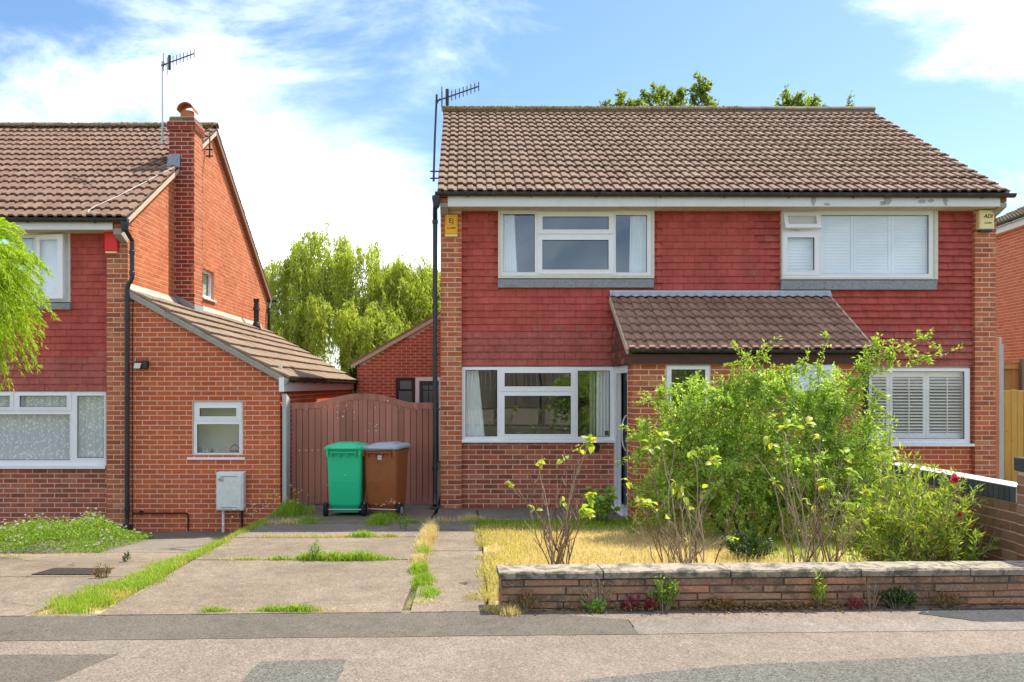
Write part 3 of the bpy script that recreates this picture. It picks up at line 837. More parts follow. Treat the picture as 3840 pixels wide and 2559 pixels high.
# ------------------------------------------------------------------ windows, gutters, pipes
def window(house, conv, y, outer, fixed=(), sashes=(), sill=None, depth=0.075, glass=None, label=None, m=None):
    """frame + sashes + panes. outer, fixed panes and sashes (outer, glass) are zoomed-picture rectangles"""
    m = m or M['upvc']; glass = glass or M['glass']
    R = rect(conv, outer, y)
    holes = [rect(conv, f, y) for f in fixed]
    sh = []
    for so_, sg in sashes:
        a = rect(conv, so_, y); b = rect(conv, sg, y)
        sh.append((a, b)); holes.append(tuple(b[i] + (-0.02 if i in (0, 2) else 0.02) for i in range(4)))
    fr = MB().plate(R, holes, y, y + depth).build('window', m, house)
    if label: fr['label'] = label
    for f in fixed:
        q = rect(conv, f, y)
        bead = MB().plate((q[0]-0.018, q[1]+0.018, q[2]-0.018, q[3]+0.018), [q], y - 0.006, y - 0.0005).build('glazing_bead', m, fr)
        MB().box(q[0]-0.004, q[1]+0.004, y + 0.030, y + 0.036, q[2]-0.004, q[3]+0.004).build('pane', glass, fr)
        MB().plate((q[0]-0.003, q[1]+0.003, q[2]-0.003, q[3]+0.003), [(q[0]+0.006, q[1]-0.006, q[2]+0.006, q[3]-0.006)], y + 0.020, y + 0.028).build('gasket', M['ink'], fr)
    for a, b in sh:
        MB().plate(a, [b], y - 0.016, y - 0.0007).build('sash', m, fr)
        MB().plate((b[0]-0.02, b[1]+0.02, b[2]-0.02, b[3]+0.02), [b], y - 0.022, y - 0.0165).build('glazing_bead', m, fr)
        MB().box(b[0]-0.015, b[1]+0.015, y + 0.012, y + 0.018, b[2]-0.015, b[3]+0.015).build('pane', glass, fr)
        MB().plate((b[0]-0.003, b[1]+0.003, b[2]-0.003, b[3]+0.003), [(b[0]+0.006, b[1]-0.006, b[2]+0.006, b[3]-0.006)], y + 0.004, y + 0.011).build('gasket', M['ink'], fr)
    if sill:
        s = rect(conv, sill, y)
        MB().cbox(s[0], s[1], y - 0.06, y + 0.05, s[2], s[3], 0.006).build('sill', m, fr)
    return fr, R

def gutter(parent, p0, p1, r=0.055, m=None, name='gutter', brackets=None):
    """half-round gutter between two points"""
    m = m or M['gutter']
    P0, P1 = Vector(p0), Vector(p1); d = (P1 - P0).normalized(); side = Vector((0, 0, 1)).cross(d)
    mb = MB(); n = 10
    vs = []
    for P in (P0, P1):
        for rr in (r, r - 0.005):
            for k in range(n + 1):
                a = math.pi * k / n
                vs.append(P + side * (math.cos(a) * rr) - Vector((0, 0, 1)) * (math.sin(a) * rr))
    q = n + 1; fs = []
    for k in range(n):
        fs.append((k, k + 1, 2*q + k + 1, 2*q + k)); fs.append((q + k, 3*q + k, 3*q + k + 1, q + k + 1))
    fs += [(0, 2*q, 3*q, q), (n, q + n, 3*q + n, 2*q + n)]
    for b in (0, 2*q): fs += [(b + k, b + k + 1, b + q + k + 1, b + q + k) for k in range(n)]
    fs += [tuple(q + k for k in range(n + 1)), tuple(3*q + k for k in range(n, -1, -1))]
    mb.add(vs, fs)
    g = mb.build(name, m, parent, origin=P0)
    L = (P1 - P0).length
    if brackets:
        for k in range(brackets):
            c = P0 + d * (L * (k + 0.5) / brackets)
            bm = MB()
            vs = []
            for s_ in (-0.015, 0.015):
                for kk in range(n + 1):
                    a = math.pi * kk / n
                    vs.append(c + d * s_ + side * (math.cos(a) * (r + 0.006)) - Vector((0, 0, 1)) * (math.sin(a) * (r + 0.010)))
            bm.add(vs, [(kk, kk + 1, q + kk + 1, q + kk) for kk in range(n)] + [tuple(range(n + 1)), tuple(range(2*q - 1, q - 1, -1))])
            bm.build('gutter_bracket', m, g)
    return g

def pipe(parent, pts, r=0.034, collars=(), name='downpipe', m=None):
    m = m or M['black']
    o = MB().tube(pts, r, 14).build(name, m, parent, smooth=False)
    for z in collars:
        # on the straight run that contains z
        for a, b in zip(pts[:-1], pts[1:]):
            if min(a[2], b[2]) <= z <= max(a[2], b[2]) and abs(a[2] - b[2]) > 0.2:
                t = (z - a[2]) / (b[2] - a[2])
                x, y = a[0] + (b[0]-a[0])*t, a[1] + (b[1]-a[1])*t
                MB().tube([(x, y, z - 0.03), (x, y, z - 0.025), (x, y, z + 0.025), (x, y, z + 0.03)], [r + 0.003, r + 0.008, r + 0.008, r + 0.003], 14).build('pipe_collar', m, o)
    return o

def curtain(name, x0t, x1t, x0b, x1b, y, z0, z1, m, label, cat='curtain', folds=7, amp=0.018, group=None):
    mb = MB(); n = folds * 8; rows = 6
    vs = []
    for s_ in (0, 1):
        for r in range(rows + 1):
            t = r / rows
            for i in range(n + 1):
                u = i / n
                x = (x0b + (x1b - x0b) * u) * (1 - t) + (x0t + (x1t - x0t) * u) * t
                yy = y + math.sin(u * folds * 2 * math.pi + 0.6 * math.sin(3 * t)) * amp + 0.004 * s_
                vs.append((x, yy, z0 + (z1 - z0) * t))
    k = n + 1; fs = []
    for s_ in (0, 1):
        b = s_ * (rows + 1) * k
        for r in range(rows):
            for i in range(n):
                q = (b + r*k + i, b + r*k + i + 1, b + (r+1)*k + i + 1, b + (r+1)*k + i)
                fs.append(q if not s_ else q[::-1])
    mb.add(vs, fs)
    o = mb.build(name, m, None, smooth=True)
    return tag(o, label, cat, group)

# ================================================================== the right-hand pair of houses
house = thing('semi_detached_house', (3.87, 0.0, 0.0), 'pair of brick houses with red hung tiles and a long brown tiled roof', 'house')
HX0, HX1, PW = -0.348, 8.09, 0.322
YB, YT = 0.10, 0.05                      # planes of the recessed brickwork and of the hung tiles
EAVE_Z, EAVE_Y, RIDGE_Y, RIDGE_Z = 4.735, -0.30, 3.92, 7.27
SL = (RIDGE_Z - EAVE_Z) / (RIDGE_Y - EAVE_Y)
cA = zoomed(1600, 280, 1.9118); cB = zoomed(2900, 760, 3.565); cC = zoomed(1600, 1050, 1.651); cD = zoomed(3200, 1350, 3.484)
cE = zoomed(2600, 1050, 1.651)
wUL = rect(cA, (512, 958, 1630, 1462), 0.03); wUR = rect(cB, (103, 85, 2190, 1030), 0.03)
wGL = rect(cC, (218, 540, 1160, 1005), 0.06); wGR = rect(cD, (160, 112, 1522, 1128), 0.06)
apL = rect(cA, (510, 1462, 1627, 1528), 0.03); apR = rect(cB, (97, 1030, 2175, 1165), 0.03)

# masonry body: mortar-coloured backing with the openings cut out
wall = MB()
wall.plate((HX0 + 0.02, HX1 - 0.02, -0.1, 4.56), [tuple(w[i] + (0.012 if i in (0, 2) else -0.012) for i in range(4)) for w in (wUL, wUR, wGL, wGR)]
           + [(2.32, 5.46, -0.2, 2.1)], YB + 0.003, YB + 0.10)
wall = wall.build('wall', M['mortar'], house)
for x0, x1 in ((HX0 + 0.003, HX0 + PW - 0.003), (HX1 - PW + 0.003, HX1 - 0.003)):
    MB().box(x0, x1, 0.003, 0.35, -0.1, 4.535).build('pier_core', M['mortar'], wall)
for x, s in ((HX0 + 0.0032, 1), (HX1 - 0.0032, -1)):
    MB().prism([(x, 0.3, -0.1), (x, 8.3, -0.1), (x, 8.3, 4.70), (x, RIDGE_Y, RIDGE_Z - 0.08), (x, 0.3, EAVE_Z + (0.3 - EAVE_Y) * SL - 0.08)], (0.2 * s, 0, 0)).build('gable_core', M['mortar'], wall)
MB().box(HX0 + 0.02, HX1 - 0.02, 8.1, 8.3, -0.1, 4.7).build('rear_wall', M['brick_pier'], house)
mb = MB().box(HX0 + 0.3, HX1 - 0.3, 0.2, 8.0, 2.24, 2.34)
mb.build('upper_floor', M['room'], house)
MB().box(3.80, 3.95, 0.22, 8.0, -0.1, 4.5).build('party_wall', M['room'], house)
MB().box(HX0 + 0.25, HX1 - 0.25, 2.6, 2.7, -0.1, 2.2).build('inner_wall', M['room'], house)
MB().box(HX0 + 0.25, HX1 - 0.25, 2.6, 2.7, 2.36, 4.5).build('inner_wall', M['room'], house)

bp, bl = M['brick_pier'], M['brick_low']
pieces = []
pieces += bricks((HX0, 0.0, 0), (1, 0, 0), (0, -1, 0), PW, 0.0, 4.52, bp, start=0, zb=0.0)
pieces += bricks((HX1 - PW, 0.0, 0), (1, 0, 0), (0, -1, 0), PW, 0.0, 4.52, bp, start=1, zb=0.0)
pieces += bricks((HX1 - PW, 0.10, 0), (0, -1, 0), (-1, 0, 0), 0.10, 0.0, 4.5, bp, start=0, zb=0.0)
pieces += bricks((HX0 + PW, 0.0, 0), (0, 1, 0), (1, 0, 0), 0.10, 0.0, 4.5, bp, start=0, zb=0.0)
pieces += bricks((HX0 + PW, YB, 0), (1, 0, 0), (0, -1, 0), 2.31 - (HX0 + PW), 0.0, 2.2, bl, holes=[(wGL[0] + 0.026 - 0.005, wGL[1] + 0.026 + 0.005, wGL[2], wGL[3] + 1)], start=1, zb=0.0)
pieces += bricks((5.48, YB, 0), (1, 0, 0), (0, -1, 0), HX1 - PW - 5.48, 0.0, 2.2, M['brick_red'], holes=[(wGR[0] - 5.48 - 0.005, wGR[1] - 5.48 + 0.005, wGR[2], wGR[3] + 1)], start=0, zb=0.0)
def under_main(y, z): 
    r = EAVE_Z + (y - EAVE_Y) * SL if y < RIDGE_Y else RIDGE_Z - (y - RIDGE_Y) * (RIDGE_Z - 4.65) / (8.5 - RIDGE_Y)
    return z < r - 0.10
pieces += bricks((HX0, 8.3, 0), (0, -1, 0), (-1, 0, 0), 8.3, 0.0, 7.2, bp, clip=lambda u, z: under_main(8.3 - u, z), zb=0.0)
pieces += bricks((HX1, 0.0, 0), (0, 1, 0), (1, 0, 0), 8.3, 0.0, 7.2, bp, clip=lambda u, z: under_main(u, z), zb=0.0)
lay(wall, 'brick', pieces)

# corbelled eaves ends
for x0, x1 in ((HX0, HX0 + 0.112), (HX1 - 0.112, HX1)):
    MB().prism([(x0, 0.01, 4.44), (x0, -0.06, 4.46), (x0, -0.25, 4.535), (x0, -0.25, 4.60), (x0, 0.01, 4.60)], (x1 - x0, 0, 0)).build('kneeler_stone', M['cement'], wall)
    for k in range(2):
        MB().cbox(x0 + 0.001, x1 - 0.001, -0.252, 0.02, 4.610 + 0.075 * k, 4.672 + 0.075 * k - (0.02 if k else 0), 0.004).build('corbel_brick', bp, wall)
# fascia, soffit
fa = MB().box(HX0 + 0.114, HX1 - 0.114, -0.275, -0.250, 4.538, 4.715).build('fascia', M['fascia'], house)
for px, w, h0, h1 in ((3050, 0.05, 0.0, 0.16), (3100, 0.06, 0.0, 0.05), (3328, 0.07, 0.0, 0.17), (3310, 0.05, 0.0, 0.08), (3455, 0.08, 0.03, 0.10), (3492, 0.06, 0.05, 0.10), (3545, 0.05, 0.0, 0.14)):
    x = X(px, -0.277)
    pts = []
    n = 14
    for i in range(n):
        a = 2 * math.pi * i / n
        pts.append((x + math.cos(a) * w * RND.uniform(0.55, 1.1), -0.2755, 4.545 + (h0 + h1) / 2 + math.sin(a) * (h1 - h0) / 2 * RND.uniform(0.7, 1.05)))
    MB().prism(pts, (0, -0.0012, 0)).build('bare_patch', M['peel'], fa)
for px in (2460, 2790, 3050, 3330):
    x = X(px, -0.277); MB().box(x, x + 0.004, -0.2765, -0.2751, 4.54, 4.714).build('board_joint', M['peel'], fa)
MB().box(HX0 + 0.114, HX1 - 0.114, -0.249, 0.14, 4.538, 4.552).build('soffit', M['soffit'], house)

# hung tiles
clad = MB().box(HX0 + PW, HX1 - PW, YT + 0.035, YB + 0.006, 2.19, 2.20).build('tile_cladding', M['hung_brown'], house)
def hung_m(row, u):
    r = RND.random()
    if row <= 4: return M['hung_worn']
    if row == 5: return M['hung_worn'] if r < 0.25 else M['hung']
    return M['hung_worn'] if r < 0.004 else M['hung']
tw = HX1 - HX0 - 2 * PW
ox = HX0 + PW
hh = [(w[0] - ox, w[1] - ox, min(w[2], a[2]), w[3] + 0.2) for w, a in ((wUL, apL), (wUR, apR))] + [(2.30 - ox, 5.51 - ox, 2.0, 3.22)]
lay(clad, 'hung_tile', hung((ox, YT, 0), (1, 0, 0), (0, -1, 0), tw, 2.18, 4.54, hung_m, holes=hh), UV=UH_V, UF=UH_F)
for px, py in ((1841, 1143), (2226, 1173), (1786, 1223), (3430, 1150), (3600, 990)):
    pass

# window surrounds, lead aprons, windows
for R_, ap, cv, trim, frm in ((wUL, apL, cA, (512, 958, 1630, 1462), (530, 975, 1612, 1440)), (wUR, apR, cB, (103, 85, 2190, 1030), (122, 110, 2145, 1005))):
    MB().plate(rect(cv, trim, 0.03), [rect(cv, frm, 0.03)], 0.004, 0.13).build('window_surround', M['trim'], house)
    a = ap
    MB().prism([(a[0], 0.055, a[3]), (a[0], -0.008, a[3] - 0.02), (a[0], 0.012, a[2]), (a[0], 0.055, a[2])], (a[1] - a[0], 0, 0)).build('lead_apron', M['lead'], house)
window(house, cA, 0.034, (530, 975, 1612, 1440), fixed=[(547, 1000, 775, 1418), (1355, 1007, 1580, 1420)],
       sashes=[((797, 985, 1337, 1143), (830, 1020, 1304, 1113)), ((797, 1150, 1337, 1430), (828, 1187, 1303, 1400))])
wv, _ = window(house, cB, 0.034, (122, 110, 2145, 1005), fixed=[(640, 165, 2080, 955), (150, 160, 590, 365)][:1],
       sashes=[((125, 400, 610, 970), (182, 470, 545, 908))])
# the top vent stands open, hinged along its top edge
a = rect(cB, (128, 140, 610, 372), 0.02); b = rect(cB, (180, 190, 560, 318), 0.02)
def tilt_open(mb, zt, y0, ang):
    c, s = math.cos(ang), math.sin(ang)
    mb.v = [(x, y0 + (y - y0) * c - (zt - z) * s, zt - (zt - z) * c - (y - y0) * s) for x, y, z in mb.v]
    return mb
tilt_open(MB().plate(a, [b], 0.004, 0.045), a[3], 0.03, math.radians(20)).build('vent_sash', M['upvc'], wv)
tilt_open(MB().box(b[0] - 0.01, b[1] + 0.01, 0.018, 0.024, b[2] - 0.01, b[3] + 0.01), a[3], 0.03, math.radians(20)).build('pane', M['glass'], wv)
MB().tube([(a[0] + 0.04, -0.05, a[2] + 0.02), (a[0] + 0.25, 0.03, a[2] - 0.005)], 0.005, 6).build('stay', M['galv'], wv)
window(house, cC, 0.064, (218, 540, 1160, 995), fixed=[(240, 558, 437, 970), (935, 562, 1135, 972)],
       sashes=[((455, 548, 920, 690), (482, 577, 892, 660)), ((455, 695, 920, 985), (482, 718, 892, 955))], sill=(216, 992, 1163, 1008))
window(house, cD, 0.064, (160, 112, 1522, 1092), fixed=[(200, 150, 1452, 1035)], sill=(150, 1094, 1565, 1130))
v = rect(cC, (1031, 1015, 1065, 1062), 0.09)
vb = MB().cbox(v[0], v[1], 0.05, 0.10, v[2], v[3], 0.005).build('vent_cover', M['black'], house)
v = rect(cC, (1102, 935, 1126, 962), 0.09)
MB().box(v[0], v[1], 0.090, 0.0915, v[2], v[3]).build('window_sticker', plain('green_sticker', (0.03, 0.10, 0.03), 0.5), house)

# roof
NCOL, NROW = 29, 16
TW = (8.10 + 0.388) / NCOL
SLOPE = Vector((0, RIDGE_Y - EAVE_Y, RIDGE_Z - EAVE_Z)); TG = SLOPE.length / NROW
tv, tf = tile_mesh(TW - 0.002, TG * 1.28)
n_ = Vector((1, 0, 0)).cross(SLOPE.normalized())
P = lambda x, t, d: Vector((x, EAVE_Y, EAVE_Z)) + SLOPE * t + n_ * d
mb = MB()
mb.add([P(-0.37, 0.01, -0.004), P(8.085, 0.01, -0.004), P(8.085, 1, -0.004), P(-0.37, 1, -0.004), P(-0.37, 0.01, -0.03), P(8.085, 0.01, -0.03), P(8.085, 1, -0.03), P(-0.37, 1, -0.03)],
       [(0,1,2,3), (7,6,5,4), (0,4,5,1), (1,5,6,2), (2,6,7,3), (3,7,4,0)])
mb.add([(-0.388, RIDGE_Y, RIDGE_Z + 0.03), (8.1, RIDGE_Y, RIDGE_Z + 0.03), (8.1, 8.55, 4.66), (-0.388, 8.55, 4.66), (-0.388, RIDGE_Y, RIDGE_Z - 0.03), (8.1, RIDGE_Y, RIDGE_Z - 0.03), (8.1, 8.55, 4.60), (-0.388, 8.55, 4.60)],
       [(0,1,2,3), (7,6,5,4), (0,4,5,1), (1,5,6,2), (2,6,7,3), (3,7,4,0)])
roof = mb.build('roof', M['underlay'], house)
lay(roof, 'roof_tile', roof_tiles((-0.388, EAVE_Y, EAVE_Z), (1, 0, 0), SLOPE, NCOL, NROW, TW, TG, M['tile']), UV=tv, UF=tf)
for x in (-0.383, 8.05):
    MB().add([P(x, 0.0, -0.035), P(x + 0.045, 0.0, -0.035), P(x + 0.045, 1, -0.035), P(x, 1, -0.035), P(x, 0.0, 0.028), P(x + 0.045, 0.0, 0.028), P(x + 0.045, 1, 0.028), P(x, 1, 0.028)],
             [(0,3,2,1), (4,5,6,7), (0,1,5,4), (1,2,6,5), (2,3,7,6), (3,0,4,7)]).build('verge_mortar', M['cement'], roof)

def ridge_row(parent, x0, x1, y, z, r, seg=0.45, m=None):
    n = max(1, round((x1 - x0) / seg)); L = (x1 - x0) / n
    for i in range(n):
        mb = MB(); k = 9; dz = RND.uniform(-0.006, 0.006)
        a0, a1 = x0 + i * L + 0.004, x0 + (i + 1) * L - 0.004
        vs = []
        for xx in (a0, a1):
            for rr in (r, r - 0.02):
                for j in range(k + 1):
                    an = math.pi * (0.04 + 0.92 * j / k)
                    vs.append((xx, y + math.cos(an) * rr, z + dz + math.sin(an) * rr * 0.85))
        q = k + 1; fs = []
        for j in range(k):
            fs += [(j, j+1, 2*q+j+1, 2*q+j), (q+j, 3*q+j, 3*q+j+1, q+j+1), (j, q+j, q+j+1, j+1), (2*q+j, 2*q+j+1, 3*q+j+1, 3*q+j)]
        fs += [(0, 2*q, 3*q, q), (k, q+k, 3*q+k, 2*q+k)]
        mb.add(vs, fs); mb.build('ridge_tile', m or M['ridge'], parent)
ridge_row(roof, -0.41, 8.11, RIDGE_Y, RIDGE_Z + 0.025, 0.125)
MB().box(-0.40, 8.10, RIDGE_Y - 0.10, RIDGE_Y + 0.10, RIDGE_Z - 0.05, RIDGE_Z + 0.055).build('ridge_mortar', M['ridge'], roof)

gutter(house, (-0.42, -0.335, 4.735), (8.15, -0.335, 4.71), 0.058, brackets=9)
dp = pipe(house, [(-0.40, -0.335, 4.69), (-0.415, -0.335, 4.60), (-0.425, -0.20, 4.48), (-0.43, -0.02, 4.40), (-0.43, -0.02, 4.2), (-0.43, -0.02, 0.25), (-0.43, -0.03, 0.16), (-0.43, -0.09, 0.07)], 0.036, (4.36, 2.35, 0.62, 0.2))
MB().lathe([(0.036, -0.12), (0.05, -0.09), (0.062, 0.0), (0.066, 0.02), (0.066, 0.06), (0.058, 0.06)], (-0.40, -0.335, 4.62), 14).build('hopper', M['black'], dp)
for z in (3.2, 1.5):
    MB().cbox(-0.47, -0.36, -0.04, 0.03, z, z + 0.03, 0.004).build('pipe_bracket', M['black'], dp)
MB().cbox(-0.50, -0.37, -0.14, 0.03, -0.01, 0.05, 0.01).build('drain_shoe', M['black'], dp)

# ------------------------------------------------------------------ porch
porch = thing('porch', (3.9, -1.31, 0.0), 'shared brick porch with its own lean-to tiled roof behind the bushes', 'porch')
PX0, PX1, PY = 2.309, 5.479, -1.31
pwL = rect(cC, (1480, 527, 1757, 830), PY); pwR = rect(cE, (592, 525, 873, 895), PY)
pw = MB().plate((PX0 + 0.003, PX1 - 0.003, -0.05, 2.17), [tuple(w[i] + (0.01 if i in (0, 2) else -0.01) for i in range(4)) for w in (pwL, pwR)], PY + 0.003, PY + 0.1)
pw.box(PX0 + 0.003, PX0 + 0.1, PY + 0.1, -0.945, -0.05, 2.17).box(PX1 - 0.1, PX1 - 0.008, PY + 0.1, 0.1, -0.05, 2.17)
pwall = pw.build('wall', M['mortar'], porch)
ps = bricks((PX0, PY, 0), (1, 0, 0), (0, -1, 0), PX1 - PX0, 0.0, 2.165, M['brick_pier'], holes=[(pwL[0] - PX0, pwL[1] - PX0, pwL[2], pwL[3]), (pwR[0] - PX0, pwR[1] - PX0, pwR[2], pwR[3])], zb=0.0, start=1)
ps += bricks((PX0, -0.94, 0), (0, -1, 0), (-1, 0, 0), 0.37, 0.0, 2.165, M['brick_pier'], zb=0.0)
ps += bricks((PX1, PY, 0), (0, 1, 0), (1, 0, 0), 1.4, 0.0, 2.165, M['brick_pier'], zb=0.0)
lay(pwall, 'brick', ps)
window(porch, cC, PY + 0.01, (1480, 527, 1757, 830), sashes=[((1486, 533, 1750, 824), (1513, 555, 1722, 800))])
wq, _ = window(porch, cE, PY + 0.01, (592, 525, 873, 895), sashes=[((600, 708, 868, 890), (630, 735, 840, 868))])
a = rect(cE, (600, 530, 868, 700), PY); b = rect(cE, (636, 566, 832, 668), PY)
tilt_open(MB().plate(a, [b], PY - 0.03, PY + 0.004), a[3], PY, math.radians(14)).build('vent_sash', M['upvc'], wq)
tilt_open(MB().box(b[0] - 0.01, b[1] + 0.01, PY - 0.016, PY - 0.010, b[2] - 0.01, b[3] + 0.01), a[3], PY, math.radians(14)).build('pane', M['glass'], wq)
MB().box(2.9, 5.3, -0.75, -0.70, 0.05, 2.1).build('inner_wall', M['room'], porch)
# door frame and door on the left side of the porch
fr = MB()
fr.box(2.315, 2.40, 0.0, 0.098, 0.05, 2.165).box(2.325, 2.40, -0.93, -0.0005, 2.06, 2.165).box(2.315, 2.40, -0.94, -0.88, 0.05, 2.06)
fr.box(2.30, 2.325, -0.035, 0.10, 0.05, 2.166).box(2.33, 2.385, -0.035, -0.001, 0.05, 2.06)
df = fr.build('door_frame', M['upvc'], porch)
MB().prism([(2.22, 0.08, 0.0), (2.45, 0.08, 0.0), (2.45, 0.08, 0.075), (2.25, 0.08, 0.06)], (0, -1.0, 0)).build('door_sill', M['upvc'], porch)
dr = MB().plate((-0.06, 0.80, 0.08, 2.055), [(0.14, 0.60, 1.15, 1.95)], 0, 0.05)
dr.v = [(2.42 + y, -0.04 - x, z) for x, y, z in dr.v]
door = dr.build('door', M['door'], porch)
MB().box(2.436, 2.44, -0.66, -0.16, 1.13, 1.97).build('door_glass', M['glass'], door)
MB().tube([(2.42, -0.40, 1.44), (2.385, -0.40, 1.43), (2.35, -0.405, 1.36), (2.335, -0.41, 1.26), (2.335, -0.41, 1.08), (2.35, -0.405, 0.99), (2.385, -0.40, 0.92), (2.42, -0.40, 0.91)], 0.011, 10).build('door_handle', M['white_plastic'], door, smooth=True)
MB().tube([(2.33, -0.022, 1.10), (2.322, -0.022, 1.10)], 0.014, 10).build('door_lock', M['black'], df)
# brown boards, tiled cheeks
MB().box(2.245, 5.545, -1.365, PY - 0.002, 2.168, 2.30).build('fascia', M['brown_board'], porch)
for x0, s in ((2.255, -1), (5.535, 1)):
    core = MB().prism([(x0, 0.04, 2.172), (x0, -1.364, 2.172), (x0, -1.364, 2.335), (x0, 0.04, 3.17)], (-0.03 * s, 0, 0)).build('cheek', M['hung_brown'], porch)
    if s < 0:
        cp = hung((x0 - 0.012, 0.04, 0), (0, -1, 0), (-1, 0, 0), 1.40, 2.18, 3.18, lambda r, u: M['hung_brown'] if RND.random() < 0.8 else M['hung_worn'], keep=lambda u, z: z < 3.14 - u * 0.60)
    else:
        cp = hung((x0 + 0.012, -1.36, 0), (0, 1, 0), (1, 0, 0), 1.40, 2.18, 3.18, lambda r, u: M['hung_brown'], keep=lambda u, z: z < 2.30 + u * 0.60)
    lay(core, 'hung_tile', cp, UV=UH_V, UF=UH_F, limit=160)
PSL = Vector((0, 1.43, 0.86)); PNR, PNC = 7, 12
PTW = (5.585 - 2.232) / PNC; PTG = PSL.length / PNR
pn = Vector((1, 0, 0)).cross(PSL.normalized())
Q = lambda x, t, d: Vector((x, -1.385, 2.345)) + PSL * t + pn * d
proof = MB().add([Q(2.245, 0.01, -0.004), Q(5.575, 0.01, -0.004), Q(5.575, 1, -0.004), Q(2.245, 1, -0.004), Q(2.245, 0.01, -0.03), Q(5.575, 0.01, -0.03), Q(5.575, 1, -0.03), Q(2.245, 1, -0.03)],
       [(0,1,2,3), (7,6,5,4), (0,4,5,1), (1,5,6,2), (2,6,7,3), (3,7,4,0)]).build('roof', M['underlay'], porch)
ptv, ptf = tile_mesh(PTW - 0.002, PTG * 1.3)
lay(proof, 'roof_tile', roof_tiles((2.232, -1.385, 2.345), (1, 0, 0), PSL, PNC, PNR, PTW, PTG, M['tile_porch']), UV=ptv, UF=ptf)
for x in (2.215, 5.575):
    MB().add([Q(x, 0, -0.05), Q(x + 0.028, 0, -0.05), Q(x + 0.028, 1, -0.05), Q(x, 1, -0.05), Q(x, 0, 0.03), Q(x + 0.028, 0, 0.03), Q(x + 0.028, 1, 0.03), Q(x, 1, 0.03)],
             [(0,3,2,1), (4,5,6,7), (0,1,5,4), (1,2,6,5), (2,3,7,6), (3,0,4,7)]).build('verge_strip', M['verge'], proof)
# wavy lead flashing where the porch roof meets the wall
mb = MB(); nn = 96; vs = []
for i in range(nn + 1):
    u = i / nn; x = 2.225 + (5.59 - 2.225) * u
    wv_ = 0.010 * math.sin(u * PNC * 2 * 2 * math.pi)
    p = Q(x, 0.970, 0.062 + wv_); vs.append(p); vs.append(Vector((x, 0.022, 3.295))); vs.append(Vector((x, 0.03, 3.325)))
fs = []
for i in range(nn):
    for k in (0, 1): fs.append((i*3 + k, i*3 + 3 + k, i*3 + 4 + k, i*3 + 1 + k))
mb.add(vs, fs).build('lead_flashing', M['lead_new'], proof)
gutter(porch, (2.24, -1.425, 2.37), (5.60, -1.425, 2.355), 0.05, brackets=4)
pd = pipe(porch, [(5.47, -1.425, 2.33), (5.47, -1.42, 2.24), (5.47, -1.36, 2.12), (5.47, -1.36, 0.1)], 0.036, (2.05, 1.3))
MB().cbox(5.38, 5.52, -1.40, -1.305, 1.31, 1.34, 0.004).build('pipe_bracket', M['black'], pd)

# ================================================================== left-hand house
LZ, LY = -0.375, 0.10
lhouse = thing('detached_house', (-5.3, LY, LZ), 'brick house with chimney on its orange gable and red hung tiles in front', 'house')
LXW, LP0 = -5.137, -5.462          # gable face, outer edge of the front pier
LE_Y, LE_Z, LR_Y, LR_Z = -0.20, 4.375, 4.5, 7.13
LSL = (LR_Z - LE_Z) / (LR_Y - LE_Y)
cF = zoomed(0, 950, 1.42545); cG = zoomed(0, 700, 1.9595); cH = zoomed(380, 1500, 2.851)
lwU = rect(cG, (-200, 338, 522, 850), LY + 0.06); lwG = rect(cF, (-300, 740, 568, 1152), LY + 0.07)
lap = rect(cG, (-200, 850, 524, 905), LY + 0.05)
lwall = MB().plate((-10.0, LP0 + 0.02, LZ - 0.05, 4.22), [tuple(w[i] + (0.012 if i in (0, 2) else -0.012) for i in range(4)) for w in (lwU, lwG)], LY + 0.103, LY + 0.2)
lwall.box(LP0 + 0.003, LXW - 0.003, LY + 0.003, LY + 0.35, LZ - 0.05, 4.21)
lwall = lwall.build('wall', M['mortar'], lhouse)
def lroof(y): return LE_Z + (y - LE_Y) * LSL if y < LR_Y else LR_Z - (y - LR_Y) * LSL
gw = (3.82, 4.62, 3.62, 4.22)      # small window in the gable: y0,y1,z0,z1
def gable_core(x0, x1):
    mb = MB()
    ys = sorted({LY + 0.2, gw[0] + 0.01, gw[1] - 0.01, LR_Y, 9.3})
    for a, b in zip(ys[:-1], ys[1:]):
        za, zb_ = lroof(a) - 0.07, lroof(b) - 0.07
        inwin = gw[0] < (a + b) / 2 < gw[1]
        segs = [((LZ, LZ), (gw[2] + 0.01, gw[2] + 0.01)), ((gw[3] - 0.01, gw[3] - 0.01), (za, zb_))] if inwin else [((LZ, LZ), (za, zb_))]
        for (l0, l1), (h0, h1) in segs:
            mb.prism([(x0, a, l0), (x0, b, l1), (x0, b, h1), (x0, a, h0)], (x1 - x0, 0, 0))
    return mb
gable_core(LXW - 0.25, LXW - 0.003).build('gable_core', M['mortar_warm'], lwall)
MB().box(-10.0, -5.4, 9.1, 9.3, LZ, 4.3).build('rear_wall', M['brick_gable'], lhouse)
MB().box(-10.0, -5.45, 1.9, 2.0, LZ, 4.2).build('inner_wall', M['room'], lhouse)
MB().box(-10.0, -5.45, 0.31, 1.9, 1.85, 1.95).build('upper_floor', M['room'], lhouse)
bg = M['brick_gable']
lp = bricks((LP0, LY, 0), (1, 0, 0), (0, -1, 0), LXW - LP0, LZ, 4.13, bp, zb=LZ, start=0)
lp += bricks((-9.9, LY + 0.10, 0), (1, 0, 0), (0, -1, 0), LP0 + 9.9, LZ, 1.82, bl, holes=[(lwG[0] + 9.9, lwG[1] + 9.9 + 0.005, lwG[2], 3)], zb=LZ, start=1)
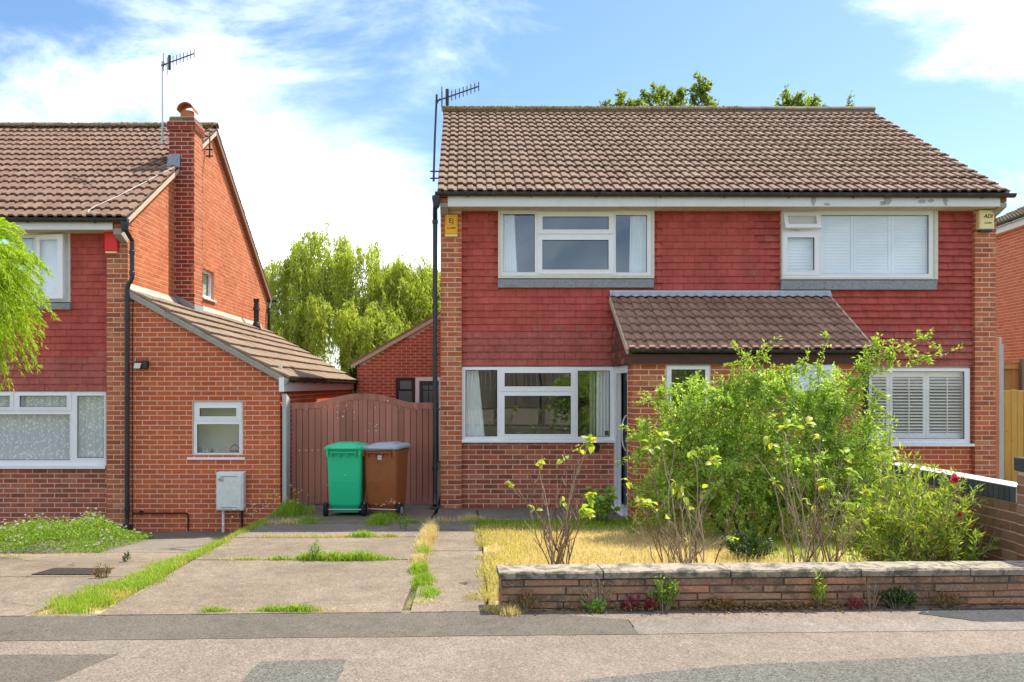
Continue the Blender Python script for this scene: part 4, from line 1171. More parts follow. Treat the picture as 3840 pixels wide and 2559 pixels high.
lp += bricks((LXW, LY, 0), (0, 1, 0), (1, 0, 0), 9.2, 1.725, 7.1, bg, holes=[(gw[0] - LY, gw[1] - LY, gw[2], gw[3])], clip=lambda u, z: z < lroof(u + LY) - 0.10, zb=LZ, vj=0.007)
lay(lwall, 'brick', lp)
MB().prism([(LP0 + 0.21, LY + 0.01, 4.06), (LP0 + 0.21, LY - 0.04, 4.07), (LP0 + 0.21, -0.15, 4.15), (LP0 + 0.21, -0.15, 4.24), (LP0 + 0.21, LY + 0.01, 4.24)], (LXW - LP0 - 0.21, 0, 0)).build('kneeler_stone', M['cement'], lwall)
for k in range(2):
    MB().cbox(LP0 + 0.211, LXW, -0.152, LY + 0.02, 4.248 + 0.073 * k, 4.312 + 0.066 * k, 0.004).build('corbel_brick', bp, wall if False else lwall)
MB().box(-10.0, LP0 + 0.205, -0.175, -0.15, 4.212, 4.368).build('fascia', M['fascia'], lhouse)
MB().box(-10.0, LP0 + 0.205, -0.149, LY + 0.14, 4.212, 4.225).build('soffit', M['soffit'], lhouse)
lclad = MB().box(-9.9, LP0, LY + 0.085, LY + 0.106, 1.80, 1.81).build('tile_cladding', M['hung_brown'], lhouse)
lox = -9.9
lay(lclad, 'hung_tile', hung((lox, LY + 0.05, 0), (1, 0, 0), (0, -1, 0), LP0 - lox, 1.795, 4.215, hung_m,
    holes=[(lwU[0] - lox, lwU[1] - lox, lap[2], 5)]), UV=UH_V, UF=UH_F)
MB().plate(lwU, [rect(cG, (-180, 355, 507, 842), LY + 0.06)], LY + 0.02, LY + 0.14).build('window_surround', M['trim'], lhouse)
MB().prism([(lap[0], LY + 0.055, lap[3]), (lap[0], LY - 0.008, lap[3] - 0.02), (lap[0], LY + 0.012, lap[2]), (lap[0], LY + 0.055, lap[2])], (lap[1] - lap[0], 0, 0)).build('lead_apron', M['lead'], lhouse)
wz, _ = window(lhouse, cG, LY + 0.065, (-180, 355, 507, 842), fixed=[(-160, 380, 250, 815), (270, 380, 480, 815)][:1])
# the casement nearest the pier stands ajar
a = rect(cG, (275, 358, 492, 828), LY + 0.03); b = rect(cG, (305, 395, 448, 790), LY + 0.03)
def swing(mb, xh, y0, ang):
    c, s = math.cos(ang), math.sin(ang)
    mb.v = [(xh + (x - xh) * c + (y - y0) * s, y0 - (x - xh) * s + (y - y0) * c, z) for x, y, z in mb.v]
    return mb
swing(MB().plate(a, [b], LY + 0.0, LY + 0.05), a[0], LY + 0.05, math.radians(10)).build('casement', M['upvc'], wz)
swing(MB().box(b[0] - .01, b[1] + .01, LY + 0.02, LY + 0.026, b[2] - .01, b[3] + .01), a[0], LY + 0.05, math.radians(10)).build('pane', M['glass'], wz)
window(lhouse, cF, LY + 0.075, (-300, 740, 568, 1135), fixed=[(412, 762, 557, 1095), (-260, 862, 375, 1107)],
       sashes=[((88, 745, 382, 840), (107, 762, 360, 822)), ((-290, 745, 72, 840), (-260, 762, 57, 822))], sill=(-300, 1132, 570, 1152))
# gable window
mb = MB()
y0, y1, z0, z1 = gw; xg = LXW - 0.06
mb.box(xg - 0.05, xg, y0, y0 + 0.07, z0, z1).box(xg - 0.05, xg, y1 - 0.07, y1, z0, z1).box(xg - 0.05, xg, y0 + 0.07, y1 - 0.07, z0, z0 + 0.07).box(xg - 0.05, xg, y0 + 0.07, y1 - 0.07, z1 - 0.07, z1)
w_ = mb.build('window', M['upvc'], lhouse)
MB().box(xg - 0.030, xg - 0.024, y0 + 0.06, y1 - 0.06, z0 + 0.06, z1 - 0.06).build('pane', M['glass'], w_)
MB().cbox(xg - 0.05, LXW + 0.04, y0 - 0.01, y1 + 0.05, z0 - 0.03, z0, 0.005).build('sill', M['upvc'], w_)
MB().box(xg - 0.085, xg - 0.075, y0 + 0.01, y1 - 0.01, z0 + 0.01, z1 - 0.01).build('blind', plain('pale_green_blind', (0.50, 0.62, 0.55), 0.9), w_)

# chimney
CX0, CX1, CY0, CY1 = -5.231, -4.787, 2.20, 2.70
ch = MB().box(CX0 + 0.003, CX1 - 0.003, CY0 + 0.003, CY1 - 0.003, 2.8, 6.60).build('chimney', M['mortar_dark'], lhouse)
bc = M['brick_chimney']
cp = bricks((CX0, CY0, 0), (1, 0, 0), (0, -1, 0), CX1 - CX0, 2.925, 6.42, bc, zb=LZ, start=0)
cp += bricks((CX1, CY0, 0), (0, 1, 0), (1, 0, 0), CY1 - CY0, 2.925, 6.42, bg, zb=LZ, start=1)  # sunlit side takes the lighter gable brick: light put into the colour
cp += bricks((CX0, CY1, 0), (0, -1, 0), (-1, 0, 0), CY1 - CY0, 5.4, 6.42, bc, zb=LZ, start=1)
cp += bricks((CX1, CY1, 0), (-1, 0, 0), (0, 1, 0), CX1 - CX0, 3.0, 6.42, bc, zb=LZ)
e = 0.028
for (O_, U_, N_, w_2) in (((CX0 - e, CY0 - e, 0), (1, 0, 0), (0, -1, 0), CX1 - CX0 + 2*e), ((CX1 + e, CY0 - e, 0), (0, 1, 0), (1, 0, 0), CY1 - CY0 + 2*e), ((CX0 - e, CY1 + e, 0), (0, -1, 0), (-1, 0, 0), CY1 - CY0 + 2*e)):
    cp += bricks(O_, U_, N_, w_2, 6.425, 6.575, bc, zb=6.425, start=0)
for (O_, U_, N_, w_2) in (((CX0, CY0, 0), (1, 0, 0), (0, -1, 0), CX1 - CX0), ((CX1, CY0, 0), (0, 1, 0), (1, 0, 0), CY1 - CY0)):
    cp += bricks(O_, U_, N_, w_2, 6.585, 6.655, M['brick_dark'], zb=6.585)
lay(ch, 'brick', cp, limit=280)
MB().box(CX0 - e + 0.008, CX1 + e - 0.008, CY0 - e + 0.008, CY1 + e - 0.008, 6.42, 6.578).build('corbel_core', M['mortar_dark'], ch)
MB().prism([(CX0 + 0.01, CY0 + 0.01, 6.578), (CX1 - 0.01, CY0 + 0.01, 6.578), (CX1 - 0.01, CY1 - 0.01, 6.578), (CX0 + 0.01, CY1 - 0.01, 6.578)], (0, 0, 0.085)).build('flaunching', M['cement'], ch)
# pot with a half-round hood
pcx, pcy, pz = -4.985, 2.45, 6.655
mb = MB().lathe([(0.135, 0.0), (0.135, 0.02), (0.125, 0.03), (0.118, 0.165), (0.098, 0.165), (0.10, 0.02)], (pcx, pcy, pz), 20)
pot = mb.build('chimney_pot', M['terracotta'], ch, smooth=False)
mb = MB(); vs = []; kk = 14
for yy in (pcy - 0.14, pcy + 0.15):
    for rr in (0.155, 0.135):
        for j in range(kk + 1):
            an = math.pi * (0.02 + 0.96 * j / kk)
            vs.append((pcx + math.cos(an) * rr, yy, pz + 0.150 + math.sin(an) * rr))
q = kk + 1; fs = []
for j in range(kk): fs += [(j, j+1, 2*q+j+1, 2*q+j), (q+j, 3*q+j, 3*q+j+1, q+j+1), (j, q+j, q+j+1, j+1), (2*q+j, 2*q+j+1, 3*q+j+1, 3*q+j)]
fs += [(0, 2*q, 3*q, q), (kk, q+kk, 3*q+kk, 2*q+kk)]
mb.add(vs, fs).build('pot_hood', M['terracotta'], pot)
MB().prism([(-5.26, 2.12, 5.735), (-5.02, 2.12, 5.735), (-5.03, 2.188, 5.99), (-5.235, 2.188, 5.99)], (0, 0.008, 0.004)).build('lead_apron', M['lead'], ch)
MB().prism([(-5.137, 2.192, 3.40), (-4.78, 2.192, 3.20), (-4.78, 2.192, 3.32), (-5.137, 2.192, 3.50)], (0, -0.004, 0)).build('lead_flashing', M['lead'], ch)
MB().prism([(-4.779, 2.19, 3.19), (-4.779, 2.72, 3.19), (-4.779, 2.72, 3.32), (-4.779, 2.19, 3.32)], (0.004, 0, 0)).build('lead_flashing', M['lead_new'], ch)

# roof
LNC, LNR = 17, 16
LTW = 0.2925; lx0 = -5.045 - LNC * LTW
LS = Vector((0, LR_Y - LE_Y, LR_Z - LE_Z)); LTG = LS.length / LNR
ln = Vector((1, 0, 0)).cross(LS.normalized())
LQ = lambda x, t, d: Vector((x, LE_Y, LE_Z)) + LS * t + ln * d
lrf = MB().add([LQ(lx0, 0.01, -0.004), LQ(-5.055, 0.01, -0.004), LQ(-5.055, 1, -0.004), LQ(lx0, 1, -0.004), LQ(lx0, 0.01, -0.03), LQ(-5.055, 0.01, -0.03), LQ(-5.055, 1, -0.03), LQ(lx0, 1, -0.03)],
       [(0,1,2,3), (7,6,5,4), (0,4,5,1), (1,5,6,2), (2,6,7,3), (3,7,4,0)])
zb2 = LR_Z - (9.55 - LR_Y) * LSL
lrf.add([(lx0, LR_Y, LR_Z + 0.03), (-5.045, LR_Y, LR_Z + 0.03), (-5.045, 9.55, zb2 + 0.03), (lx0, 9.55, zb2 + 0.03), (lx0, LR_Y, LR_Z - 0.03), (-5.045, LR_Y, LR_Z - 0.03), (-5.045, 9.55, zb2 - 0.03), (lx0, 9.55, zb2 - 0.03)],
       [(0,1,2,3), (7,6,5,4), (0,4,5,1), (1,5,6,2), (2,6,7,3), (3,7,4,0)])
lrf = lrf.build('roof', M['underlay'], lhouse)
ltv, ltf = tile_mesh(LTW - 0.002, LTG * 1.28)
lay(lrf, 'roof_tile', roof_tiles((lx0, LE_Y, LE_Z), (1, 0, 0), LS, LNC, LNR, LTW, LTG, M['tile_left'],
    keep=lambda p: not (p.x > CX0 - 0.0 and CY0 - 0.1 < p.y < CY1)), UV=ltv, UF=ltf)
LSb = Vector((0, LR_Y - 9.55, LR_Z - zb2)); Gb = LSb.length / 16
lay(lrf, 'rear_roof_tile', roof_tiles((-5.045, 9.55, zb2), (-1, 0, 0), LSb, 3, 16, LTW, Gb, M['tile_left']), UV=ltv, UF=ltf, limit=0)
ridge_row(lrf, lx0, -5.03, LR_Y, LR_Z + 0.025, 0.125)
MB().add([LQ(-5.137 + 0.002, 0.01, -0.105), LQ(-5.052, 0.01, -0.105), LQ(-5.052, 1, -0.105), LQ(-5.135, 1, -0.105), LQ(-5.135, 0.01, -0.031), LQ(-5.052, 0.01, -0.031), LQ(-5.052, 1, -0.031), LQ(-5.135, 1, -0.031)],
         [(0,3,2,1), (4,5,6,7), (0,1,5,4), (1,2,6,5), (2,3,7,6), (3,0,4,7)]).build('bargeboard', M['verge'], lrf)
MB().add([(-5.135, LR_Y, LR_Z - 0.15), (-5.05, LR_Y, LR_Z - 0.15), (-5.05, 9.5, zb2 - 0.14), (-5.135, 9.5, zb2 - 0.14), (-5.135, LR_Y, LR_Z - 0.032), (-5.05, LR_Y, LR_Z - 0.032), (-5.05, 9.5, zb2 - 0.002), (-5.135, 9.5, zb2 - 0.002)],
         [(0,3,2,1), (4,5,6,7), (0,1,5,4), (1,2,6,5), (2,3,7,6), (3,0,4,7)]).build('bargeboard', plain('brown_bargeboard', (0.23, 0.12, 0.06), 0.7), lrf)
gutter(lhouse, (-10.0, -0.235, 4.385), (-5.0, -0.235, 4.365), 0.058, brackets=5)
lx = X(476, 0.02)
ld = pipe(lhouse, [(-5.055, -0.235, 4.33), (-5.055, -0.20, 4.22), (X(495, 0.03), 0.03, 4.08), (X(495, 0.03), 0.03, 3.52), (X(490, 0.03), 0.03, 3.46), (lx + 0.02, 0.03, 3.42), (lx, 0.03, 3.34), (lx, 0.03, -0.15), (lx - 0.01, 0.0, -0.26)], 0.034, (3.9, 3.58, 3.2, 2.9, 1.68, 0.0))
MB().lathe([(0.034, -0.10), (0.05, -0.07), (0.06, 0.0), (0.062, 0.05), (0.055, 0.05)], (-5.055, -0.225, 4.27), 14).build('hopper', M['black'], ld)
MB().cbox(lx - 0.07, lx + 0.06, -0.06, 0.085, -0.36, -0.24, 0.01).build('drain_shoe', M['black'], ld)
pipe(lhouse, [(-5.07, 9.5, 4.2), (-5.07, 9.35, 4.0), (-5.07, 9.25, 3.9), (-5.07, 9.25, 2.6)], 0.04, (3.8,), m=M['black'])
gutter(lhouse, (-6.0, 9.62, zb2 - 0.02), (-4.95, 9.62, zb2 - 0.03), 0.06)

# ------------------------------------------------------------------ lean-to beside the left-hand house
lean = thing('side_extension', (-4.0, 0.115, LZ), 'single storey red brick lean-to with small white window and meter box', 'extension')
EY, EX1 = 0.115, -2.807
ew = rect(cH, (980, 12, 1520, 608), EY + 0.03)
elz = lambda x: 3.292 - 0.5555 * (x + 5.08)
mb = MB()
xs = [LXW - 0.01, ew[0] + 0.01, ew[1] - 0.01, EX1 - 0.0035]
for a, b in zip(xs[:-1], xs[1:]):
    mid = ew[0] < (a + b) / 2 < ew[1]
    for (l, h0, h1) in ([(LZ, ew[2] + 0.01, ew[2] + 0.01), (ew[3] - 0.01, elz(a), elz(b))] if mid else [(LZ, elz(a), elz(b))]):
        mb.prism([(a, EY + 0.003, l), (b, EY + 0.003, l), (b, EY + 0.003, h1), (a, EY + 0.003, h0)], (0, 0.1, 0))
mb.box(EX1 - 0.1, EX1 - 0.003, EY + 0.104, 8.5, LZ, 1.98)
ewall = mb.build('wall', M['mortar'], lean)
ep = bricks((LXW, EY, 0), (1, 0, 0), (0, -1, 0), EX1 - LXW, LZ, 3.3, M['brick_red'], holes=[(ew[0] - LXW, ew[1] - LXW, ew[2], ew[3])], clip=lambda u, z: z < elz(u + LXW) - 0.005, zb=LZ, start=0)
ep += bricks((EX1, EY, 0), (0, 1, 0), (1, 0, 0), 8.4, LZ, 1.95, M['brick_red'], zb=LZ, start=1)
lay(ewall, 'brick', ep)
window(lean, cH, EY + 0.035, (980, 12, 1520, 608), sashes=[((1000, 25, 1505, 222), (1055, 88, 1447, 176)), ((990, 232, 1512, 600), (1027, 260, 1478, 565))], sill=(925, 613, 1545, 640))
MB().box(ew[0] - 0.5, ew[1] + 0.5, 0.56, 0.58, 0.4, 2.2).build('inner_wall', M['room_green'], lean)
MB().box(ew[0] - 0.05, ew[1] + 0.05, 0.25, 0.50, ew[2] - 0.02, ew[2] + 0.015).build('window_shelf', M['upvc'], lean)
EO = Vector((-2.66, 0.03, 1.965)); EV = Vector((-2.42, 0, 1.345)); EU = Vector((0, 1, 0))
ENC, ENR = 29, 8; ETW = 0.295; ETG = EV.length / ENR
en = EU.cross(EV.normalized())
EQ = lambda y, t, d: Vector((EO.x, y, EO.z)) + EV * t + en * d
erf = MB().add([EQ(0.04, 0.01, -0.004), EQ(8.55, 0.01, -0.004), EQ(8.55, 1, -0.004), EQ(0.04, 1, -0.004), EQ(0.04, 0.01, -0.03), EQ(8.55, 0.01, -0.03), EQ(8.55, 1, -0.03), EQ(0.04, 1, -0.03)],
       [(0,1,2,3), (7,6,5,4), (0,4,5,1), (1,5,6,2), (2,6,7,3), (3,7,4,0)]).build('roof', M['underlay'], lean)
etv, etf = tile_mesh(ETW - 0.002, ETG * 1.25)
lay(erf, 'roof_tile', roof_tiles(EO, EU, EV, ENC, ENR, ETW, ETG, M['tile_lean']), UV=etv, UF=etf)
MB().add([EQ(0.035, 0.0, -0.083), EQ(0.10, 0.0, -0.083), EQ(0.10, 0.995, -0.083), EQ(0.035, 0.995, -0.083), EQ(0.035, 0.0, -0.031), EQ(0.10, 0.0, -0.031), EQ(0.10, 0.995, -0.031), EQ(0.035, 0.995, -0.031)],
         [(0,3,2,1), (4,5,6,7), (0,1,5,4), (1,2,6,5), (2,3,7,6), (3,0,4,7)]).build('bargeboard', plain('grey_bargeboard', (0.36, 0.31, 0.26), 0.85, 0.2, 14.0, dirt=(0.2, 0.18, 0.15), dirt_amt=0.6), erf)
MB().add([EQ(0.035, 0.0, -0.029), EQ(0.075, 0.0, -0.029), EQ(0.075, 1, -0.029), EQ(0.035, 1, -0.029), EQ(0.035, 0.0, 0.004), EQ(0.075, 0.0, 0.004), EQ(0.075, 1, 0.004), EQ(0.035, 1, 0.004)],
         [(0,3,2,1), (4,5,6,7), (0,1,5,4), (1,2,6,5), (2,3,7,6), (3,0,4,7)]).build('verge_mortar', M['cement'], erf)
MB().prism([(-5.136, 0.05, 3.28), (-5.02, 0.05, 3.26), (-5.136, 0.05, 3.45)], (0, 8.5, 0)).build('cement_flashing', M['cement'], erf)
MB().box(-2.765, -2.74, 0.06, 8.5, 1.785, 1.955).build('fascia', M['fascia'], lean)
MB().box(-2.81, -2.73, 0.032, 0.06, 1.783, 2.0).build('fascia_end', M['upvc'], lean)
gutter(lean, (-2.685, 0.08, 1.985), (-2.685, 8.6, 1.97), 0.052, brackets=9)
fl = MB().lathe([(0.11, -0.08), (0.10, 0.06), (0.075, 0.14), (0.062, 0.15), (0.062, 0.42), (0.085, 0.43), (0.06, 0.56), (0.055, 0.62), (0.07, 0.63), (0.07, 0.70), (0.0, 0.70)], (-4.85, 7.0, 3.21), 16).build('flue', M['black'], lean)
# meter box, pipes and fittings on its front wall
def wz_(r, y): return rect(cH, r, y)
r = wz_((1235, 770, 1527, 1182), EY - 0.12)
mbx = MB().cbox(r[0], r[1], EY - 0.16, EY - 0.002, r[2], r[3], 0.012).build('meter_box', M['meter'], lean)
MB().cbox(r[0] + 0.012, r[1] - 0.03, EY - 0.172, EY - 0.1605, r[2] + 0.02, r[3] - 0.04, 0.005).build('meter_door', M['meter'], mbx)
for k in (0, 1):
    zz = r[3] - 0.07 if k == 0 else r[2] + 0.045
    MB().box(r[0] + 0.08, r[1] - 0.09, EY - 0.1745, EY - 0.1722, zz, zz + 0.006).build('door_groove', M['ink'], mbx)
text_obj('number', '40', 0.085, (r[0] + 0.075, EY - 0.1735, r[3] - 0.115), M['gold_ink'], mbx, bold=0.002)
MB().tube([(X(836, 0), EY - 0.10, r[2]), (X(836, 0), EY - 0.10, -0.36)], 0.021, 10).build('meter_pipe', M['meter'], lean)
MB().tube([(X(903, 0), EY - 0.05, r[2]), (X(903, 0), EY - 0.05, -0.30)], 0.017, 10).build('gas_pipe', M['brown_frame'], lean)
MB().tube([(X(498, 0.09), EY - 0.012, -0.06 - 0.02), (X(694, 0.09), EY - 0.018, -0.075), (X(703, 0.09), EY - 0.018, -0.085), (X(705, 0.09), EY - 0.018, -0.10), (X(705, 0.09), EY - 0.018, -0.34)], 0.012, 8).build('waste_pipe', M['brown_frame'], lean)
MB().tube([(X(530, 0.11), EY - 0.0025, Z(1923, 0.11)), (X(530, 0.11), EY + 0.02, Z(1923, 0.11))], 0.038, 18).build('vent_hole', M['ink'], lean)
MB().tube([(X(499, 0.1), EY - 0.008, 3.25), (X(497, 0.1), EY - 0.010, 2.9), (X(496, 0.1), EY - 0.008, 2.3), (X(496, 0.1), EY - 0.008, -0.30)], 0.0055, 6).build('cable', M['brown_frame'], lean)

# ================================================================== house beyond on the right
nb = thing('neighbouring_house', (14.6, 8.0, 0.0), 'orange brick house with black gutter seen past the right-hand corner', 'house')
nu = Vector((-0.1, -1.0, 0)).normalized(); nn_ = Vector((-1.0, 0.1, 0)).normalized()
NO = Vector((13.78, 11.1, 0))
core = MB().prism([NO - nn_ * 0.004, NO + nu * 7 - nn_ * 0.004, NO + nu * 7 - nn_ * 0.3, NO - nn_ * 0.3], (0, 0, 5.85)).build('wall', M['mortar'], nb)
lay(core, 'brick', bricks(NO, nu, nn_, 7.0, 0.0, 5.75, M['brick_right'], zb=0.0), limit=0)
MB().prism([NO + nn_ * 0.15 + Vector((0, 0, 5.68)), NO + nu * 7 + nn_ * 0.15 + Vector((0, 0, 5.68)), NO + nu * 7 - nn_ * 0.01 + Vector((0, 0, 5.68)), NO - nn_ * 0.01 + Vector((0, 0, 5.68))], (0, 0, 0.17)).build('fascia', M['fascia'], nb)
gutter(nb, NO + nn_ * 0.22 + Vector((0, 0, 5.90)), NO + nu * 7 + nn_ * 0.22 + Vector((0, 0, 5.90)), 0.06, m=M['black'], brackets=7)
nv = Vector((3.6, 0, 1.6)); nro = NO + nn_ * 0.22 + Vector((0, 0, 5.88))
MB().add([nro, nro + nu * 7, nro + nu * 7 + nv, nro + nv, nro - Vector((0,0,.05)), nro + nu * 7 - Vector((0,0,.05)), nro + nu * 7 + nv - Vector((0,0,.05)), nro + nv - Vector((0,0,.05))], [(0,1,2,3), (7,6,5,4), (0,4,5,1), (1,5,6,2), (2,6,7,3), (3,7,4,0)]).build('roof', M['underlay'], nb)
g_ = nv.length / 12
ntv, ntf = tile_mesh(0.29, g_ * 1.25)
lay(nb, 'roof_tile', roof_tiles(nro, nu, nv, 24, 12, 0.292, g_, M['tile_lean']), UV=ntv, UF=ntf, limit=0)

# ================================================================== outbuilding behind the gate
shed = thing('outbuilding', (-1.2, 8.3, 0.0), 'low red brick outbuilding behind the driveway gate with sloping roof', 'outbuilding')
SY = 8.3
sz = lambda x: 2.36 + (x + 2.66) * 0.571
cJ = zoomed(960, 1350, 2.613)
sw = rect(cJ, (1370, 172, 1560, 470), SY); sd = rect(cJ, (1561, 172, 1830, 560), SY)
mb = MB()
mb.prism([(-2.652, SY + 0.003, -0.1), (sw[0], SY + 0.003, -0.1), (sw[0], SY + 0.003, sz(sw[0])), (-2.652, SY + 0.003, sz(-2.66))], (0, 0.2, 0))
mb.prism([(sw[0], SY + 0.003, sw[3]), (2.5, SY + 0.003, sw[3]), (2.5, SY + 0.003, sz(2.5)), (sw[0], SY + 0.003, sz(sw[0]))], (0, 0.2, 0))
mb.box(sw[0], sw[1], SY + 0.003, SY + 0.2, -0.1, sw[2])
mb.box(-2.652, -2.45, SY + 0.21, 13, -0.1, 2.3)
sc_ = mb.build('wall', M['mortar'], shed)
lay(sc_, 'brick', bricks((-2.66, SY, 0), (1, 0, 0), (0, -1, 0), 3.0, 0.0, 3.9, M['brick_shed'], holes=[(sw[0] + 2.66, sd[1] + 2.66, -1, sw[3])], clip=lambda u, z: z < sz(u - 2.66) - 0.03, zb=0.0), limit=0)
mb = MB().plate(sw, [rect(cJ, (1408, 205, 1525, 285), SY), rect(cJ, (1398, 305, 1530, 450), SY)], SY - 0.02, SY + 0.06)
f_ = mb.build('window', M['brown_frame'], shed)
for q in ((1408, 205, 1525, 285), (1398, 305, 1530, 450)):
    r = rect(cJ, q, SY); MB().box(r[0] - .01, r[1] + .01, SY + 0.02, SY + 0.03, r[2] - .01, r[3] + .01).build('pane', M['glass_frost'], f_)
f_ = MB().plate((sd[0], sd[1], 0.0, sd[3]), [(sd[0] + 0.10, sd[1] - 0.10, 0.0, sd[3] - 0.09)], SY - 0.02, SY + 0.07).build('door_frame', M['upvc'], shed)
gl = rect(cJ, (1638, 250, 1800, 420), SY)
f_ = MB().plate((sd[0] + 0.105, sd[1] - 0.105, 0.01, sd[3] - 0.095), [gl], SY + 0.0, SY + 0.05).build('door', M['door'], shed)
MB().box(gl[0] - .01, gl[1] + .01, SY + 0.02, SY + 0.03, gl[2] - .01, gl[3] + .01).build('pane', M['glass_frost'], f_)
for k in (0.33, 0.66):
    MB().box(gl[0] + (gl[1]-gl[0])*k - .01, gl[0] + (gl[1]-gl[0])*k + .01, SY + 0.012, SY + 0.019, gl[2], gl[3]).build('glazing_bar', M['ink'], f_)
MB().box(gl[0], gl[1], SY + 0.0118, SY + 0.0192, gl[2] + 0.30, gl[2] + 0.32).build('glazing_bar', M['ink'], f_)
MB().box(-2.4, 2.4, SY + 0.8, SY + 0.85, 0, 2.4).build('inner_wall', M['room'], shed)
A_, B_ = Vector((-2.80, SY - 0.08, sz(-2.80) + 0.02)), Vector((2.6, SY - 0.08, sz(2.6) + 0.02))
rf = MB().prism([A_, B_, B_ + Vector((0, 0, 0.09)), A_ + Vector((0, 0, 0.09))], (0, 0.03, 0)).build('bargeboard', M['verge'], shed)
sv = (B_ - A_)
MB().prism([A_ + Vector((0, 0, 0.092)), B_ + Vector((0, 0, 0.092)), B_ + Vector((0, 0, 0.16)), A_ + Vector((0, 0, 0.16))], (0, 5, 0)).build('roof', M['tile_lean'], shed)

# ================================================================== gate and its posts
GY, GX0, GX1, GXC = 0.30, -2.668, -0.474, -1.563
def gtop(x):
    t = abs(x - GXC) / 1.1
    s = min(1.0, max(0.0, (t - 0.08) / 0.70))
    return 1.609 + 0.142 * (0.5 + 0.5 * math.cos(math.pi * s))
def gate_leaf(x0, x1, label):
    g = thing('gate_leaf', ((x0 + x1) / 2, GY, 0.02), label, 'gate', 'pair of driveway gate leaves')
    n = 22; xs = [x0 + (x1 - x0) * i / n for i in range(n + 1)]
    mb = MB()
    for a, b in zip(xs[:-1], xs[1:]):
        mb.add([(a, GY, gtop(a) - 0.095), (b, GY, gtop(b) - 0.095), (b, GY, gtop(b)), (a, GY, gtop(a)), (a, GY + 0.05, gtop(a) - 0.095), (b, GY + 0.05, gtop(b) - 0.095), (b, GY + 0.05, gtop(b)), (a, GY + 0.05, gtop(a))],
               [(0,1,2,3), (7,6,5,4), (0,4,5,1), (3,2,6,7)])
    mb.build('top_rail', M['gate'], g)
    for a, b in ((x0, x0 + 0.062), (x1 - 0.062, x1)):
        MB().prism([(a, GY + 0.002, 0.03), (b, GY + 0.002, 0.03), (b, GY + 0.002, gtop(b) - 0.096), (a, GY + 0.002, gtop(a) - 0.096)], (0, 0.045, 0)).build('stile', M['gate'], g)
    k = 10 if True else 11
    xa, xb = x0 + 0.066, x1 - 0.066
    w = (xb - xa) / k
    for i in range(k):
        a, b = xa + i * w + 0.003, xa + (i + 1) * w - 0.003
        zt0, zt1 = gtop(a) - 0.098, gtop(b) - 0.098
        yy = GY + 0.010 + RND.uniform(0, 0.002)
        MB().add([(a, yy + 0.004, 0.04), (a + 0.005, yy, 0.04), (b - 0.005, yy, 0.04), (b, yy + 0.004, 0.04), (a, yy + 0.004, zt0), (a + 0.005, yy, zt0), (b - 0.005, yy, zt1), (b, yy + 0.004, zt1),
                  (a, yy + 0.02, 0.04), (b, yy + 0.02, 0.04), (a, yy + 0.02, zt0), (b, yy + 0.02, zt1)],
                 [(0,1,5,4), (1,2,6,5), (2,3,7,6), (3,9,11,7), (8,0,4,10), (4,5,6,7), (4,7,11,10), (0,8,9,3)]).build('plank', M['gate'], g)
    MB().box(xa, xb, GY + 0.034, GY + 0.05, 0.1, 1.50).build('gap_shade_board', M['gate_gap_shade'], g)  # dark sheet behind the planks, shade of the gaps put into its colour
    return g
gl_ = gate_leaf(GX0, GXC - 0.002, 'left leaf of the brown plank gate, behind the green bin')
gr_ = gate_leaf(GXC + 0.002, GX1, 'right leaf of the brown plank gate, beside the black downpipe')
def spots(g, lst):
    for (zx, zy, s) in lst:
        px, py = cJ(zx, zy); x, z = X(px, GY), Z(py, GY)
        MB().prism([(x + math.cos(a) * s, GY + (0.0085 if z < gtop(x) - 0.1 else -0.0005), z + math.sin(a) * s) for a in (0, 1.05, 2.1, 3.14, 4.19, 5.24)], (0, -0.001, 0)).build('paint_spot', M['white_dot'], g)
spots(gl_, [(425, 887, .010), (490, 886, .010), (549, 886, .010), (608, 885, .010), (667, 880, .010), (797, 450, .009), (796, 511, .008), (850, 555, .013), (862, 503, .007), (798, 570, .008), (962, 515, .008), (885, 448, .009), (962, 573, .006), (490, 482, .008), (672, 462, .008), (728, 448, .008)])
spots(gr_, [(1113, 628, .008), (1100, 695, .009), (1181, 635, .009), (1172, 655, .008), (1176, 695, .010), (1170, 470, .008), (1292, 400, .010), (1408, 460, .007)])
p_ = MB().prism([(-2.755, 0.02, -0.05), (-2.755, 0.31, -0.05), (-2.755, 0.31, 1.668), (-2.755, 0.02, 1.75)], (0.062, 0, 0)).build('gate_post', M['concrete_post'])
tag(p_, 'pale concrete gate post against the lean-to corner', 'post')
p_ = MB().cbox(-0.470, -0.455, GY - 0.01, GY + 0.08, 0.0, 1.62, 0.004).build('gate_post', M['concrete_post'])
tag(p_, 'thin pale post strip between the gate and the black downpipe', 'post')

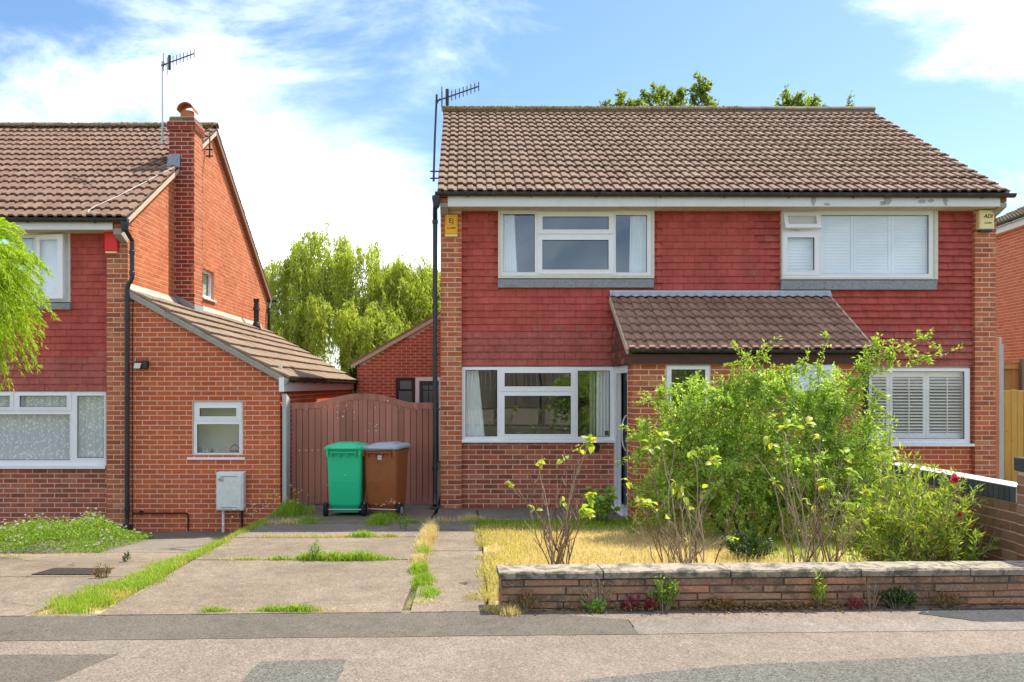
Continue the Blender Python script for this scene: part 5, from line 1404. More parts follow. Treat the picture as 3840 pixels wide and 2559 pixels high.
# ================================================================== bins
def bin_(pos, rz, body_m, lid_m, label, group, lean=0.0, tagm=None):
    b = thing('wheelie_bin', pos, label, 'bin', group)
    b.rotation_euler = (0, 0, rz)
    W0 = WL[b.name]
    def P(mb, name, m, par, smooth=False):
        # local coordinates: shift to world, the empty's rotation then turns them
        mb.v = [(x + W0.x, y + W0.y, z + W0.z) for x, y, z in mb.v]
        return mb.build(name, m, par, smooth)
    def ring(w, d, z, r, yo=0.0, n=5):
        out = []
        for cx, cy, a0 in ((w/2 - r, d/2 - r, 0), (-w/2 + r, d/2 - r, 90), (-w/2 + r, -d/2 + r, 180), (w/2 - r, -d/2 + r, 270)):
            for k in range(n + 1):
                a = math.radians(a0 + 90 * k / n)
                out.append((cx + r * math.cos(a), yo + cy + r * math.sin(a), z))
        return out
    rings = [ring(0.40, 0.44, 0.055, 0.03, 0.03), ring(0.41, 0.45, 0.10, 0.035, 0.03), ring(0.44, 0.50, 0.17, 0.04, 0.015), ring(0.47, 0.56, 0.50, 0.045, 0.0), ring(0.495, 0.60, 0.86, 0.05, 0.0), ring(0.50, 0.61, 0.90, 0.05, 0.0), ring(0.525, 0.635, 0.905, 0.055, 0.0), ring(0.525, 0.635, 0.945, 0.055, 0.0)]
    mb = MB(); n = len(rings[0])
    mb.add([p for r in rings for p in r], [(i*n + k, i*n + (k+1) % n, (i+1)*n + (k+1) % n, (i+1)*n + k) for i in range(len(rings) - 1) for k in range(n)] + [tuple(range(n - 1, -1, -1)), tuple((len(rings)-1)*n + k for k in range(n))])
    body = P(mb, 'body', body_m, b)
    # grab rail and ribs under the rim on the wheel side
    mb = MB().tube([(-0.17, -0.335, 0.915), (0.17, -0.335, 0.915)], 0.014, 8); P(mb, 'grab_rail', body_m, b)
    for x in (-0.17, -0.06, 0.05, 0.17):
        P(MB().box(x - 0.006, x + 0.006, -0.345, -0.30, 0.85, 0.925), 'rib', body_m, b)
    rings = [ring(0.555, 0.665, 0.948, 0.07, -0.005), ring(0.575, 0.685, 0.960, 0.08, -0.005), ring(0.57, 0.68, 0.985, 0.08, -0.005), ring(0.50, 0.60, 1.012, 0.10, 0.0), ring(0.36, 0.44, 1.018, 0.08, 0.0), ring(0.33, 0.40, 1.036, 0.08, 0.0)]
    mb = MB()
    mb.add([(x, y, z + (0.012 * (x / 0.28) * lean)) for r in rings for (x, y, z) in r], [(i*n + k, i*n + (k+1) % n, (i+1)*n + (k+1) % n, (i+1)*n + k) for i in range(len(rings) - 1) for k in range(n)] + [tuple(range(n - 1, -1, -1)), tuple((len(rings)-1)*n + k for k in range(n))])
    lid = P(mb, 'lid', lid_m, b)
    P(MB().cbox(-0.19, 0.19, -0.375, -0.335, 0.965, 0.985, 0.006), 'lid_handle', lid_m, lid)
    for x in (-0.215, 0.215):
        P(MB().cbox(x - 0.045, x + 0.045, -0.36, -0.26, 0.955, 1.005, 0.014), 'hinge', lid_m, lid)
        P(MB().cbox(x * 1.06 - 0.014, x * 1.06 + 0.014, -0.355, -0.335, 0.86, 0.965, 0.005), 'hinge_strap', body_m, lid)
    P(MB().tube([(-0.29, -0.22, 0.10), (0.29, -0.22, 0.10)], 0.011, 8), 'axle', M['galv'], b)
    for s in (-1, 1):
        mb = MB().tube([(s * 0.245, -0.22, 0.10), (s * 0.25, -0.22, 0.10), (s * 0.29, -0.22, 0.10), (s * 0.297, -0.22, 0.10)], [0.088, 0.1, 0.1, 0.088], 22)
        wh = P(mb, 'wheel', M['rubber'], b)
        P(MB().tube([(s * 0.2975, -0.22, 0.10), (s * 0.302, -0.22, 0.10)], 0.055, 16), 'hub', M['grey_lid'] if tagm else M['rubber'], wh)
    if tagm:
        st = P(MB().box(-0.028, 0.028, -0.3085, -0.3062, 0.815, 0.873), 'sticker', tagm, b)
        st.location.y -= 0.0
        P(MB().box(-0.017, 0.017, -0.3105, -0.309, 0.835, 0.853), 'sticker_print', plain('grey_print', (0.3, 0.3, 0.32), 0.6), st)
    else:
        P(MB().prism([(0.02 + math.cos(a) * .008, -0.293, 0.60 + math.sin(a) * .008) for a in (0, 1.05, 2.1, 3.14, 4.19, 5.24)], (0, -0.003, 0)), 'paint_spot', M['white_dot'], b)
    return b
bin_((-1.675, -0.62, gz(-1.6, -0.62) + 0.0), math.radians(-2), M['green_bin'], M['green_bin'], 'bright green wheelie bin in front of the gate', 'two wheelie bins')
bin_((-1.115, -0.60, gz(-1.1, -0.6)), math.radians(-13), M['brown_bin'], M['grey_lid'], 'brown wheelie bin with a grey lid beside the green one', 'two wheelie bins', lean=1.0, tagm=M['white_dot'])

# ================================================================== aerials
def aerial(name, label, pole, pm, boom0, boom1, n_el, el, brackets):
    t = thing(name, pole[0], label, 'aerial', 'television aerials on the houses')
    MB().tube(pole, 0.017, 10).build('mast', pm, t)
    a, b = Vector(boom0), Vector(boom1); d = b - a
    MB().tube([a, b], 0.012, 8).build('boom', M['rod'], t)
    for i in range(n_el):
        p = a + d * (0.36 + 0.64 * i / (n_el - 1)); h = el * (1.05 - 0.12 * i / n_el)
        MB().tube([p + Vector((0, 0, -h/2)), p + Vector((0, 0, h/2))], 0.008, 6).build('element', M['rod'], t)
    p = a + d * 0.25
    MB().tube([p + Vector((0, 0, -0.135)), p + Vector((0, 0, -0.125)), p + Vector((0, 0, 0.125)), p + Vector((0, 0, 0.135))], [0.012, 0.027, 0.027, 0.012], 10).build('dipole', M['black'], t)
    p = a + d * 0.12
    for s in (-1, 1):
        q = p + Vector((0.0, 0.10 * s, 0))
        MB().tube([q + Vector((0, 0, -0.16)), q + Vector((0, 0, 0.16))], 0.008, 6).build('reflector', M['rod'], t)
    MB().tube([p + Vector((0, -0.10, 0)), p + Vector((0, 0.10, 0))], 0.007, 6).build('reflector_bar', M['black'], t)
    m_ = Vector(pole[-1])
    MB().tube([m_ + Vector((0, 0, -0.05)), a, p], [0.014, 0.016, 0.012], 8).build('clamp', M['black'], t)
    MB().tube([m_ + Vector((0.0, 0, -0.16)), m_ + Vector((0.05, -0.01, -0.06)), p + Vector((0, 0, -0.02))], 0.006, 6).build('cable', M['black'], t)
    for (q0, q1) in brackets:
        MB().tube([q0, q1], 0.012, 8).build('bracket', M['black'] if pm is M['black'] else M['galv'], t)
    return t
aerial('tv_aerial', 'black mast aerial fixed to the left gable of the long roof', [(-0.475, 0.60, 5.12), (-0.455, 0.60, 5.8), (-0.425, 0.60, 6.50)], M['black'],
       (-0.42, 0.60, 6.40), (0.235, 0.20, 6.49), 8, 0.15, [((-0.53, 0.60, 5.17), (-0.345, 0.60, 5.17)), ((-0.53, 0.60, 5.28), (-0.345, 0.60, 5.28))])
aerial('tv_aerial', 'silver mast aerial strapped to the brick chimney', [(-5.42, 2.40, 6.22), (-5.42, 2.40, 7.0), (-5.425, 2.40, 7.72)], M['galv'],
       (-5.44, 2.40, 7.64), (-4.77, 2.15, 7.76), 7, 0.17, [((-5.46, 2.40, 6.30), (-5.235, 2.40, 6.30)), ((-5.46, 2.40, 6.52), (-5.235, 2.40, 6.52)), ((-5.25, 2.40, 6.28), (-5.25, 2.40, 6.54))])
t = thing('mast_bracket', (-5.05, 4.0, 6.42), 'short black mast bracket on the gable wall behind the chimney', 'bracket')
MB().tube([(-5.05, 4.0, 6.40), (-5.05, 4.0, 6.90)], 0.016, 8).build('mast', M['black'], t)
for z in (6.43, 6.56): MB().cbox(-5.13, -4.98, 3.985, 4.015, z, z + 0.025, 0.004).build('arm', M['black'], t)
cb = MB().tube([(-5.05, 1.95, 5.70), (-5.2, 1.5, 5.43), (-5.32, 1.0, 5.15), (-5.46, 0.5, 4.86), (-5.62, 0.1, 4.63), (-5.66, -0.05, 4.535), (-5.62, -0.18, 4.47), (-5.45, -0.22, 4.455)], 0.0045, 6).build('roof_cable', M['meter'])
tag(cb, 'thin pale cable lying across the roof tiles below the chimney', 'cable')

# ================================================================== boxes and lights on the walls
def alarm(px0, px1, py0, py1, y, m, base_m, base_h, label, taper=0.0, dep=0.085):
    x0, x1, z0, z1 = X(px0, y), X(px1, y), Z(py1, y), Z(py0, y)
    t = thing('alarm_box', ((x0 + x1) / 2, y, z0), label, 'alarm box', 'alarm boxes on the house fronts')
    MB().cbox(x0, x1, y - dep, y - 0.002, z0 + base_h, z1, 0.012).build('cover', m, t)
    MB().cbox(x0 + taper, x1 - taper, y - dep + 0.006, y - 0.002, z0, z0 + base_h - 0.001, 0.006).build('base_strip', base_m, t)
    return t, (x0, x1, z0, z1, y - dep - 0.0008)
t, r = alarm(1669, 1716, 809, 891, -0.0, M['yellow_box'], M['cream_box'], 0.035, 'yellow alarm box lettered EJ on the left brick pier')
xm = (r[0] + r[1]) / 2
text_obj('lettering', 'EJ', 0.105, (xm, r[4], r[3] - 0.095), M['ink'], t, bold=0.001)
text_obj('lettering', 'ALARMS', 0.036, (xm, r[4], r[3] - 0.205), M['ink'], t, bold=0.0006)
mb = MB().plate((xm - 0.075, xm + 0.075, r[3] - 0.162, r[3] - 0.030), [(xm - 0.072, xm + 0.072, r[3] - 0.159, r[3] - 0.033)], r[4] - 0.0006, r[4] + 0.0004)
mb.build('border_line', M['ink'], t)
t, r = alarm(3659, 3714, 792, 873, -0.0, M['cream_box'], M['black'], 0.035, 'cream alarm box with black italic lettering on the right brick pier', 0.02, 0.10)
xm = (r[0] + r[1]) / 2 + 0.012
text_obj('lettering', 'ADI', 0.078, (xm, r[4], r[3] - 0.10), M['ink'], t, shear=0.35, bold=0.002)
text_obj('lettering', 'ALARM', 0.034, (xm, r[4], r[3] - 0.20), M['ink'], t, bold=0.0006)
t, r = alarm(399, 447, 868, 953, LY, M['red_box'], M['cream_box'], 0.03, 'plain red alarm box on the pier of the left-hand house', 0.012)

t = thing('floodlight', (X(525, 0.08), EY, Z(1371, 0.05)), 'small black floodlight on the lean-to wall beside the downpipe', 'floodlight')
x0, x1, z0, z1 = X(503, 0), X(531, 0), Z(1386, 0), Z(1357, 0)
MB().prism([(x0, -0.05, z0), (x1, -0.05, z0), (x1 + 0.01, 0.0, z1), (x0 - 0.005, 0.0, z1)], (0.006, 0.045, 0.012)).build('housing', M['black'], t)
MB().prism([(x0 + .012, -0.0525, z0 + .014), (x1 - .008, -0.0525, z0 + .014), (x1 - 0.002, -0.010, z1 - .022), (x0 + .008, -0.010, z1 - .022)], (0, -0.003, 0)).build('lens', plain('lens_cream', (0.6, 0.56, 0.42), 0.3), t)
MB().cbox(X(528, 0), X(550, 0), -0.01, EY - 0.002, Z(1383, 0), Z(1353, 0), 0.008).build('back_box', M['black'], t)
MB().tube([(X(498, 0), EY - 0.02, Z(1345, 0)), (X(498, 0), EY - 0.02, Z(1356, 0)), (x0, 0.03, Z(1362, 0))], 0.008, 6).build('cable', M['white_plastic'], t)

# ================================================================== low stone wall along the street
fw = thing('front_garden_wall', (2.5, -6.3, 0.15), 'low weathered stone wall with lichened coping along the pavement', 'wall')
ang = math.radians(2.1); FU = Vector((math.cos(ang), math.sin(ang), 0)); FN = Vector((math.sin(ang), -math.cos(ang), 0)); FO = Vector((0.29, -6.44, 0))
FL = 4.75
def fprism(u0, u1, v0, v1, z0, z1): 
    p = [FO + FU * u0 - FN * v0, FO + FU * u1 - FN * v0, FO + FU * u1 - FN * v1, FO + FU * u0 - FN * v1]
    return MB().prism([Vector((q.x, q.y, z0)) for q in p], (0, 0, z1 - z0))
core = fprism(0.012, FL, 0.012, 0.25, 0.05, 0.398).build('core', M['stone_mortar'], fw)
sp = []
zc = [0.120, 0.178, 0.232, 0.286, 0.344, 0.402]
for k in range(5):
    u = -RND.uniform(0, 0.2)
    while u < FL:
        L = RND.choice((0.22, 0.30, 0.42, 0.55, 0.65)) * RND.uniform(0.9, 1.1)
        a, b = max(0.0, u), min(FL, u + L - 0.012); u += L
        if b - a < 0.04: continue
        h = zc[k + 1] - zc[k] - 0.010
        c = FO + FU * ((a + b) / 2) + FN * RND.uniform(-0.008, 0.014); c.z = (zc[k] + zc[k + 1] - 0.010) / 2 + RND.uniform(-0.003, 0.003); h *= RND.uniform(0.88, 1.05)
        sp.append((frame_matrix(c, FU, FN, b - a, h), M['stone'], 1.0))
    for j, (a, b) in enumerate(((0.0, 0.12), (0.13, 0.25)) if k % 2 else ((0.0, 0.25),)):
        c = FO - FN * (a + b) / 2; c = c - FU * RND.uniform(0, 0.006); c.z = (zc[k] + zc[k + 1] - 0.010) / 2
        sp.append((frame_matrix(c, FN, -FU, b - a, zc[k + 1] - zc[k] - 0.010), M['stone'], 1.0))
lay(core, 'stone', sp)
u = -0.02
for L in (0.80, 0.98, 1.02, 0.86, 0.92, 0.5):
    a, b = u, u + L - 0.010; u += L
    mb = MB(); n = 9; vs = []
    # coping with slightly chipped arrises
    for i in range(n + 1):
        t_ = i / n; uu = a + (b - a) * t_
        j = lambda s=0.004: RND.uniform(-s, s)
        pr = [(-0.022 + j(), 0.404), (-0.024 + j(), 0.446 + j()), (-0.012 + j(), 0.459 + j()), (0.255 + j(), 0.458 + j(0.002)), (0.272 + j(), 0.446), (0.272, 0.404)]
        for v_, z_ in pr:
            q = FO + FU * uu - FN * v_; vs.append((q.x, q.y, z_))
    k = 6; fs = []
    for i in range(n):
        for c in range(k): fs.append((i*k + c, (i+1)*k + c, (i+1)*k + (c+1) % k, i*k + (c+1) % k))
    fs += [tuple(range(k)), tuple(n*k + c for c in range(k - 1, -1, -1))]
    mb.add(vs, fs).build('coping_stone', M['coping'], fw)

# ================================================================== brick wall with blue soldier coping on the right
swl = thing('garden_side_wall', (4.85, -4.4, 0.1), 'brown brick garden wall topped with upright blue bricks behind the bushes', 'wall')
SX, SY0, SY1 = 4.76, -5.62, -3.25
core = MB().box(SX + 0.008, SX + 0.21, SY0, SY1, 0.0, 0.86)
core.box(SX - 0.012, SX + 0.26, SY0 - 0.30, SY0 - 0.002, 0.0, 1.14)
core = core.build('core', M['mortar_dark'], swl)
wp = bricks((SX, SY1, 0), (0, -1, 0), (-1, 0, 0), SY1 - SY0, 0.10, 0.855, M['brick_dark'], course=0.085, zb=0.10)
wp += bricks((SX + 0.0, SY1 + 0.008, 0), (-1, 0, 0), (0, 1, 0), 0.21, 0.10, 0.855, M['brick_dark'], course=0.085, zb=0.10) if False else []
wp += bricks((SX - 0.02, SY0, 0), (0, -1, 0), (-1, 0, 0), 0.31, 0.10, 1.14, M['brick_dark'], course=0.085, zb=0.10)
wp += bricks((SX - 0.02, SY0 - 0.308, 0), (1, 0, 0), (0, -1, 0), 0.28, 0.10, 1.14, M['brick_dark'], course=0.085, zb=0.10)
lay(core, 'brick', wp)
y = SY1
while y > SY0 + 0.03:
    MB().cbox(SX - 0.012, SX + 0.225, y - 0.065, y, 0.862, 0.995, 0.005).build('coping_brick', M['brick_blue'], swl); y -= 0.0755
MB().box(SX - 0.002, SX + 0.215, SY0 + 0.005, SY1 - 0.004, 0.864, 0.9935).build('coping_mortar', M['concrete_post'], swl)
MB().prism([(SX - 0.01, SY0, 0.9965), (SX + 0.22, SY0, 0.9965), (SX + 0.22, SY1, 0.9965), (SX - 0.01, SY1, 0.9965)], (0, 0, 0.006)).build('coping_pale_top', M['concrete_post'], swl)  # thin pale sheet over the tops of the blue bricks
MB().cbox(SX - 0.035, SX + 0.28, SY0 - 0.32, SY0 + 0.02, 1.145, 1.26, 0.008).build('pier_cap', M['brick_blue'], swl)

# ================================================================== timber fences on the right
fn = thing('timber_fence', (8.9, 0.35, 0.0), 'new yellow board fence right of the brick house', 'fence')
x = 8.345
while x < 9.9:
    w = 0.098 * RND.uniform(0.95, 1.05)
    MB().cbox(x, x + w - 0.006, 0.34 + RND.uniform(0, 0.006), 0.365, 0.05, 1.80 + RND.uniform(-0.012, 0.012), 0.004).build('board', M['fence_new'], fn); x += w
for z in (0.4, 1.5): MB().box(8.345, 9.9, 0.367, 0.41, z, z + 0.07).build('rail', M['fence_new'], fn)
fo = thing('timber_fence', (11.6, 4.5, 0.0), 'older orange fence panel behind the new yellow boards', 'fence')
x = 9.6
while x < 13.4:
    MB().box(x, x + 0.145, 4.52, 4.54, 0.0, 2.36 + RND.uniform(-0.02, 0.02)).build('board', M['fence_old'], fo); x += 0.15
for z in (0.5, 1.4, 2.22): MB().box(9.6, 13.4, 4.46, 4.519, z, z + 0.08).build('rail', M['fence_old'], fo)
for x in (10.0, 11.35, 12.7): MB().box(x, x + 0.09, 4.36, 4.459, 0.0, 2.42).build('post', M['fence_far'], fo)
p_ = MB().cbox(8.235, 8.275, 0.16, 0.24, 0.0, 2.62, 0.004).box(8.275, 8.315, 0.18, 0.22, 0.0, 2.52).build('fence_post', M['concrete_post'])
tag(p_, 'tall pale grey post between the brick house and the yellow fence', 'post')

# ================================================================== curtains, shutters and things in windows
def xz(conv, x, y, d): 
    p = conv(x, y); return X(p[0], d), Z(p[1], d)
def curt(conv, top, bot, y0, y1, d, m, label, folds=6):
    a0, z1 = xz(conv, top[0], y0, d); a1, _ = xz(conv, top[1], y0, d)
    b0, z0 = xz(conv, bot[0], y1, d); b1, _ = xz(conv, bot[1], y1, d)
    return curtain('curtain', a0, a1, b0, b1, d, z0 - 0.05, z1 + 0.05, m, label, folds=folds, group='curtains in the windows')
curt(cA, (530, 628), (530, 650), 990, 1430, 0.125, M['curtain'], 'white curtain in the left pane of the upper window', 5)
curt(cA, (1462, 1600), (1452, 1600), 990, 1430, 0.125, M['curtain'], 'white curtain in the right pane of the upper window', 6)
curt(cC, (222, 318), (222, 362), 548, 980, 0.155, M['curtain'], 'white curtain in the left pane of the lower window', 6)
curt(cC, (1052, 1150), (1050, 1150), 548, 980, 0.155, M['curtain'], 'white curtain at the right end of the lower window', 5)
curt(cC, (1008, 1046), (1008, 1046), 548, 980, 0.20, M['curtain2'], 'narrow greenish curtain lining in the lower window', 2)
def lacemat():
    m, nt, out = newmat('lace_curtain'); t = NT(nt); p = t.pos()
    mp = t.n('ShaderNodeMapping'); mp.inputs['Scale'].default_value = (1.0, 0.2, 0.55); mp.inputs['Rotation'].default_value = (0, 0.6, 0); t.l(p, mp.inputs[0])
    v = t.n('ShaderNodeTexVoronoi'); t.l(mp.outputs[0], v.inputs['Vector']); v.inputs['Scale'].default_value = 30.0
    f = t.ramp(v.outputs['Distance'], [(0.28, 1.0), (0.40, 0.0)])
    d = t.n('ShaderNodeBsdfDiffuse'); t.val(d.inputs[0], t.mix(f, (0.70, 0.74, 0.75), (0.93, 0.94, 0.93)))
    tr = t.n('ShaderNodeBsdfTransparent'); mx = t.n('ShaderNodeMixShader')
    t.l(t.math('ADD', t.math('MULTIPLY', f, 0.16), 0.82), mx.inputs[0]); t.l(tr.outputs[0], mx.inputs[1]); t.l(d.outputs[0], mx.inputs[2]); t.l(mx.outputs[0], out.inputs[0])
    return m
lace = lacemat()
curt(cF, (-280, 600), (-280, 600), 755, 1100, 0.27, lace, 'patterned net curtain across the ground floor window of the left-hand house', 22)
curt(cG, (60, 520), (60, 520), 360, 830, 0.29, M['curtain'], 'pale curtain in the upper window of the left-hand house', 10)

def shutter(conv, r, y, n, tilt, label, stile=0.045, rail=0.06, mid=False):
    x0, x1, z0, z1 = rect(conv, r, y)
    t = thing('louvred_shutter', ((x0 + x1) / 2, y, z0), label, 'shutter', 'white louvred shutters')
    MB().plate((x0, x1, z0, z1), [(x0 + stile, x1 - stile, z0 + rail, z1 - rail)], y - 0.014, y + 0.014).build('frame', M['shutter'], t)
    p = (z1 - z0 - 2 * rail) / n; w = 0.062
    for i in range(n):
        zc_ = z0 + rail + p * (i + 0.5)
        c, s = math.cos(tilt), math.sin(tilt)
        mb = MB().cbox(x0 + stile + 0.002, x1 - stile - 0.002, -w / 2, w / 2, -0.007, 0.007, 0.004)
        mb.v = [(X_, y + Y_ * c - Z_ * s, zc_ + Y_ * s + Z_ * c) for X_, Y_, Z_ in mb.v]
        mb.build('slat', M['shutter'], t)
    if mid: MB().box((x0 + x1) / 2 - 0.006, (x0 + x1) / 2 + 0.006, y - 0.045, y - 0.035, z0 + rail, z1 - rail).build('tilt_rod', M['shutter'], t)
    return t
cl = math.radians(72)
shutter(cB, (120, 150, 632, 975), 0.145, 18, cl, 'closed shutter panel behind the small panes of the upper right window')
shutter(cB, (634, 150, 1068, 975), 0.145, 18, cl, 'closed shutter panel at the left of the large upper right pane')
shutter(cB, (1072, 150, 1568, 975), 0.145, 18, cl, 'closed shutter panel in the middle of the large upper right pane')
shutter(cB, (1572, 150, 2085, 975), 0.145, 18, cl, 'closed shutter panel at the right of the large upper right pane')
op = math.radians(14)
shutter(cD, (196, 140, 466, 1040), 0.18, 18, op, 'half open shutter panel beside the porch downpipe', rail=0.10)
shutter(cD, (470, 140, 944, 1040), 0.18, 18, op, 'half open shutter panel in the middle of the lower right window', rail=0.10, mid=True)
shutter(cD, (948, 140, 1462, 1040), 0.18, 18, op, 'half open shutter panel nearest the right brick pier', rail=0.10, mid=True)

zs_ = ew[2] + 0.016
def jar(x, y, r, h, m, label, name='bottle'):
    o = MB().lathe([(0.0, 0.0), (r, 0.0), (r, h * 0.62), (r * 0.45, h * 0.78), (r * 0.4, h), (0.0, h)], (x, y, zs_), 12).build(name, m, None, smooth=False)
    return tag(o, label, 'bottle', 'bottles on the lean-to window shelf')
b0 = rect(cH, (1027, 260, 1478, 565), 0.3)
blue = plain('blue_plastic', (0.10, 0.22, 0.45), 0.4); pale = plain('pale_blue_plastic', (0.40, 0.55, 0.62), 0.4); wht = plain('white_china', (0.7, 0.7, 0.68), 0.3); drk = plain('dark_glass_bottle', (0.03, 0.05, 0.04), 0.2)
jar(b0[0] + 0.03, 0.33, 0.020, 0.13, blue, 'blue bottle at the left end of the lean-to window shelf')
jar(b0[0] + 0.085, 0.34, 0.022, 0.16, pale, 'pale blue bottle second on the lean-to window shelf')
jar(b0[0] + 0.14, 0.33, 0.018, 0.11, wht, 'white bottle third on the lean-to window shelf')
jar(b0[0] + 0.21, 0.36, 0.022, 0.09, drk, 'squat dark bottle fourth on the lean-to window shelf')
jar(b0[0] + 0.30, 0.34, 0.020, 0.08, wht, 'short white pot in the middle of the lean-to shelf', 'pot')
bk = thing('wicker_basket', (b0[1] - 0.09, 0.36, zs_), 'small wicker basket with hoop handle on the lean-to shelf', 'basket')
MB().lathe([(0.0, 0.0), (0.05, 0.0), (0.075, 0.06), (0.07, 0.06), (0.046, 0.006)], (b0[1] - 0.09, 0.36, zs_), 16).build('bowl', M['cane_dry'], bk)
MB().tube([(b0[1] - 0.09 + math.cos(a) * 0.072, 0.36, zs_ + 0.05 + math.sin(a) * 0.10) for a in np.linspace(0, math.pi, 12)], 0.009, 6).build('handle', M['cane_dry'], bk)

# drain cover in the lower drive
dc = thing('drain_cover', (X(355, -4.2) , -4.35, gz(-5, -4.35) + 0.004), 'square iron drain grating set in the lower concrete drive', 'drain cover')
dx0, dx1, dy0, dy1 = -4.22, -3.62, -4.58, -4.15
def dz(y): return gz(-5, y) + 0.013
MB().prism([(dx0, dy0, dz(dy0) - 0.03), (dx1, dy0, dz(dy0) - 0.03), (dx1, dy1, dz(dy1) - 0.03), (dx0, dy1, dz(dy1) - 0.03)], (0, 0, 0.0285)).build('pan', plain('drain_dark', (0.20, 0.165, 0.125), 0.9), dc)
for i in range(11):
    x = dx0 + (dx1 - dx0) * i / 10
    MB().prism([(x - .012, dy0, dz(dy0)), (x + .012, dy0, dz(dy0)), (x + .012, dy1, dz(dy1)), (x - .012, dy1, dz(dy1))], (0, 0, 0.006)).build('bar', M['iron'], dc)
for i in range(8):
    y = dy0 + (dy1 - dy0) * i / 7
    MB().prism([(dx0, y - .010, dz(y) + .001), (dx1, y - .010, dz(y) + .001), (dx1, y + .010, dz(y) + .001), (dx0, y + .010, dz(y) + .001)], (0, 0, 0.007)).build('bar', M['iron'], dc)

# ================================================================== across the street (mirrored in the windows)
ff = thing('plank_fence', (3, -24, 0.2), 'weathered grey plank fence across the street mirrored in the windows', 'fence')
x = -8.0
while x < 15:
    MB().box(x, x + 0.19, -24.02, -24.0, 0.9, 2.85 + RND.uniform(-0.02, 0.02)).build('plank', M['fence_far'], ff); x += 0.2
MB().box(-8, 15, -24.1, -24.03, 0.2, 0.9).build('gravel_board', M['far_wall'], ff)
for x in np.arange(-8, 15.1, 1.9): MB().box(x, x + 0.12, -24.0, -23.9, 0.1, 2.95).build('post', M['fence_far'], ff)

# ================================================================== plants
def unit(a):
    return a / np.maximum(1e-9, np.linalg.norm(a, axis=1, keepdims=True))
def leaf_arrays(P, Dv, L, W, cup=0.18, flat=0.0):
    """folded two-triangle leaves; flat>0 turns their faces towards the sky"""
    n = len(P)
    Dv = unit(Dv)
    r = NPR.normal(size=(n, 3))
    if flat: r = r * (1 - flat) + np.array([0, 0, 1.0]) * flat
    side = unit(np.cross(Dv, r)); up = np.cross(side, Dv)
    L = np.broadcast_to(np.asarray(L, float), (n,))[:, None]; W = np.broadcast_to(np.asarray(W, float), (n,))[:, None]
    v0 = P; v2 = P + Dv * L - up * L * 0.08
    v1 = P + Dv * L * 0.45 + side * W / 2 + up * W * cup
    v3 = P + Dv * L * 0.45 - side * W / 2 + up * W * cup
    V = np.stack([v0, v1, v2, v3], 1).reshape(-1, 3)
    b = (np.arange(n) * 4)[:, None, None]
    F = (np.array([[0, 1, 2], [0, 2, 3]])[None] + b).reshape(-1, 3)
    return V, F
def join(arrs):
    Vs, Fs, o_ = [], [], 0
    for V, F in arrs:
        Vs.append(V); Fs.append(F + o_); o_ += len(V)
    return np.concatenate(Vs), np.concatenate(Fs)

def shoots(blobs, n, seed, over=(0.75, 1.12), droop=0.15, inner=0.25, upb=0.25, pts=7):
    """polylines that grow from inside each blob to (a little past) its skin"""
    rg = np.random.default_rng(seed)
    vol = np.array([b[1][0] * b[1][1] * b[1][2] for b in blobs]) ** 0.8; vol /= vol.sum()
    out = []
    for k in rg.choice(len(blobs), n, p=vol):
        c, r = np.array(blobs[k][0]), np.array(blobs[k][1])
        d = rg.normal(size=3); d[2] += upb; d /= np.linalg.norm(d)
        s_dir = d + rg.normal(size=3) * 0.5
        a = c + s_dir / np.linalg.norm(s_dir) * r * inner * rg.uniform(0.3, 1)
        b = c + d * r * rg.uniform(*over)
        t = np.linspace(0, 1, pts)[:, None]
        line = a + (b - a) * t
        ln = np.linalg.norm(b - a)
        line[:, 2] += (np.sin(t[:, 0] * math.pi * 0.8) * 0.18 - t[:, 0] ** 2 * droop) * ln
        out.append(line)
    return out
def along(lines, per, t0=0.25, seed=1, spread=0.9, jitter=0.02):
    """leaf positions and directions along polylines"""
    rg = np.random.default_rng(seed)
    P, Dv = [], []
    for ln in lines:
        m = len(ln) - 1
        t = rg.uniform(t0, 1, per) * m
        i = np.minimum(t.astype(int), m - 1); f = (t - i)[:, None]
        p = ln[i] * (1 - f) + ln[i + 1] * f
        tg = unit(ln[i + 1] - ln[i])
        P.append(p + rg.normal(size=p.shape) * jitter); Dv.append(tg + rg.normal(size=p.shape) * spread)
    return np.concatenate(P), np.concatenate(Dv)
def stems(parent, lines, r0, r1, m, n=4, name='stems', every=1):
    mb = MB()
    for ln in lines[::every]:
        mb.tube([tuple(p) for p in ln], list(np.linspace(r0, r1, len(ln))), n, caps=False)
    o = mb.build(name, m, parent)
    o['kind'] = 'stuff'
    return o

def tree_trunk(parent, base, top, r0, limbs, m=None):
    b, t_ = Vector(base), Vector(top)
    mb = MB()
    mid = (b + t_) / 2 + Vector((0.08, 0.05, 0))
    mb.tube([b - Vector((0, 0, 0.2)), b + (mid - b) * 0.15, mid, t_], [r0 * 1.4, r0, r0 * 0.8, r0 * 0.55], 10)
    for q in limbs:
        q = Vector(q); s = b + (t_ - b) * RND.uniform(0.6, 1.0); w = (s + q) / 2 + Vector((RND.uniform(-.2, .2), RND.uniform(-.2, .2), RND.uniform(0.1, 0.4)))
        mb.tube([s, w, q], [r0 * 0.45, r0 * 0.28, r0 * 0.08], 7)
    return mb.build('trunk', m or M['bark'], parent)

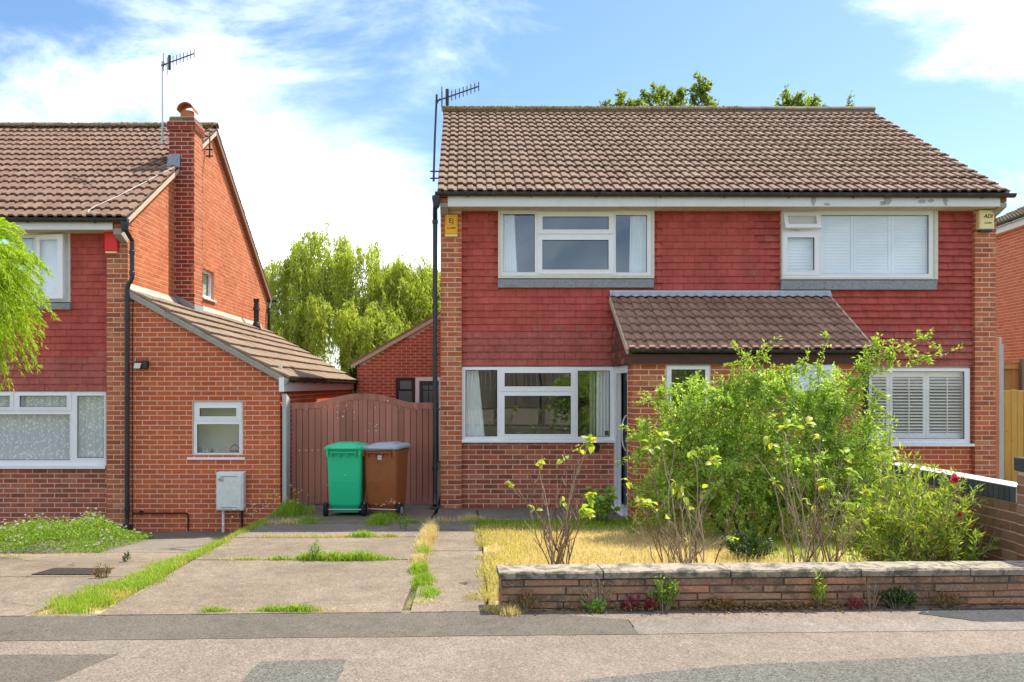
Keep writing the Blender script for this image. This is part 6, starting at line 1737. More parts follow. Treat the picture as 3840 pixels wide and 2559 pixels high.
# ------------------------------------------------------------------ weeping willow beyond the gardens
wt = thing('willow_tree', (-4.0, 16.5, 0.0), 'large weeping willow filling the gap between the two houses', 'tree')
wc = np.array([-4.0, 16.5, 4.0])
tree_trunk(wt, (-4.0, 16.5, 0), (-4.1, 16.5, 3.3), 0.34, [(-5.9, 16.3, 4.8), (-4.9, 15.6, 5.4), (-3.7, 16.8, 5.6), (-2.4, 16.0, 4.8), (-1.2, 16.8, 4.2), (-3.2, 15.2, 4.2)])
rg = np.random.default_rng(3)
Pn, Dn, Ln = [], [], []
strand_lines = []
humps = [((-5.9, 16.2, 5.0), 1.15, 1.45), ((-4.9, 16.6, 5.6), 1.25, 1.75), ((-3.6, 16.4, 5.3), 1.3, 1.65), ((-2.6, 16.8, 4.7), 1.2, 1.4), ((-1.4, 16.4, 4.2), 1.1, 1.35), ((-0.3, 16.8, 4.2), 1.0, 1.75), ((-4.3, 15.2, 3.9), 1.3, 1.2), ((-2.7, 15.1, 3.4), 1.2, 1.1), ((-5.8, 15.4, 3.5), 1.0, 1.0), ((-2.0, 16.6, 5.0), 1.1, 1.5), ((-1.0, 16.9, 4.6), 1.0, 1.3)]
tips_ = []
for k in range(330):
    c, rr, rz = humps[rg.integers(len(humps))]
    a = rg.uniform(0, 2 * math.pi); u = math.sqrt(rg.uniform(0.02, 1))
    tips_.append((np.array([c[0] + rr * u * math.cos(a), c[1] + rr * u * math.sin(a), c[2] + rz * math.sqrt(max(0, 1 - u * u)) - 0.10 + max(0.0, rg.normal()) * 0.22]), a, rg.uniform(0.9, 3.0)))
for k in range(3000):
    tp_, a, L0 = tips_[rg.integers(len(tips_))]
    a = a + rg.normal() * 0.7
    q_ = rg.normal(size=3) * np.array([0.13, 0.13, 0.12])
    top = tp_ + q_ + np.array([0, 0, -0.9 * (q_[0] ** 2 + q_[1] ** 2) ** 0.5 * 0.6])
    L = L0 * rg.uniform(0.45, 1.25); out = np.array([math.cos(a), math.sin(a), 0]) * rg.uniform(0.05, 0.30)
    sway = rg.normal(size=3) * 0.12; sway[2] = 0
    n = int(30 * L); t = np.sort(rg.uniform(0, 1, n))[:, None]
    p = top + out * (t ** 0.6) + sway * np.sin(t * 3) + np.array([0, 0, 1.0]) * (0.22 * np.sin(np.clip(t * 5, 0, math.pi)) * 0.5 - L * t)
    Pn.append(p + rg.normal(size=p.shape) * 0.025)
    Dn.append(np.array([0, 0, -1.0]) * 0.9 + rg.normal(size=p.shape) * 0.40)
    if k % 6 == 0:
        tt = np.linspace(0, 1, 6)[:, None]
        strand_lines.append(top + out * (tt ** 0.6) + sway * np.sin(tt * 3) + np.array([0, 0, 1.0]) * (-L * tt))
P_, D_ = np.concatenate(Pn), np.concatenate(Dn)
V, F = leaf_arrays(P_, D_, NPR.uniform(0.11, 0.23, len(P_)), 0.030)
np_obj('crown', V, F, M['leaf_willow'], wt)
stems(wt, strand_lines, 0.010, 0.004, M['cane_dry'], 3, 'twigs')

# ------------------------------------------------------------------ trees whose tops show above the ridge
def bushy_tree(label, base, blobs, n, per, leaf, seed, m=None, group='trees behind the houses'):
    t = thing('broadleaf_tree', base, label, 'tree', group)
    c = blobs[0][0]
    tree_trunk(t, base, (c[0], c[1], c[2]), 0.22, [b[0] for b in blobs[1:]])
    ln = shoots(blobs, n, seed, (0.7, 1.15), 0.1, 0.3, 0.5)
    p, d = along(ln, per, 0.2, seed, 0.9, 0.05)
    V, F = leaf_arrays(p, d, NPR.uniform(leaf * 0.7, leaf * 1.2, len(p)), leaf * 0.6)
    np_obj('crown', V, F, m or M['leaf_tree'], t)
    stems(t, ln, 0.02, 0.006, M['bark'], 3, 'twigs', 3)
bushy_tree('leafy treetop of several plumes above the middle of the ridge', (8.2, 22, 0), [((8.2, 22, 10.6), (2.9, 2.4, 2.9)), ((6.5, 22, 12.9), (0.95, 0.7, 1.05)), ((7.9, 22, 13.2), (0.95, 0.7, 1.25)), ((8.8, 22, 13.1), (0.6, 0.6, 1.0)), ((9.7, 22, 13.3), (0.6, 0.6, 1.45)), ((10.1, 22, 12.9), (0.5, 0.6, 0.9)), ((7.2, 22, 12.8), (0.5, 0.6, 0.9))], 620, 40, 0.17, 21)
bushy_tree('smaller rounded treetop above the right part of the ridge', (13.8, 22, 0), [((13.8, 22, 10.8), (1.9, 1.7, 2.5)), ((13.5, 22, 13.0), (0.55, 0.6, 1.2)), ((14.2, 22, 12.8), (0.75, 0.6, 0.9))], 330, 40, 0.16, 23)
bushy_tree('tiny sprig of treetop showing at the right end of the ridge', (16.0, 22, 0), [((16.0, 22, 10.8), (1.2, 1.2, 2.1)), ((15.8, 22, 13.0), (0.22, 0.3, 0.85)), ((16.45, 22, 12.95), (0.25, 0.3, 0.65))], 120, 30, 0.15, 25)

# ------------------------------------------------------------------ golden conifer at the left edge
ct = thing('conifer_tree', (-5.45, -3.9, -0.05), 'bright yellow-green conifer with drooping feathery fronds at the left edge', 'tree')
cc = np.array([-5.42, -3.9, 3.0]); cr = np.array([1.0, 0.95, 1.08])
MB().tube([(-5.45, -3.9, -0.2), (-5.47, -3.9, 1.0), (-5.43, -3.9, 2.2), (-5.42, -3.9, 3.6)], [0.10, 0.08, 0.06, 0.02], 10).build('trunk', M['bark'], ct)
rg = np.random.default_rng(8); Pn, Dn = [], []; fl_ = []
for k in range(760):
    d = rg.normal(size=3); d /= np.linalg.norm(d)
    rad = rg.uniform(0.45, 1.03)
    a = cc + d * cr * rad * 0.55; b = cc + d * cr * rad
    t = np.linspace(0, 1, 7)[:, None]
    line = a + (b - a) * t
    line[:, 2] += -0.34 * (t[:, 0] ** 2) + 0.06
    line[:, :2] += d[:2] * 0.06 * t
    fl_.append(line)
    m_ = 84
    tt = rg.uniform(0.15, 1, m_) * 6; i = np.minimum(tt.astype(int), 5); f = (tt - i)[:, None]
    p = line[i] * (1 - f) + line[i + 1] * f; tg = unit(line[i + 1] - line[i])
    sd_ = unit(np.cross(tg, rg.normal(size=(m_, 3))))
    Pn.append(p + rg.normal(size=p.shape) * 0.012); Dn.append(tg * 0.9 + sd_ * 0.55 + np.array([0, 0, -0.25]))
P_, D_ = np.concatenate(Pn), np.concatenate(Dn)
V, F = leaf_arrays(P_, D_, NPR.uniform(0.035, 0.08, len(P_)), 0.012)
np_obj('crown', V, F, M['leaf_conifer'], ct)
stems(ct, fl_, 0.007, 0.003, M['twig'], 3, 'twigs', 2)

# ------------------------------------------------------------------ big bush in front of the porch
bb = thing('garden_bush', (3.5, -2.6, 0.05), 'big bright green small-leaved bush in front of the porch', 'bush')
blobs = [((3.45, -2.55, 0.95), (1.05, 0.55, 0.80)), ((2.75, -2.45, 0.95), (0.66, 0.55, 0.85)), ((4.35, -2.75, 0.85), (0.72, 0.5, 0.75)), ((3.2, -2.6, 1.55), (0.70, 0.45, 0.42)), ((4.1, -2.65, 1.45), (0.60, 0.42, 0.45)), ((2.45, -2.6, 0.5), (0.42, 0.4, 0.45)), ((4.75, -2.9, 0.5), (0.42, 0.35, 0.5)), ((2.25, -2.5, 1.15), (0.28, 0.3, 0.35)), ((2.75, -2.6, 1.72), (0.32, 0.3, 0.30)), ((3.65, -2.7, 1.82), (0.34, 0.3, 0.30)), ((4.45, -2.7, 1.72), (0.36, 0.3, 0.34)), ((3.0, -3.0, 0.7), (0.5, 0.35, 0.45)), ((3.9, -3.1, 0.75), (0.5, 0.35, 0.5)), ((4.85, -2.7, 1.15), (0.25, 0.25, 0.35)), ((2.7, -2.6, 0.42), (0.6, 0.45, 0.42)), ((3.5, -2.75, 0.42), (0.85, 0.5, 0.42)), ((4.35, -2.85, 0.42), (0.6, 0.4, 0.42))]
ln = shoots(blobs, 1080, 31, (0.50, 1.42), 0.25, 0.35, 0.40)
p, d = along(ln, 56, 0.12, 32, 0.85, 0.02)
V, F = leaf_arrays(p, d, NPR.uniform(0.022, 0.070, len(p)), NPR.uniform(0.012, 0.030, len(p)), flat=0.35)
np_obj('foliage', V, F, M['leaf_bush'], bb)
stems(bb, ln, 0.006, 0.002, M['twig'], 3, 'twigs', 2)
base_l = [np.array([(3.5 + dx * 0.3, -2.6, 0.0), (3.5 + dx * 0.6, -2.6 + dy * .2, 0.4), (3.5 + dx, -2.6 + dy * .4, 1.0)]) for dx, dy in ((-0.9, 1), (-0.5, -1), (-0.1, 0.4), (0.4, -0.6), (0.8, 0.8), (1.1, -0.4))]
stems(bb, base_l, 0.022, 0.008, M['bark'], 6, 'main_stems')
def arch(pts, n=9):
    """smooth polyline through a few points"""
    pts = np.array(pts, float); t = np.linspace(0, len(pts) - 1, n); i = np.minimum(t.astype(int), len(pts) - 2); f = (t - i)[:, None]
    q = pts[i] * (1 - f) + pts[i + 1] * f
    for _ in range(2): q[1:-1] = (q[:-2] + 2 * q[1:-1] + q[2:]) / 4
    return q
long_ = [arch([(4.3, -2.7, 1.3), (4.62, -2.62, 1.9), (4.9, -2.6, 2.25), (5.25, -2.62, 2.36), (5.62, -2.66, 2.22)]),
         arch([(4.3, -2.7, 1.3), (4.7, -2.62, 1.9), (5.0, -2.6, 2.2), (5.35, -2.62, 2.40), (5.55, -2.66, 2.42)]),
         arch([(4.4, -2.7, 1.3), (4.75, -2.62, 1.8), (5.0, -2.6, 2.05), (5.25, -2.62, 2.13)]),
         arch([(4.3, -2.7, 1.3), (4.5, -2.62, 1.8), (4.75, -2.6, 2.1), (5.0, -2.6, 2.3), (5.05, -2.62, 2.5)]),
         arch([(4.3, -2.7, 1.3), (4.6, -2.62, 1.75), (4.85, -2.6, 2.0), (5.15, -2.62, 2.25)]),
         arch([(3.1, -2.6, 1.5), (3.3, -2.6, 1.9), (3.55, -2.6, 2.2), (3.83, -2.6, 2.45)]),
         arch([(3.0, -2.6, 1.5), (3.2, -2.6, 1.9), (3.35, -2.6, 2.12), (3.42, -2.6, 2.28)]),
         arch([(4.2, -2.6, 1.4), (4.3, -2.6, 1.9), (4.38, -2.6, 2.45)]),
         arch([(3.5, -2.6, 1.5), (3.7, -2.6, 1.85), (4.0, -2.62, 2.05), (4.15, -2.62, 2.12)]),
         arch([(2.6, -2.5, 1.4), (2.45, -2.5, 1.7), (2.40, -2.5, 1.8)]), arch([(3.9, -2.6, 1.5), (3.95, -2.6, 1.8), (3.85, -2.6, 2.1)]),
         arch([(4.6, -2.7, 1.2), (4.9, -2.7, 1.5), (4.95, -2.7, 1.8)]), arch([(4.8, -2.8, 0.8), (5.05, -2.8, 1.1), (5.1, -2.8, 1.5)])]
extra = []
rg = np.random.default_rng(4)
for q in long_:
    for k in range(9):
        i = rg.integers(2, len(q)); e_ = q[i] + np.array([rg.normal() * 0.14, rg.normal() * 0.08, rg.normal() * 0.12]); extra.append(np.linspace(q[i], e_, 5))
p1, d1 = along(long_, 75, 0.25, 41, 0.8, 0.025); p2, d2 = along(extra, 26, 0.1, 42, 0.8, 0.015)
p, d = np.concatenate([p1, p2]), np.concatenate([d1, d2])
V, F = leaf_arrays(p, d, NPR.uniform(0.035, 0.062, len(p)), NPR.uniform(0.016, 0.026, len(p)), flat=0.35)
np_obj('new_shoots', V, F, M['leaf_shoot'], bb)
stems(bb, long_ + extra, 0.006, 0.002, M['twig'], 4, 'shoot_stems')

# ------------------------------------------------------------------ old leggy roses behind the low wall
def big_leaf():
    pts = []
    n = 5
    for i in range(n + 1):
        t = i / n; w = 0.36 * math.sin(math.pi * min(1, t * 0.94 + 0.06)) ** 0.75 * (1 - 0.25 * t)
        pts.append((t, w, 0.10 * math.sin(t * math.pi) - 0.12 * t * t))
    v = []
    for t, w, h in pts: v += [(-w, t, h + w * 0.22), (0, t, h), (w, t, h + w * 0.22)]
    f = []
    for i in range(n):
        a = i * 3; f += [(a, a + 1, a + 4, a + 3), (a + 1, a + 2, a + 5, a + 4)]
    return v, f
BLV, BLF = big_leaf()
leaf_me = {k: shared_mesh('leaf', np.array(BLV), BLF, M[k]) for k in ('leaf_rose', 'leaf_green')}
def leaf_object(parent, p, d, size, key='leaf_rose'):
    o = bpy.data.objects.new('leaf', leaf_me[key])
    COL.objects.link(o); o.parent = parent
    d = Vector(d).normalized(); q = d.to_track_quat('Y', 'Z')
    q = q @ Euler((RND.uniform(-.5, .3), RND.uniform(-1.0, 1.0), 0)).to_quaternion()
    o.matrix_basis = Matrix.Translation(Vector(p) - WL[parent.name]) @ q.to_matrix().to_4x4() @ Matrix.Scale(size, 4)
def rose(label, base, tips, seed, nleaf, dry=0.5, spread=0.10, extra=8, key='leaf_rose', ls=0.062):
    rg = random.Random(seed)
    t = thing('rose_bush', base, label, 'shrub', 'leggy roses behind the low wall')
    b = Vector(base)
    main, side = [], []
    ends = []; first_ends = []
    nt_ = len(tips)
    for k in range(nt_):
        a_, b_ = Vector(tips[k]), Vector(tips[rg.randrange(nt_)]); q = a_.lerp(b_, rg.uniform(0.1, 0.6)); tips = tips + [(q.x, q.y + rg.uniform(-.15, .15), b.z + (q.z - b.z) * rg.uniform(0.35, 0.85))]
    for tip in tips:
        tp = Vector(tip); s = b + Vector((rg.uniform(-spread, spread), rg.uniform(-spread, spread) * 0.7, 0))
        pts = [s]
        n = 7
        kick = Vector((rg.uniform(-.05, .05), rg.uniform(-.05, .05), 0))
        for i in range(1, n + 1):
            f = i / n
            q = s.lerp(tp, f) + kick * math.sin(f * math.pi) + Vector((rg.uniform(-.018, .018), rg.uniform(-.018, .018), 0.05 * math.sin(f * math.pi)))
            pts.append(q)
        main.append([tuple(p) for p in pts]); ends.append((pts[-1], pts[-1] - pts[-2]))
        if len(main) <= nt_: first_ends.append(len(ends) - 1)
        for _ in range(extra):
            i = rg.randrange(2, n); o_ = pts[i]; dr_ = (pts[i] - pts[i-1]).normalized() + Vector((rg.uniform(-.9, .9), rg.uniform(-.7, .7), rg.uniform(-0.1, .7)))
            L = rg.uniform(0.06, 0.20); e1 = o_ + dr_.normalized() * L * 0.5; e2 = e1 + (dr_.normalized() + Vector((rg.uniform(-.5, .5), 0, rg.uniform(0, .8)))).normalized() * L * 0.5
            side.append([tuple(o_), tuple(e1), tuple(e2)])
            if rg.random() < 0.25: ends.append((e2, e2 - e1))
    mb = MB(); md = MB()
    for k, l in enumerate(main):
        (md if rg.random() < dry else mb).tube(l, list(np.linspace(0.0068, 0.003, len(l))), 5)
    for l in side: (md if rg.random() < 0.6 else mb).tube(l, [0.003, 0.0024, 0.0016], 4)
    if mb.v: mb.build('canes', M['cane'], t)
    if md.v: md.build('dry_canes', M['cane_dry'], t)
    k = 0
    while k < nleaf:
        e_, d_ = ends[rg.choice(first_ends)] if rg.random() < 0.88 else ends[rg.randrange(len(ends))]
        for _ in range(rg.randrange(3, 6)):
            dd = Vector((rg.uniform(-1, 1), rg.uniform(-1, 1), rg.uniform(-0.9, 0.5)))
            leaf_object(t, e_ + Vector((rg.uniform(-.03, .03), rg.uniform(-.03, .03), rg.uniform(-.05, .03))), dd, rg.uniform(ls * 0.8, ls * 1.35), key); k += 1
    return t
def at(dx, dy, depth):            # picture position (2353 wide) at a distance from the camera
    return ((dx * 1.632 - CX) * depth / FOC, depth - CAMD, CAMH - (dy * 1.632 - CY) * depth / FOC)
r1 = rose('bare-stemmed rose with yellow-green tip leaves, leftmost behind the low wall', (at(1285, 1300, 7.7)[0], -5.2, 0.12),
     [at(1168, 1110, 7.8), at(1215, 1085, 7.6), at(1240, 1065, 7.9), at(1330, 1025, 7.7), at(1352, 1012, 7.6), at(1300, 1050, 7.9), at(1262, 1145, 7.5), at(1350, 1140, 7.9), at(1345, 1175, 7.6), at(1215, 1150, 7.6)], 51, 66, 0.35, ls=0.07)
r2 = rose('sprawling rose with yellowing leaves in the middle behind the low wall', (at(1575, 1298, 7.6)[0], -5.3, 0.12),
     [at(1440, 1105, 7.7), at(1495, 1020, 7.6), at(1520, 1000, 7.8), at(1550, 1010, 7.5), at(1590, 1040, 7.7), at(1640, 1055, 7.6), at(1660, 1090, 7.9), at(1470, 1150, 7.5), at(1700, 1130, 7.5), at(1560, 1110, 7.6), at(1610, 1130, 7.7), at(1500, 1160, 7.8)], 52, 84, 0.55, 0.22, ls=0.07)
r3 = rose('tall dry-caned rose in front of the big bush', (at(1865, 1295, 7.5)[0], -5.4, 0.12),
     [at(1735, 1045, 7.6), at(1770, 1010, 7.5), at(1800, 985, 7.7), at(1850, 975, 7.5), at(1890, 1000, 7.6), at(1935, 1040, 7.6), at(1960, 1090, 7.5), at(1990, 1130, 7.6), at(1830, 1080, 7.4), at(1900, 1110, 7.4), at(1780, 1100, 7.5), at(2035, 1045, 7.7)], 53, 84, 0.6, 0.16, ls=0.07)

# ------------------------------------------------------------------ lance-leaved shrub with pink flowers, right
ls_ = thing('flowering_shrub', (at(2110, 1290, 7.8)[0], -5.0, 0.12), 'lance-leaved shrub with a few pink flowers beside the brick garden wall', 'shrub')
lines = []
rg = np.random.default_rng(77)
bx, by, bz = at(2110, 1290, 7.8)
for k in range(165):
    x0 = bx + rg.uniform(-0.42, 0.42); tx = bx + rg.uniform(-0.62, 0.52); ty = -5.05 + rg.uniform(-0.45, 0.55)
    u_ = (tx - bx) / 0.6
    ht = (0.98 - 0.32 * u_ * u_) * rg.uniform(0.35, 1.12) + (0.18 if abs(tx - at(2090, 1, 7.8)[0]) < 0.09 else 0)
    lines.append(arch([(x0, -5.05 + rg.uniform(-.2, .2), 0.1), ((x0 + tx) / 2, ty, 0.12 + ht * 0.55), (tx, ty, 0.12 + ht)], 7))
p, d = along(lines, 40, 0.25, 78, 0.75, 0.012)
V, F = leaf_arrays(p, d, NPR.uniform(0.05, 0.10, len(p)), NPR.uniform(0.014, 0.024, len(p)), flat=0.3)
np_obj('foliage', V, F, M['leaf_lance'], ls_)
stems(ls_, lines, 0.006, 0.003, M['cane_dry'], 4, 'stems')
for (dx, dy) in ((2190, 1105), (2196, 1098), (2205, 1183), (2168, 1192)):
    c = at(dx, dy, 7.5)
    n = 26; d = NPR.normal(size=(n, 3)); d[:, 2] += 0.3
    sz_ = 0.045 if dy < 1150 else 0.03
    V, F = leaf_arrays(np.tile(np.array(c), (n, 1)), d, sz_, sz_ * 0.7)
    np_obj('flower', V, F, M['petal_pink'], ls_)
def herb(name, label, base, w, h, n, per, leaf, lw, m, seed, cat='plant', stem=M['twig'], group=None, dp=None, spread=0.8):
    t = thing(name, base, label, cat, group)
    rg = np.random.default_rng(seed); L = []
    for k in range(n):
        a = rg.uniform(0, 2 * math.pi); r = math.sqrt(rg.uniform(0, 1))
        tip = np.array([base[0] + math.cos(a) * r * w, base[1] + math.sin(a) * r * (dp or w), base[2] + h * rg.uniform(0.5, 1.0) * (1 - 0.35 * r * r)])
        s = np.array([base[0] + math.cos(a) * r * w * 0.35, base[1] + math.sin(a) * r * (dp or w) * 0.35, base[2]])
        L.append(arch([s, s * 0.45 + tip * 0.55 + np.array([0, 0, h * 0.1]), tip], 6))
    if per:
        p, d = along(L, per, 0.2, seed + 1, spread, 0.01)
        V, F = leaf_arrays(p, d, NPR.uniform(leaf * 0.7, leaf * 1.2, len(p)), lw, flat=0.3)
        np_obj('leaves', V, F, m, t)
    stems(t, L, 0.004, 0.002, stem, 3)
    return t, L
t, L = herb('leafy_plant', 'leafy bright green plant at the foot of the white door frame', (1.86, -1.55, 0.03), 0.24, 0.58, 26, 0, 0.08, 0.04, M['leaf_green'], 90)
rr = random.Random(5)
for l in L:
    for k in range(5):
        i = rr.randrange(2, 6); leaf_object(t, l[i], (rr.uniform(-1, 1), rr.uniform(-1, 0.6), rr.uniform(-.3, .5)), rr.uniform(0.07, 0.115), 'leaf_green')
herb('leafy_plant', 'low broad-leaved plant at the base of the brick garden wall', (4.55, -5.85, 0.13), 0.16, 0.20, 16, 12, 0.11, 0.045, M['leaf_green'], 92)
herb('leafy_plant', 'broad green leaves behind the right end of the low wall', (4.25, -5.75, 0.13), 0.20, 0.22, 16, 12, 0.11, 0.045, M['leaf_green'], 93)
herb('dry_seedhead_plant', 'dry brown seed-head stalks against the brick garden wall', (4.5, -5.3, 0.13), 0.24, 0.70, 12, 0, 0, 0, M['leaf_brown'], 94, stem=M['cane_dry'])
herb('creeper', 'dark creeper on the far end of the lean-to gutter', (-2.72, 8.55, 1.6), 0.28, 0.9, 30, 22, 0.11, 0.07, M['leaf_dark'], 95)
herb('shrub_seedling', 'small dark evergreen seedling among the roses', (2.9, -4.2, 0.08), 0.3, 0.35, 40, 20, 0.05, 0.02, M['leaf_dark'], 96, cat='shrub')

# mound of ground cover with pale flowers in front of the left-hand house
gc = thing('ground_cover_plant', (-5.3, -1.9, -0.25), 'low mound of green ground cover with pale pink flowers by the left-hand house', 'plant')
rg = np.random.default_rng(101); n = 14000
xx = rg.uniform(-6.6, -4.36, n); yy = rg.uniform(-2.75, -0.85, n)
def mound(x, y):
    u = np.clip(1 - ((y + 1.8) / 0.95) ** 2, 0, 1) * np.clip((-4.34 - x) / 0.35, 0, 1)
    bump_ = 0.75 + 0.25 * np.sin(x * 7.3 + 1.0) * np.cos(y * 5.1) + 0.35 * np.exp(-((x + 5.0) / 0.16) ** 2)
    return 0.38 * np.sqrt(u) * bump_
hz = mound(xx, yy); ok = hz > 0.02
xx, yy, hz = xx[ok], yy[ok], hz[ok]
zz = np.array([gz(-5, float(v)) for v in yy])
P_ = np.stack([xx, yy, zz + hz * rg.uniform(0.35, 1.0, len(xx))], 1)
D_ = rg.normal(size=P_.shape); D_[:, 2] += 0.7
V, F = leaf_arrays(P_, D_, NPR.uniform(0.025, 0.05, len(P_)), 0.018)
np_obj('foliage', V, F, M['leaf_cover'], gc)
idx = rg.choice(len(P_), 190); c = np.stack([xx[idx], yy[idx], zz[idx] + hz[idx] + rg.uniform(0.01, 0.07, 190)], 1)
c = np.repeat(c, 9, 0); D_ = rg.normal(size=c.shape); D_[:, 2] *= 0.4
V, F = leaf_arrays(c, D_, 0.018, 0.012); np_obj('flowers', V, F, M['petal_pale'], gc)['kind'] = 'stuff'

# dark bush across the street, mirrored in the lower window
db = thing('street_bush', (4.6, -20, 0.1), 'dark rounded bush across the street mirrored in the lower window', 'bush')
ln = shoots([((4.6, -20, 1.3), (1.5, 1.2, 1.2)), ((5.7, -20, 1.6), (1.1, 1.0, 1.3))], 240, 121, (0.8, 1.1), 0.1, 0.3, 0.2)
p, d = along(ln, 34, 0.2, 122, 0.8, 0.04); V, F = leaf_arrays(p, d, 0.13, 0.07); np_obj('foliage', V, F, M['leaf_bush'], db)
stems(db, ln, 0.02, 0.006, M['bark'], 3, 'twigs', 3)

# ------------------------------------------------------------------ grass
def grass(name, pts, h, w, m, label, lean=0.35, cat='grass', zoff=0.0):
    pts = np.asarray(pts, float); n = len(pts)
    z = np.array([gz(a, b) for a, b in pts]) + zoff
    P = np.column_stack([pts, z])
    hh = NPR.uniform(h[0], h[1], n)[:, None] if not hasattr(h, 'shape') else h[:, None] * NPR.uniform(0.55, 1.1, n)[:, None]
    a = NPR.uniform(0, 2 * math.pi, n); d = np.column_stack([np.cos(a), np.sin(a), np.zeros(n)])
    sd_ = np.column_stack([-np.sin(a), np.cos(a), np.zeros(n)])
    ln_ = NPR.uniform(0.1, 1.0, n)[:, None] * lean
    up = np.array([0, 0, 1.0])
    v0 = P - sd_ * w / 2; v1 = P + sd_ * w / 2
    mid = P + up * hh * 0.6 + d * hh * ln_ * 0.4
    v2 = mid + sd_ * w * 0.35; v3 = mid - sd_ * w * 0.35
    v4 = P + up * hh * (1 - 0.3 * ln_) + d * hh * ln_
    V = np.stack([v0, v1, v2, v3, v4], 1).reshape(-1, 3)
    F = (np.array([[0, 1, 2], [0, 2, 3], [3, 2, 4]])[None] + (np.arange(n) * 5)[:, None, None]).reshape(-1, 3)
    o = np_obj(name, V, F, m)
    return tag(o, label, cat, kind='stuff')
def scatter(n, x0, x1, y0, y1, keep=None, seed=0):
    rg = np.random.default_rng(seed)
    p = np.column_stack([rg.uniform(x0, x1, n), rg.uniform(y0, y1, n)])
    if keep is not None:
        k = np.array([keep(a, b, rg.random()) for a, b in p]); p = p[k]
    return p
def pn(x, y, s, o=0.0):      # cheap smooth noise 0..1
    return 0.5 + 0.25 * math.sin(x * s + 1.3 * math.sin(y * s * 0.7 + o) + o) + 0.25 * math.sin(y * s * 1.3 + 1.7 * math.sin(x * s * 0.9 + 2 + o))
def clumps(lst, seed):
    rg = np.random.default_rng(seed); P, Hh = [], []
    for (x, y, rx, ry, n, h) in lst:
        q = rg.normal(size=(n, 2)) * 0.5
        P.append(np.column_stack([x + q[:, 0] * rx, y + q[:, 1] * ry])); Hh.append(h * np.exp(-(q ** 2).sum(1) * 0.6))
    return np.concatenate(P), np.concatenate(Hh)

def lawn_edge(x, y): return x > 0.22 + 0.12 * (pn(x, y, 5.0) - 0.5) + (0.0 if y > -5.9 else -0.08) and y < -1.35 and x < 4.74 and y > -6.16 + 0.02 * x
dryness = lambda x, y: (y < -2.25 + 0.25 * (pn(x, y, 3.0) - 0.5)) and not (x > 2.9 + 0.5 * pn(y, x, 2.0) and y > -4.6)
grass('dry_lawn', scatter(60000, 0.1, 4.75, -6.2, -1.35, lambda a, b, r: lawn_edge(a, b) and dryness(a, b), 201), (0.02, 0.055), 0.0065, M['grass_dry'], 'parched straw-coloured lawn between the path and the roses', 0.9)
grass('green_lawn', scatter(26000, 0.15, 4.75, -6.2, -1.35, lambda a, b, r: lawn_edge(a, b) and ((not dryness(a, b)) or r < 0.03 or (a < 0.9 and r < 0.16 * (1 - a / 0.9) * (2 * pn(a, b, 2.5, 3.0)))), 202), (0.03, 0.085), 0.007, M['grass_green'], 'greener shaded grass by the house wall and under the bush', 0.6)
grass('lawn_fringe', scatter(14000, 0.02, 1.3, -6.3, -2.0, lambda a, b, r: lawn_edge(a + 0.10, b) and r > (a / 1.2) ** 0.8 and pn(a, b, 3.0) > 0.3, 203), (0.03, 0.09), 0.007, M['grass_mid'], 'yellowing longer grass along the path edge of the lawn', 0.8)
def strip_keep(x, y, r):
    c = -3.00 + 0.03 * math.sin(y * 2.1) ; hw = 0.27 + 0.06 * math.sin(y * 3.3 + 1) + 0.05 * math.sin(y * 9.1) + 0.04 * math.sin(y * 23.0) + (0.06 if y > -3 else 0)
    return abs(x - c) < hw * (0.65 + 0.5 * r)
grass('verge_grass', scatter(42000, -3.4, -2.5, -6.55, 0.0, lambda a, b, r: strip_keep(a, b, r) and pn(a, b, 6.0, 1.0) > 0.30, 211), (0.02, 0.105), 0.0048, M['grass_green'], 'strip of green grass on the bank between the two drives', 0.7, zoff=-0.02)
grass('verge_dry_grass', scatter(30000, -3.5, -2.4, -6.6, 0.0, lambda a, b, r: strip_keep(a * 1.0, b, r) and (pn(a, b, 6.0, 1.0) < 0.50 or abs(a + 3.0) > 0.15), 212), (0.02, 0.08), 0.0048, M['grass_mid'], 'dry yellow fringe of the grass bank between the drives', 0.9, zoff=-0.02)
P_, H_ = clumps([(-2.2, -4.32, .28, .06, 260, .08), (-1.85, -4.32, .20, .06, 240, .10), (-1.55, -4.32, .18, .08, 420, .15), (-1.3, -4.33, .26, .09, 800, .15), (-1.05, -4.33, .26, .09, 800, .16), (-0.82, -4.32, .2, .07, 300, .10),
                 (-1.2, -2.80, .20, .10, 420, .14), (-0.88, -2.80, .16, .07, 200, .10), (-1.12, -1.6, .18, .30, 900, .20), (-1.0, -1.2, .20, .16, 500, .16), (-0.68, -1.55, .2, .12, 300, .10),
                 (-1.88, -6.47, .16, .06, 420, .08), (-1.45, -6.46, .17, .06, 420, .09), (-1.25, -6.46, .2, .07, 600, .10), (-2.1, -1.45, .22, .3, 500, .12), (-2.5, -0.6, .22, .4, 1500, .26), (-2.62, -0.1, .16, .2, 500, .22),
                 (-0.42, -4.9, .10, .25, 700, .14), (-0.35, -5.4, .12, .3, 700, .12), (-0.28, -5.9, .12, .25, 500, .10), (-0.43, -3.9, .08, .25, 260, .16), (0.3, -1.6, .5, .15, 500, .12), (1.6, -1.55, .9, .14, 1400, .13)], 221)
grass('joint_grass', P_, H_, 0.007, M['grass_green'], 'green grass tufts growing from the joints of the concrete drive', 0.7, zoff=-0.02)
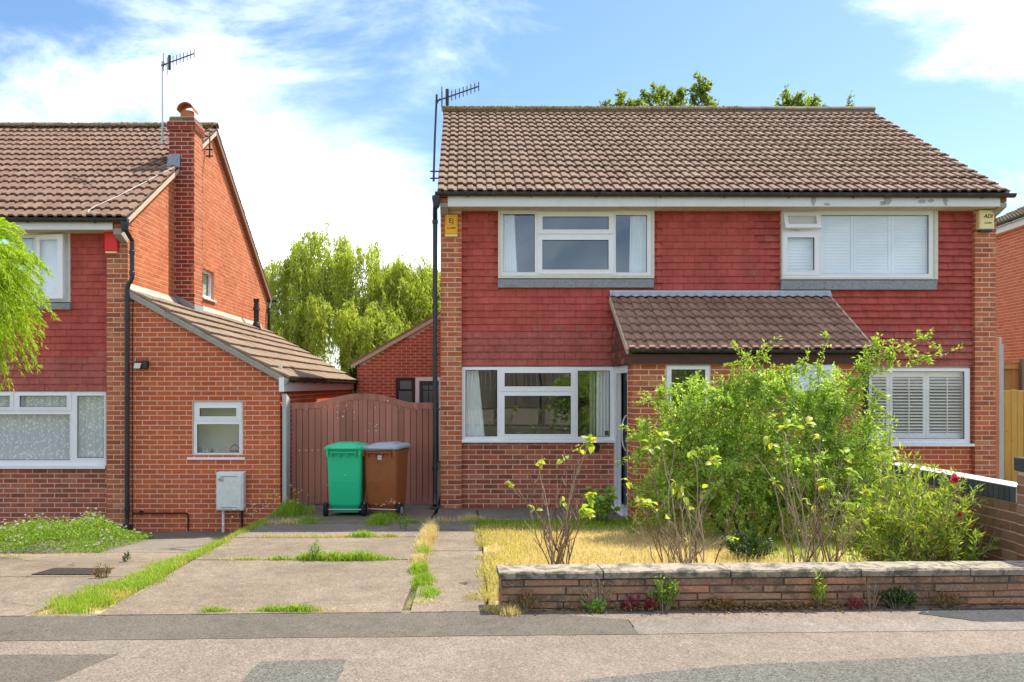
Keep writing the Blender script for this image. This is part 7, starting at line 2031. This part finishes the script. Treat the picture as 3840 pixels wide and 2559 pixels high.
P_, H_ = clumps([(-0.40, -2.4, .10, .5, 600, .20), (-0.42, -3.1, .10, .5, 900, .22), (-0.43, -3.7, .10, .4, 700, .18), (-0.44, -4.4, .10, .3, 400, .14), (-0.30, -6.2, .16, .12, 300, .07), (-2.3, -2.82, .3, .05, 260, .10), (-1.9, -2.82, .4, .05, 340, .10), (-1.5, -2.82, .4, .05, 380, .10), (-0.9, -2.82, .4, .06, 300, .10),
                 (-1.3, -4.30, .9, .06, 420, .08), (-2.3, -4.32, .3, .05, 200, .07), (-1.6, -6.46, .5, .05, 420, .05), (-1.05, -6.46, .2, .06, 300, .06), (-2.35, -1.6, .3, .2, 400, .12), (0.1, -1.3, .25, .2, 500, .14), (-0.3, -1.5, .3, .12, 300, .14),
                 (-4.6, -2.85, .5, .14, 500, .06), (-5.2, -3.0, .6, .18, 1400, .06), (-5.9, -3.1, .6, .22, 1400, .06), (0.25, -6.45, .12, .1, 500, .10), (0.35, -6.55, .10, .08, 260, .12)], 222)
grass('dry_joint_grass', P_, H_, 0.006, M['grass_dry'], 'dry straw grass in the drive joints and beside the flower mound', 0.7, zoff=-0.02)
P_, H_ = clumps([(1.3 + 0.34 * k + 0.1 * math.sin(k * 5), -5.2 + 0.5 * math.sin(k * 3.1), .22, .3, 60, .34) for k in range(10)], 223)
grass('tall_dry_grass', P_, H_, 0.005, M['grass_dry'], 'tall dry grass stalks among the roses', 0.5)

# weeds on the drive and along the low wall
herb('weed', 'feathery weed in the joint of the drive right of the lower tuft', (-1.50, -4.32, 0.10), 0.07, 0.24, 7, 26, 0.035, 0.008, M['leaf_green'], 131, 'weed', group='weeds on the drives')
herb('weed', 'tall wispy weed by the grass bank left of the green bin', (-2.08, -1.35, 0.03), 0.07, 0.34, 6, 26, 0.035, 0.008, M['leaf_cover'], 132, 'weed', group='weeds on the drives')
herb('weed', 'wispy weed at the joint in front of the brown bin', (-0.75, -2.2, 0.05), 0.10, 0.28, 8, 18, 0.03, 0.008, M['leaf_cover'], 133, 'weed', group='weeds on the drives')
herb('weed', 'small weed above the drain grating', (-3.72, -3.55, gz(-5, -3.55)), 0.05, 0.13, 6, 14, 0.03, 0.012, M['leaf_dark'], 134, 'weed', group='weeds on the drives')
herb('weed', 'flat dark weed at the left edge of the lower drive', (-4.75, -4.72, gz(-5, -4.72)), 0.09, 0.05, 12, 12, 0.04, 0.012, M['leaf_brown'], 135, 'weed', group='weeds on the drives')
herb('weed', 'brown seedling weed between drain and grass bank', (-3.45, -4.75, gz(-5, -4.75)), 0.12, 0.14, 12, 14, 0.03, 0.010, M['leaf_brown'], 136, 'weed', group='weeds on the drives')
def fy(x, off): return -6.44 + TILT * (x - 0.29) - off
def wallweed(label, x, off, w, h, n, per, leaf, lw, m, seed, stem=M['cane_dry'], z=None, sp=0.8):
    herb('weed', label, (x, fy(x, off), 0.165 if z is None else z), w, h, n, per, leaf, lw, m, seed, 'weed', stem, 'weeds along the low wall', dp=0.05, spread=sp)
wallweed('bundle of dry straw stalks hanging down the low wall', 1.02, 0.03, 0.14, 0.27, 46, 3, 0.03, 0.006, M['grass_dry'], 141)
wallweed('small green weed at the foot of the low wall by the straw', 0.98, 0.08, 0.09, 0.09, 16, 14, 0.03, 0.014, M['leaf_green'], 142)
wallweed('dark red leafed weed at the foot of the low wall', 1.28, 0.06, 0.06, 0.10, 8, 6, 0.05, 0.035, M['leaf_red'], 143)
wallweed('second red leafed weed beside a green trailing plant', 1.40, 0.06, 0.04, 0.10, 5, 6, 0.05, 0.035, M['leaf_red'], 144)
wallweed('pale trailing plant spilling over the low wall coping', 1.52, 0.05, 0.15, 0.28, 22, 16, 0.035, 0.016, M['leaf_cover'], 145)
wallweed('upright yellow-green weed sprouting from the wall joint', 2.72, 0.05, 0.05, 0.30, 9, 20, 0.06, 0.010, M['leaf_lance'], 146)
wallweed('grey-green cushion weed at the right part of the low wall', 3.32, 0.06, 0.14, 0.17, 34, 20, 0.035, 0.012, M['leaf_dark'], 147)
wallweed('thin dry stalk leaning on the low wall near the right', 3.12, 0.06, 0.10, 0.28, 7, 3, 0.03, 0.01, M['leaf_brown'], 148)
wallweed('tuft of brown dried weeds at the left end of the low wall', 0.46, 0.05, 0.12, 0.20, 22, 12, 0.03, 0.010, M['leaf_brown'], 149)
wallweed('small brown weed with dry leaves at the middle of the wall', 1.95, 0.06, 0.10, 0.13, 14, 12, 0.035, 0.014, M['leaf_brown'], 150)
wallweed('pinkish weed at the foot of the wall near the right', 2.98, 0.07, 0.06, 0.08, 12, 10, 0.03, 0.014, M['leaf_red'], 151)
wallweed('dry ochre weed at the right end of the low wall', 3.72, 0.06, 0.12, 0.14, 22, 12, 0.03, 0.012, M['leaf_brown'], 152)
rg = np.random.default_rng(160); n = 900
xx = np.concatenate([rg.uniform(0.4, 4.3, 420), rg.normal(2.3, 0.35, 480)]); off = np.abs(rg.normal(0, 0.06, n)) + 0.02
P_ = np.column_stack([xx, [fy(a, b) for a, b in zip(xx, off)], 0.17 + rg.uniform(0, 0.05, n) * (off < 0.1)])
D_ = rg.normal(size=P_.shape); D_[:, 2] *= 0.35
V, F = leaf_arrays(P_, D_, NPR.uniform(0.015, 0.04, n), 0.018)
tag(np_obj('dead_leaves', V, F, M['leaf_brown']), 'brown dead leaves gathered along the foot of the low wall', 'leaf litter', kind='stuff')
# yellow and white wild flowers in the grass
def dots(name, pts, m, label, s=0.014):
    pts = np.asarray(pts); c = np.repeat(pts, 7, 0); D_ = NPR.normal(size=c.shape); D_[:, 2] *= 0.5
    V, F = leaf_arrays(c, D_, s, s * 0.8)
    tag(np_obj(name, V, F, m), label, 'flowers', kind='stuff')
rg = np.random.default_rng(170)
dots('yellow_flowers', [(-2.55 + rg.normal() * 0.18, -0.7 + rg.normal() * 0.4, 0.22 + rg.uniform(0, 0.16)) for _ in range(26)], M['petal_yellow'], 'tiny yellow flowers in the grass beside the gate post', 0.018)
dots('white_flowers', [(-2.95 + rg.normal() * 0.14, -0.9 + rg.normal() * 0.7, 0.06 + rg.uniform(0, 0.16)) for _ in range(40)] + [(-1.0 + rg.normal() * 0.14, -1.2 + rg.normal() * 0.15, 0.2 + rg.uniform(0, 0.1)) for _ in range(16)], M['petal_white'], 'tiny white flowers in the grass below the meter box', 0.014)
# bird dropping on the pavement

# moss and lichen lumps along the ridges
def moss(name, label, x0, x1, y, z, n, m, seed):
    rg = np.random.default_rng(seed)
    xx = x0 + (x1 - x0) * rg.uniform(0, 1, n) ** 1.6
    a = rg.uniform(0.35, 1.25, n) * math.pi * 0.5 + math.pi * 0.5
    r = 0.126 + rg.uniform(0, 0.006, n)
    P = np.column_stack([xx, y + np.cos(a) * r, z + np.sin(a) * r * 0.85])
    D = rg.normal(size=P.shape); nr = np.column_stack([np.zeros(n), np.cos(a), np.sin(a)]); D -= nr * (D * nr).sum(1, keepdims=True) * 0.85
    V, F = leaf_arrays(P, D, NPR.uniform(0.012, 0.032, n), 0.024)
    tag(np_obj(name, V, F, m), label, 'moss', kind='stuff')
mossm = leafmat('moss_and_lichen', [(0.16, 0.13, 0.06), (0.34, 0.24, 0.10), (0.42, 0.24, 0.07), (0.30, 0.28, 0.20)], 0.1, 0.05, 0.9)
moss('ridge_moss', 'crust of orange moss along the left half of the long ridge', -0.4, 5.5, RIDGE_Y, RIDGE_Z + 0.025, 2600, mossm, 301)
moss('ridge_moss', 'mottled moss along the ridge of the left-hand house', -5.1, -10.0, LR_Y, LR_Z + 0.025, 1800, mossm, 302)
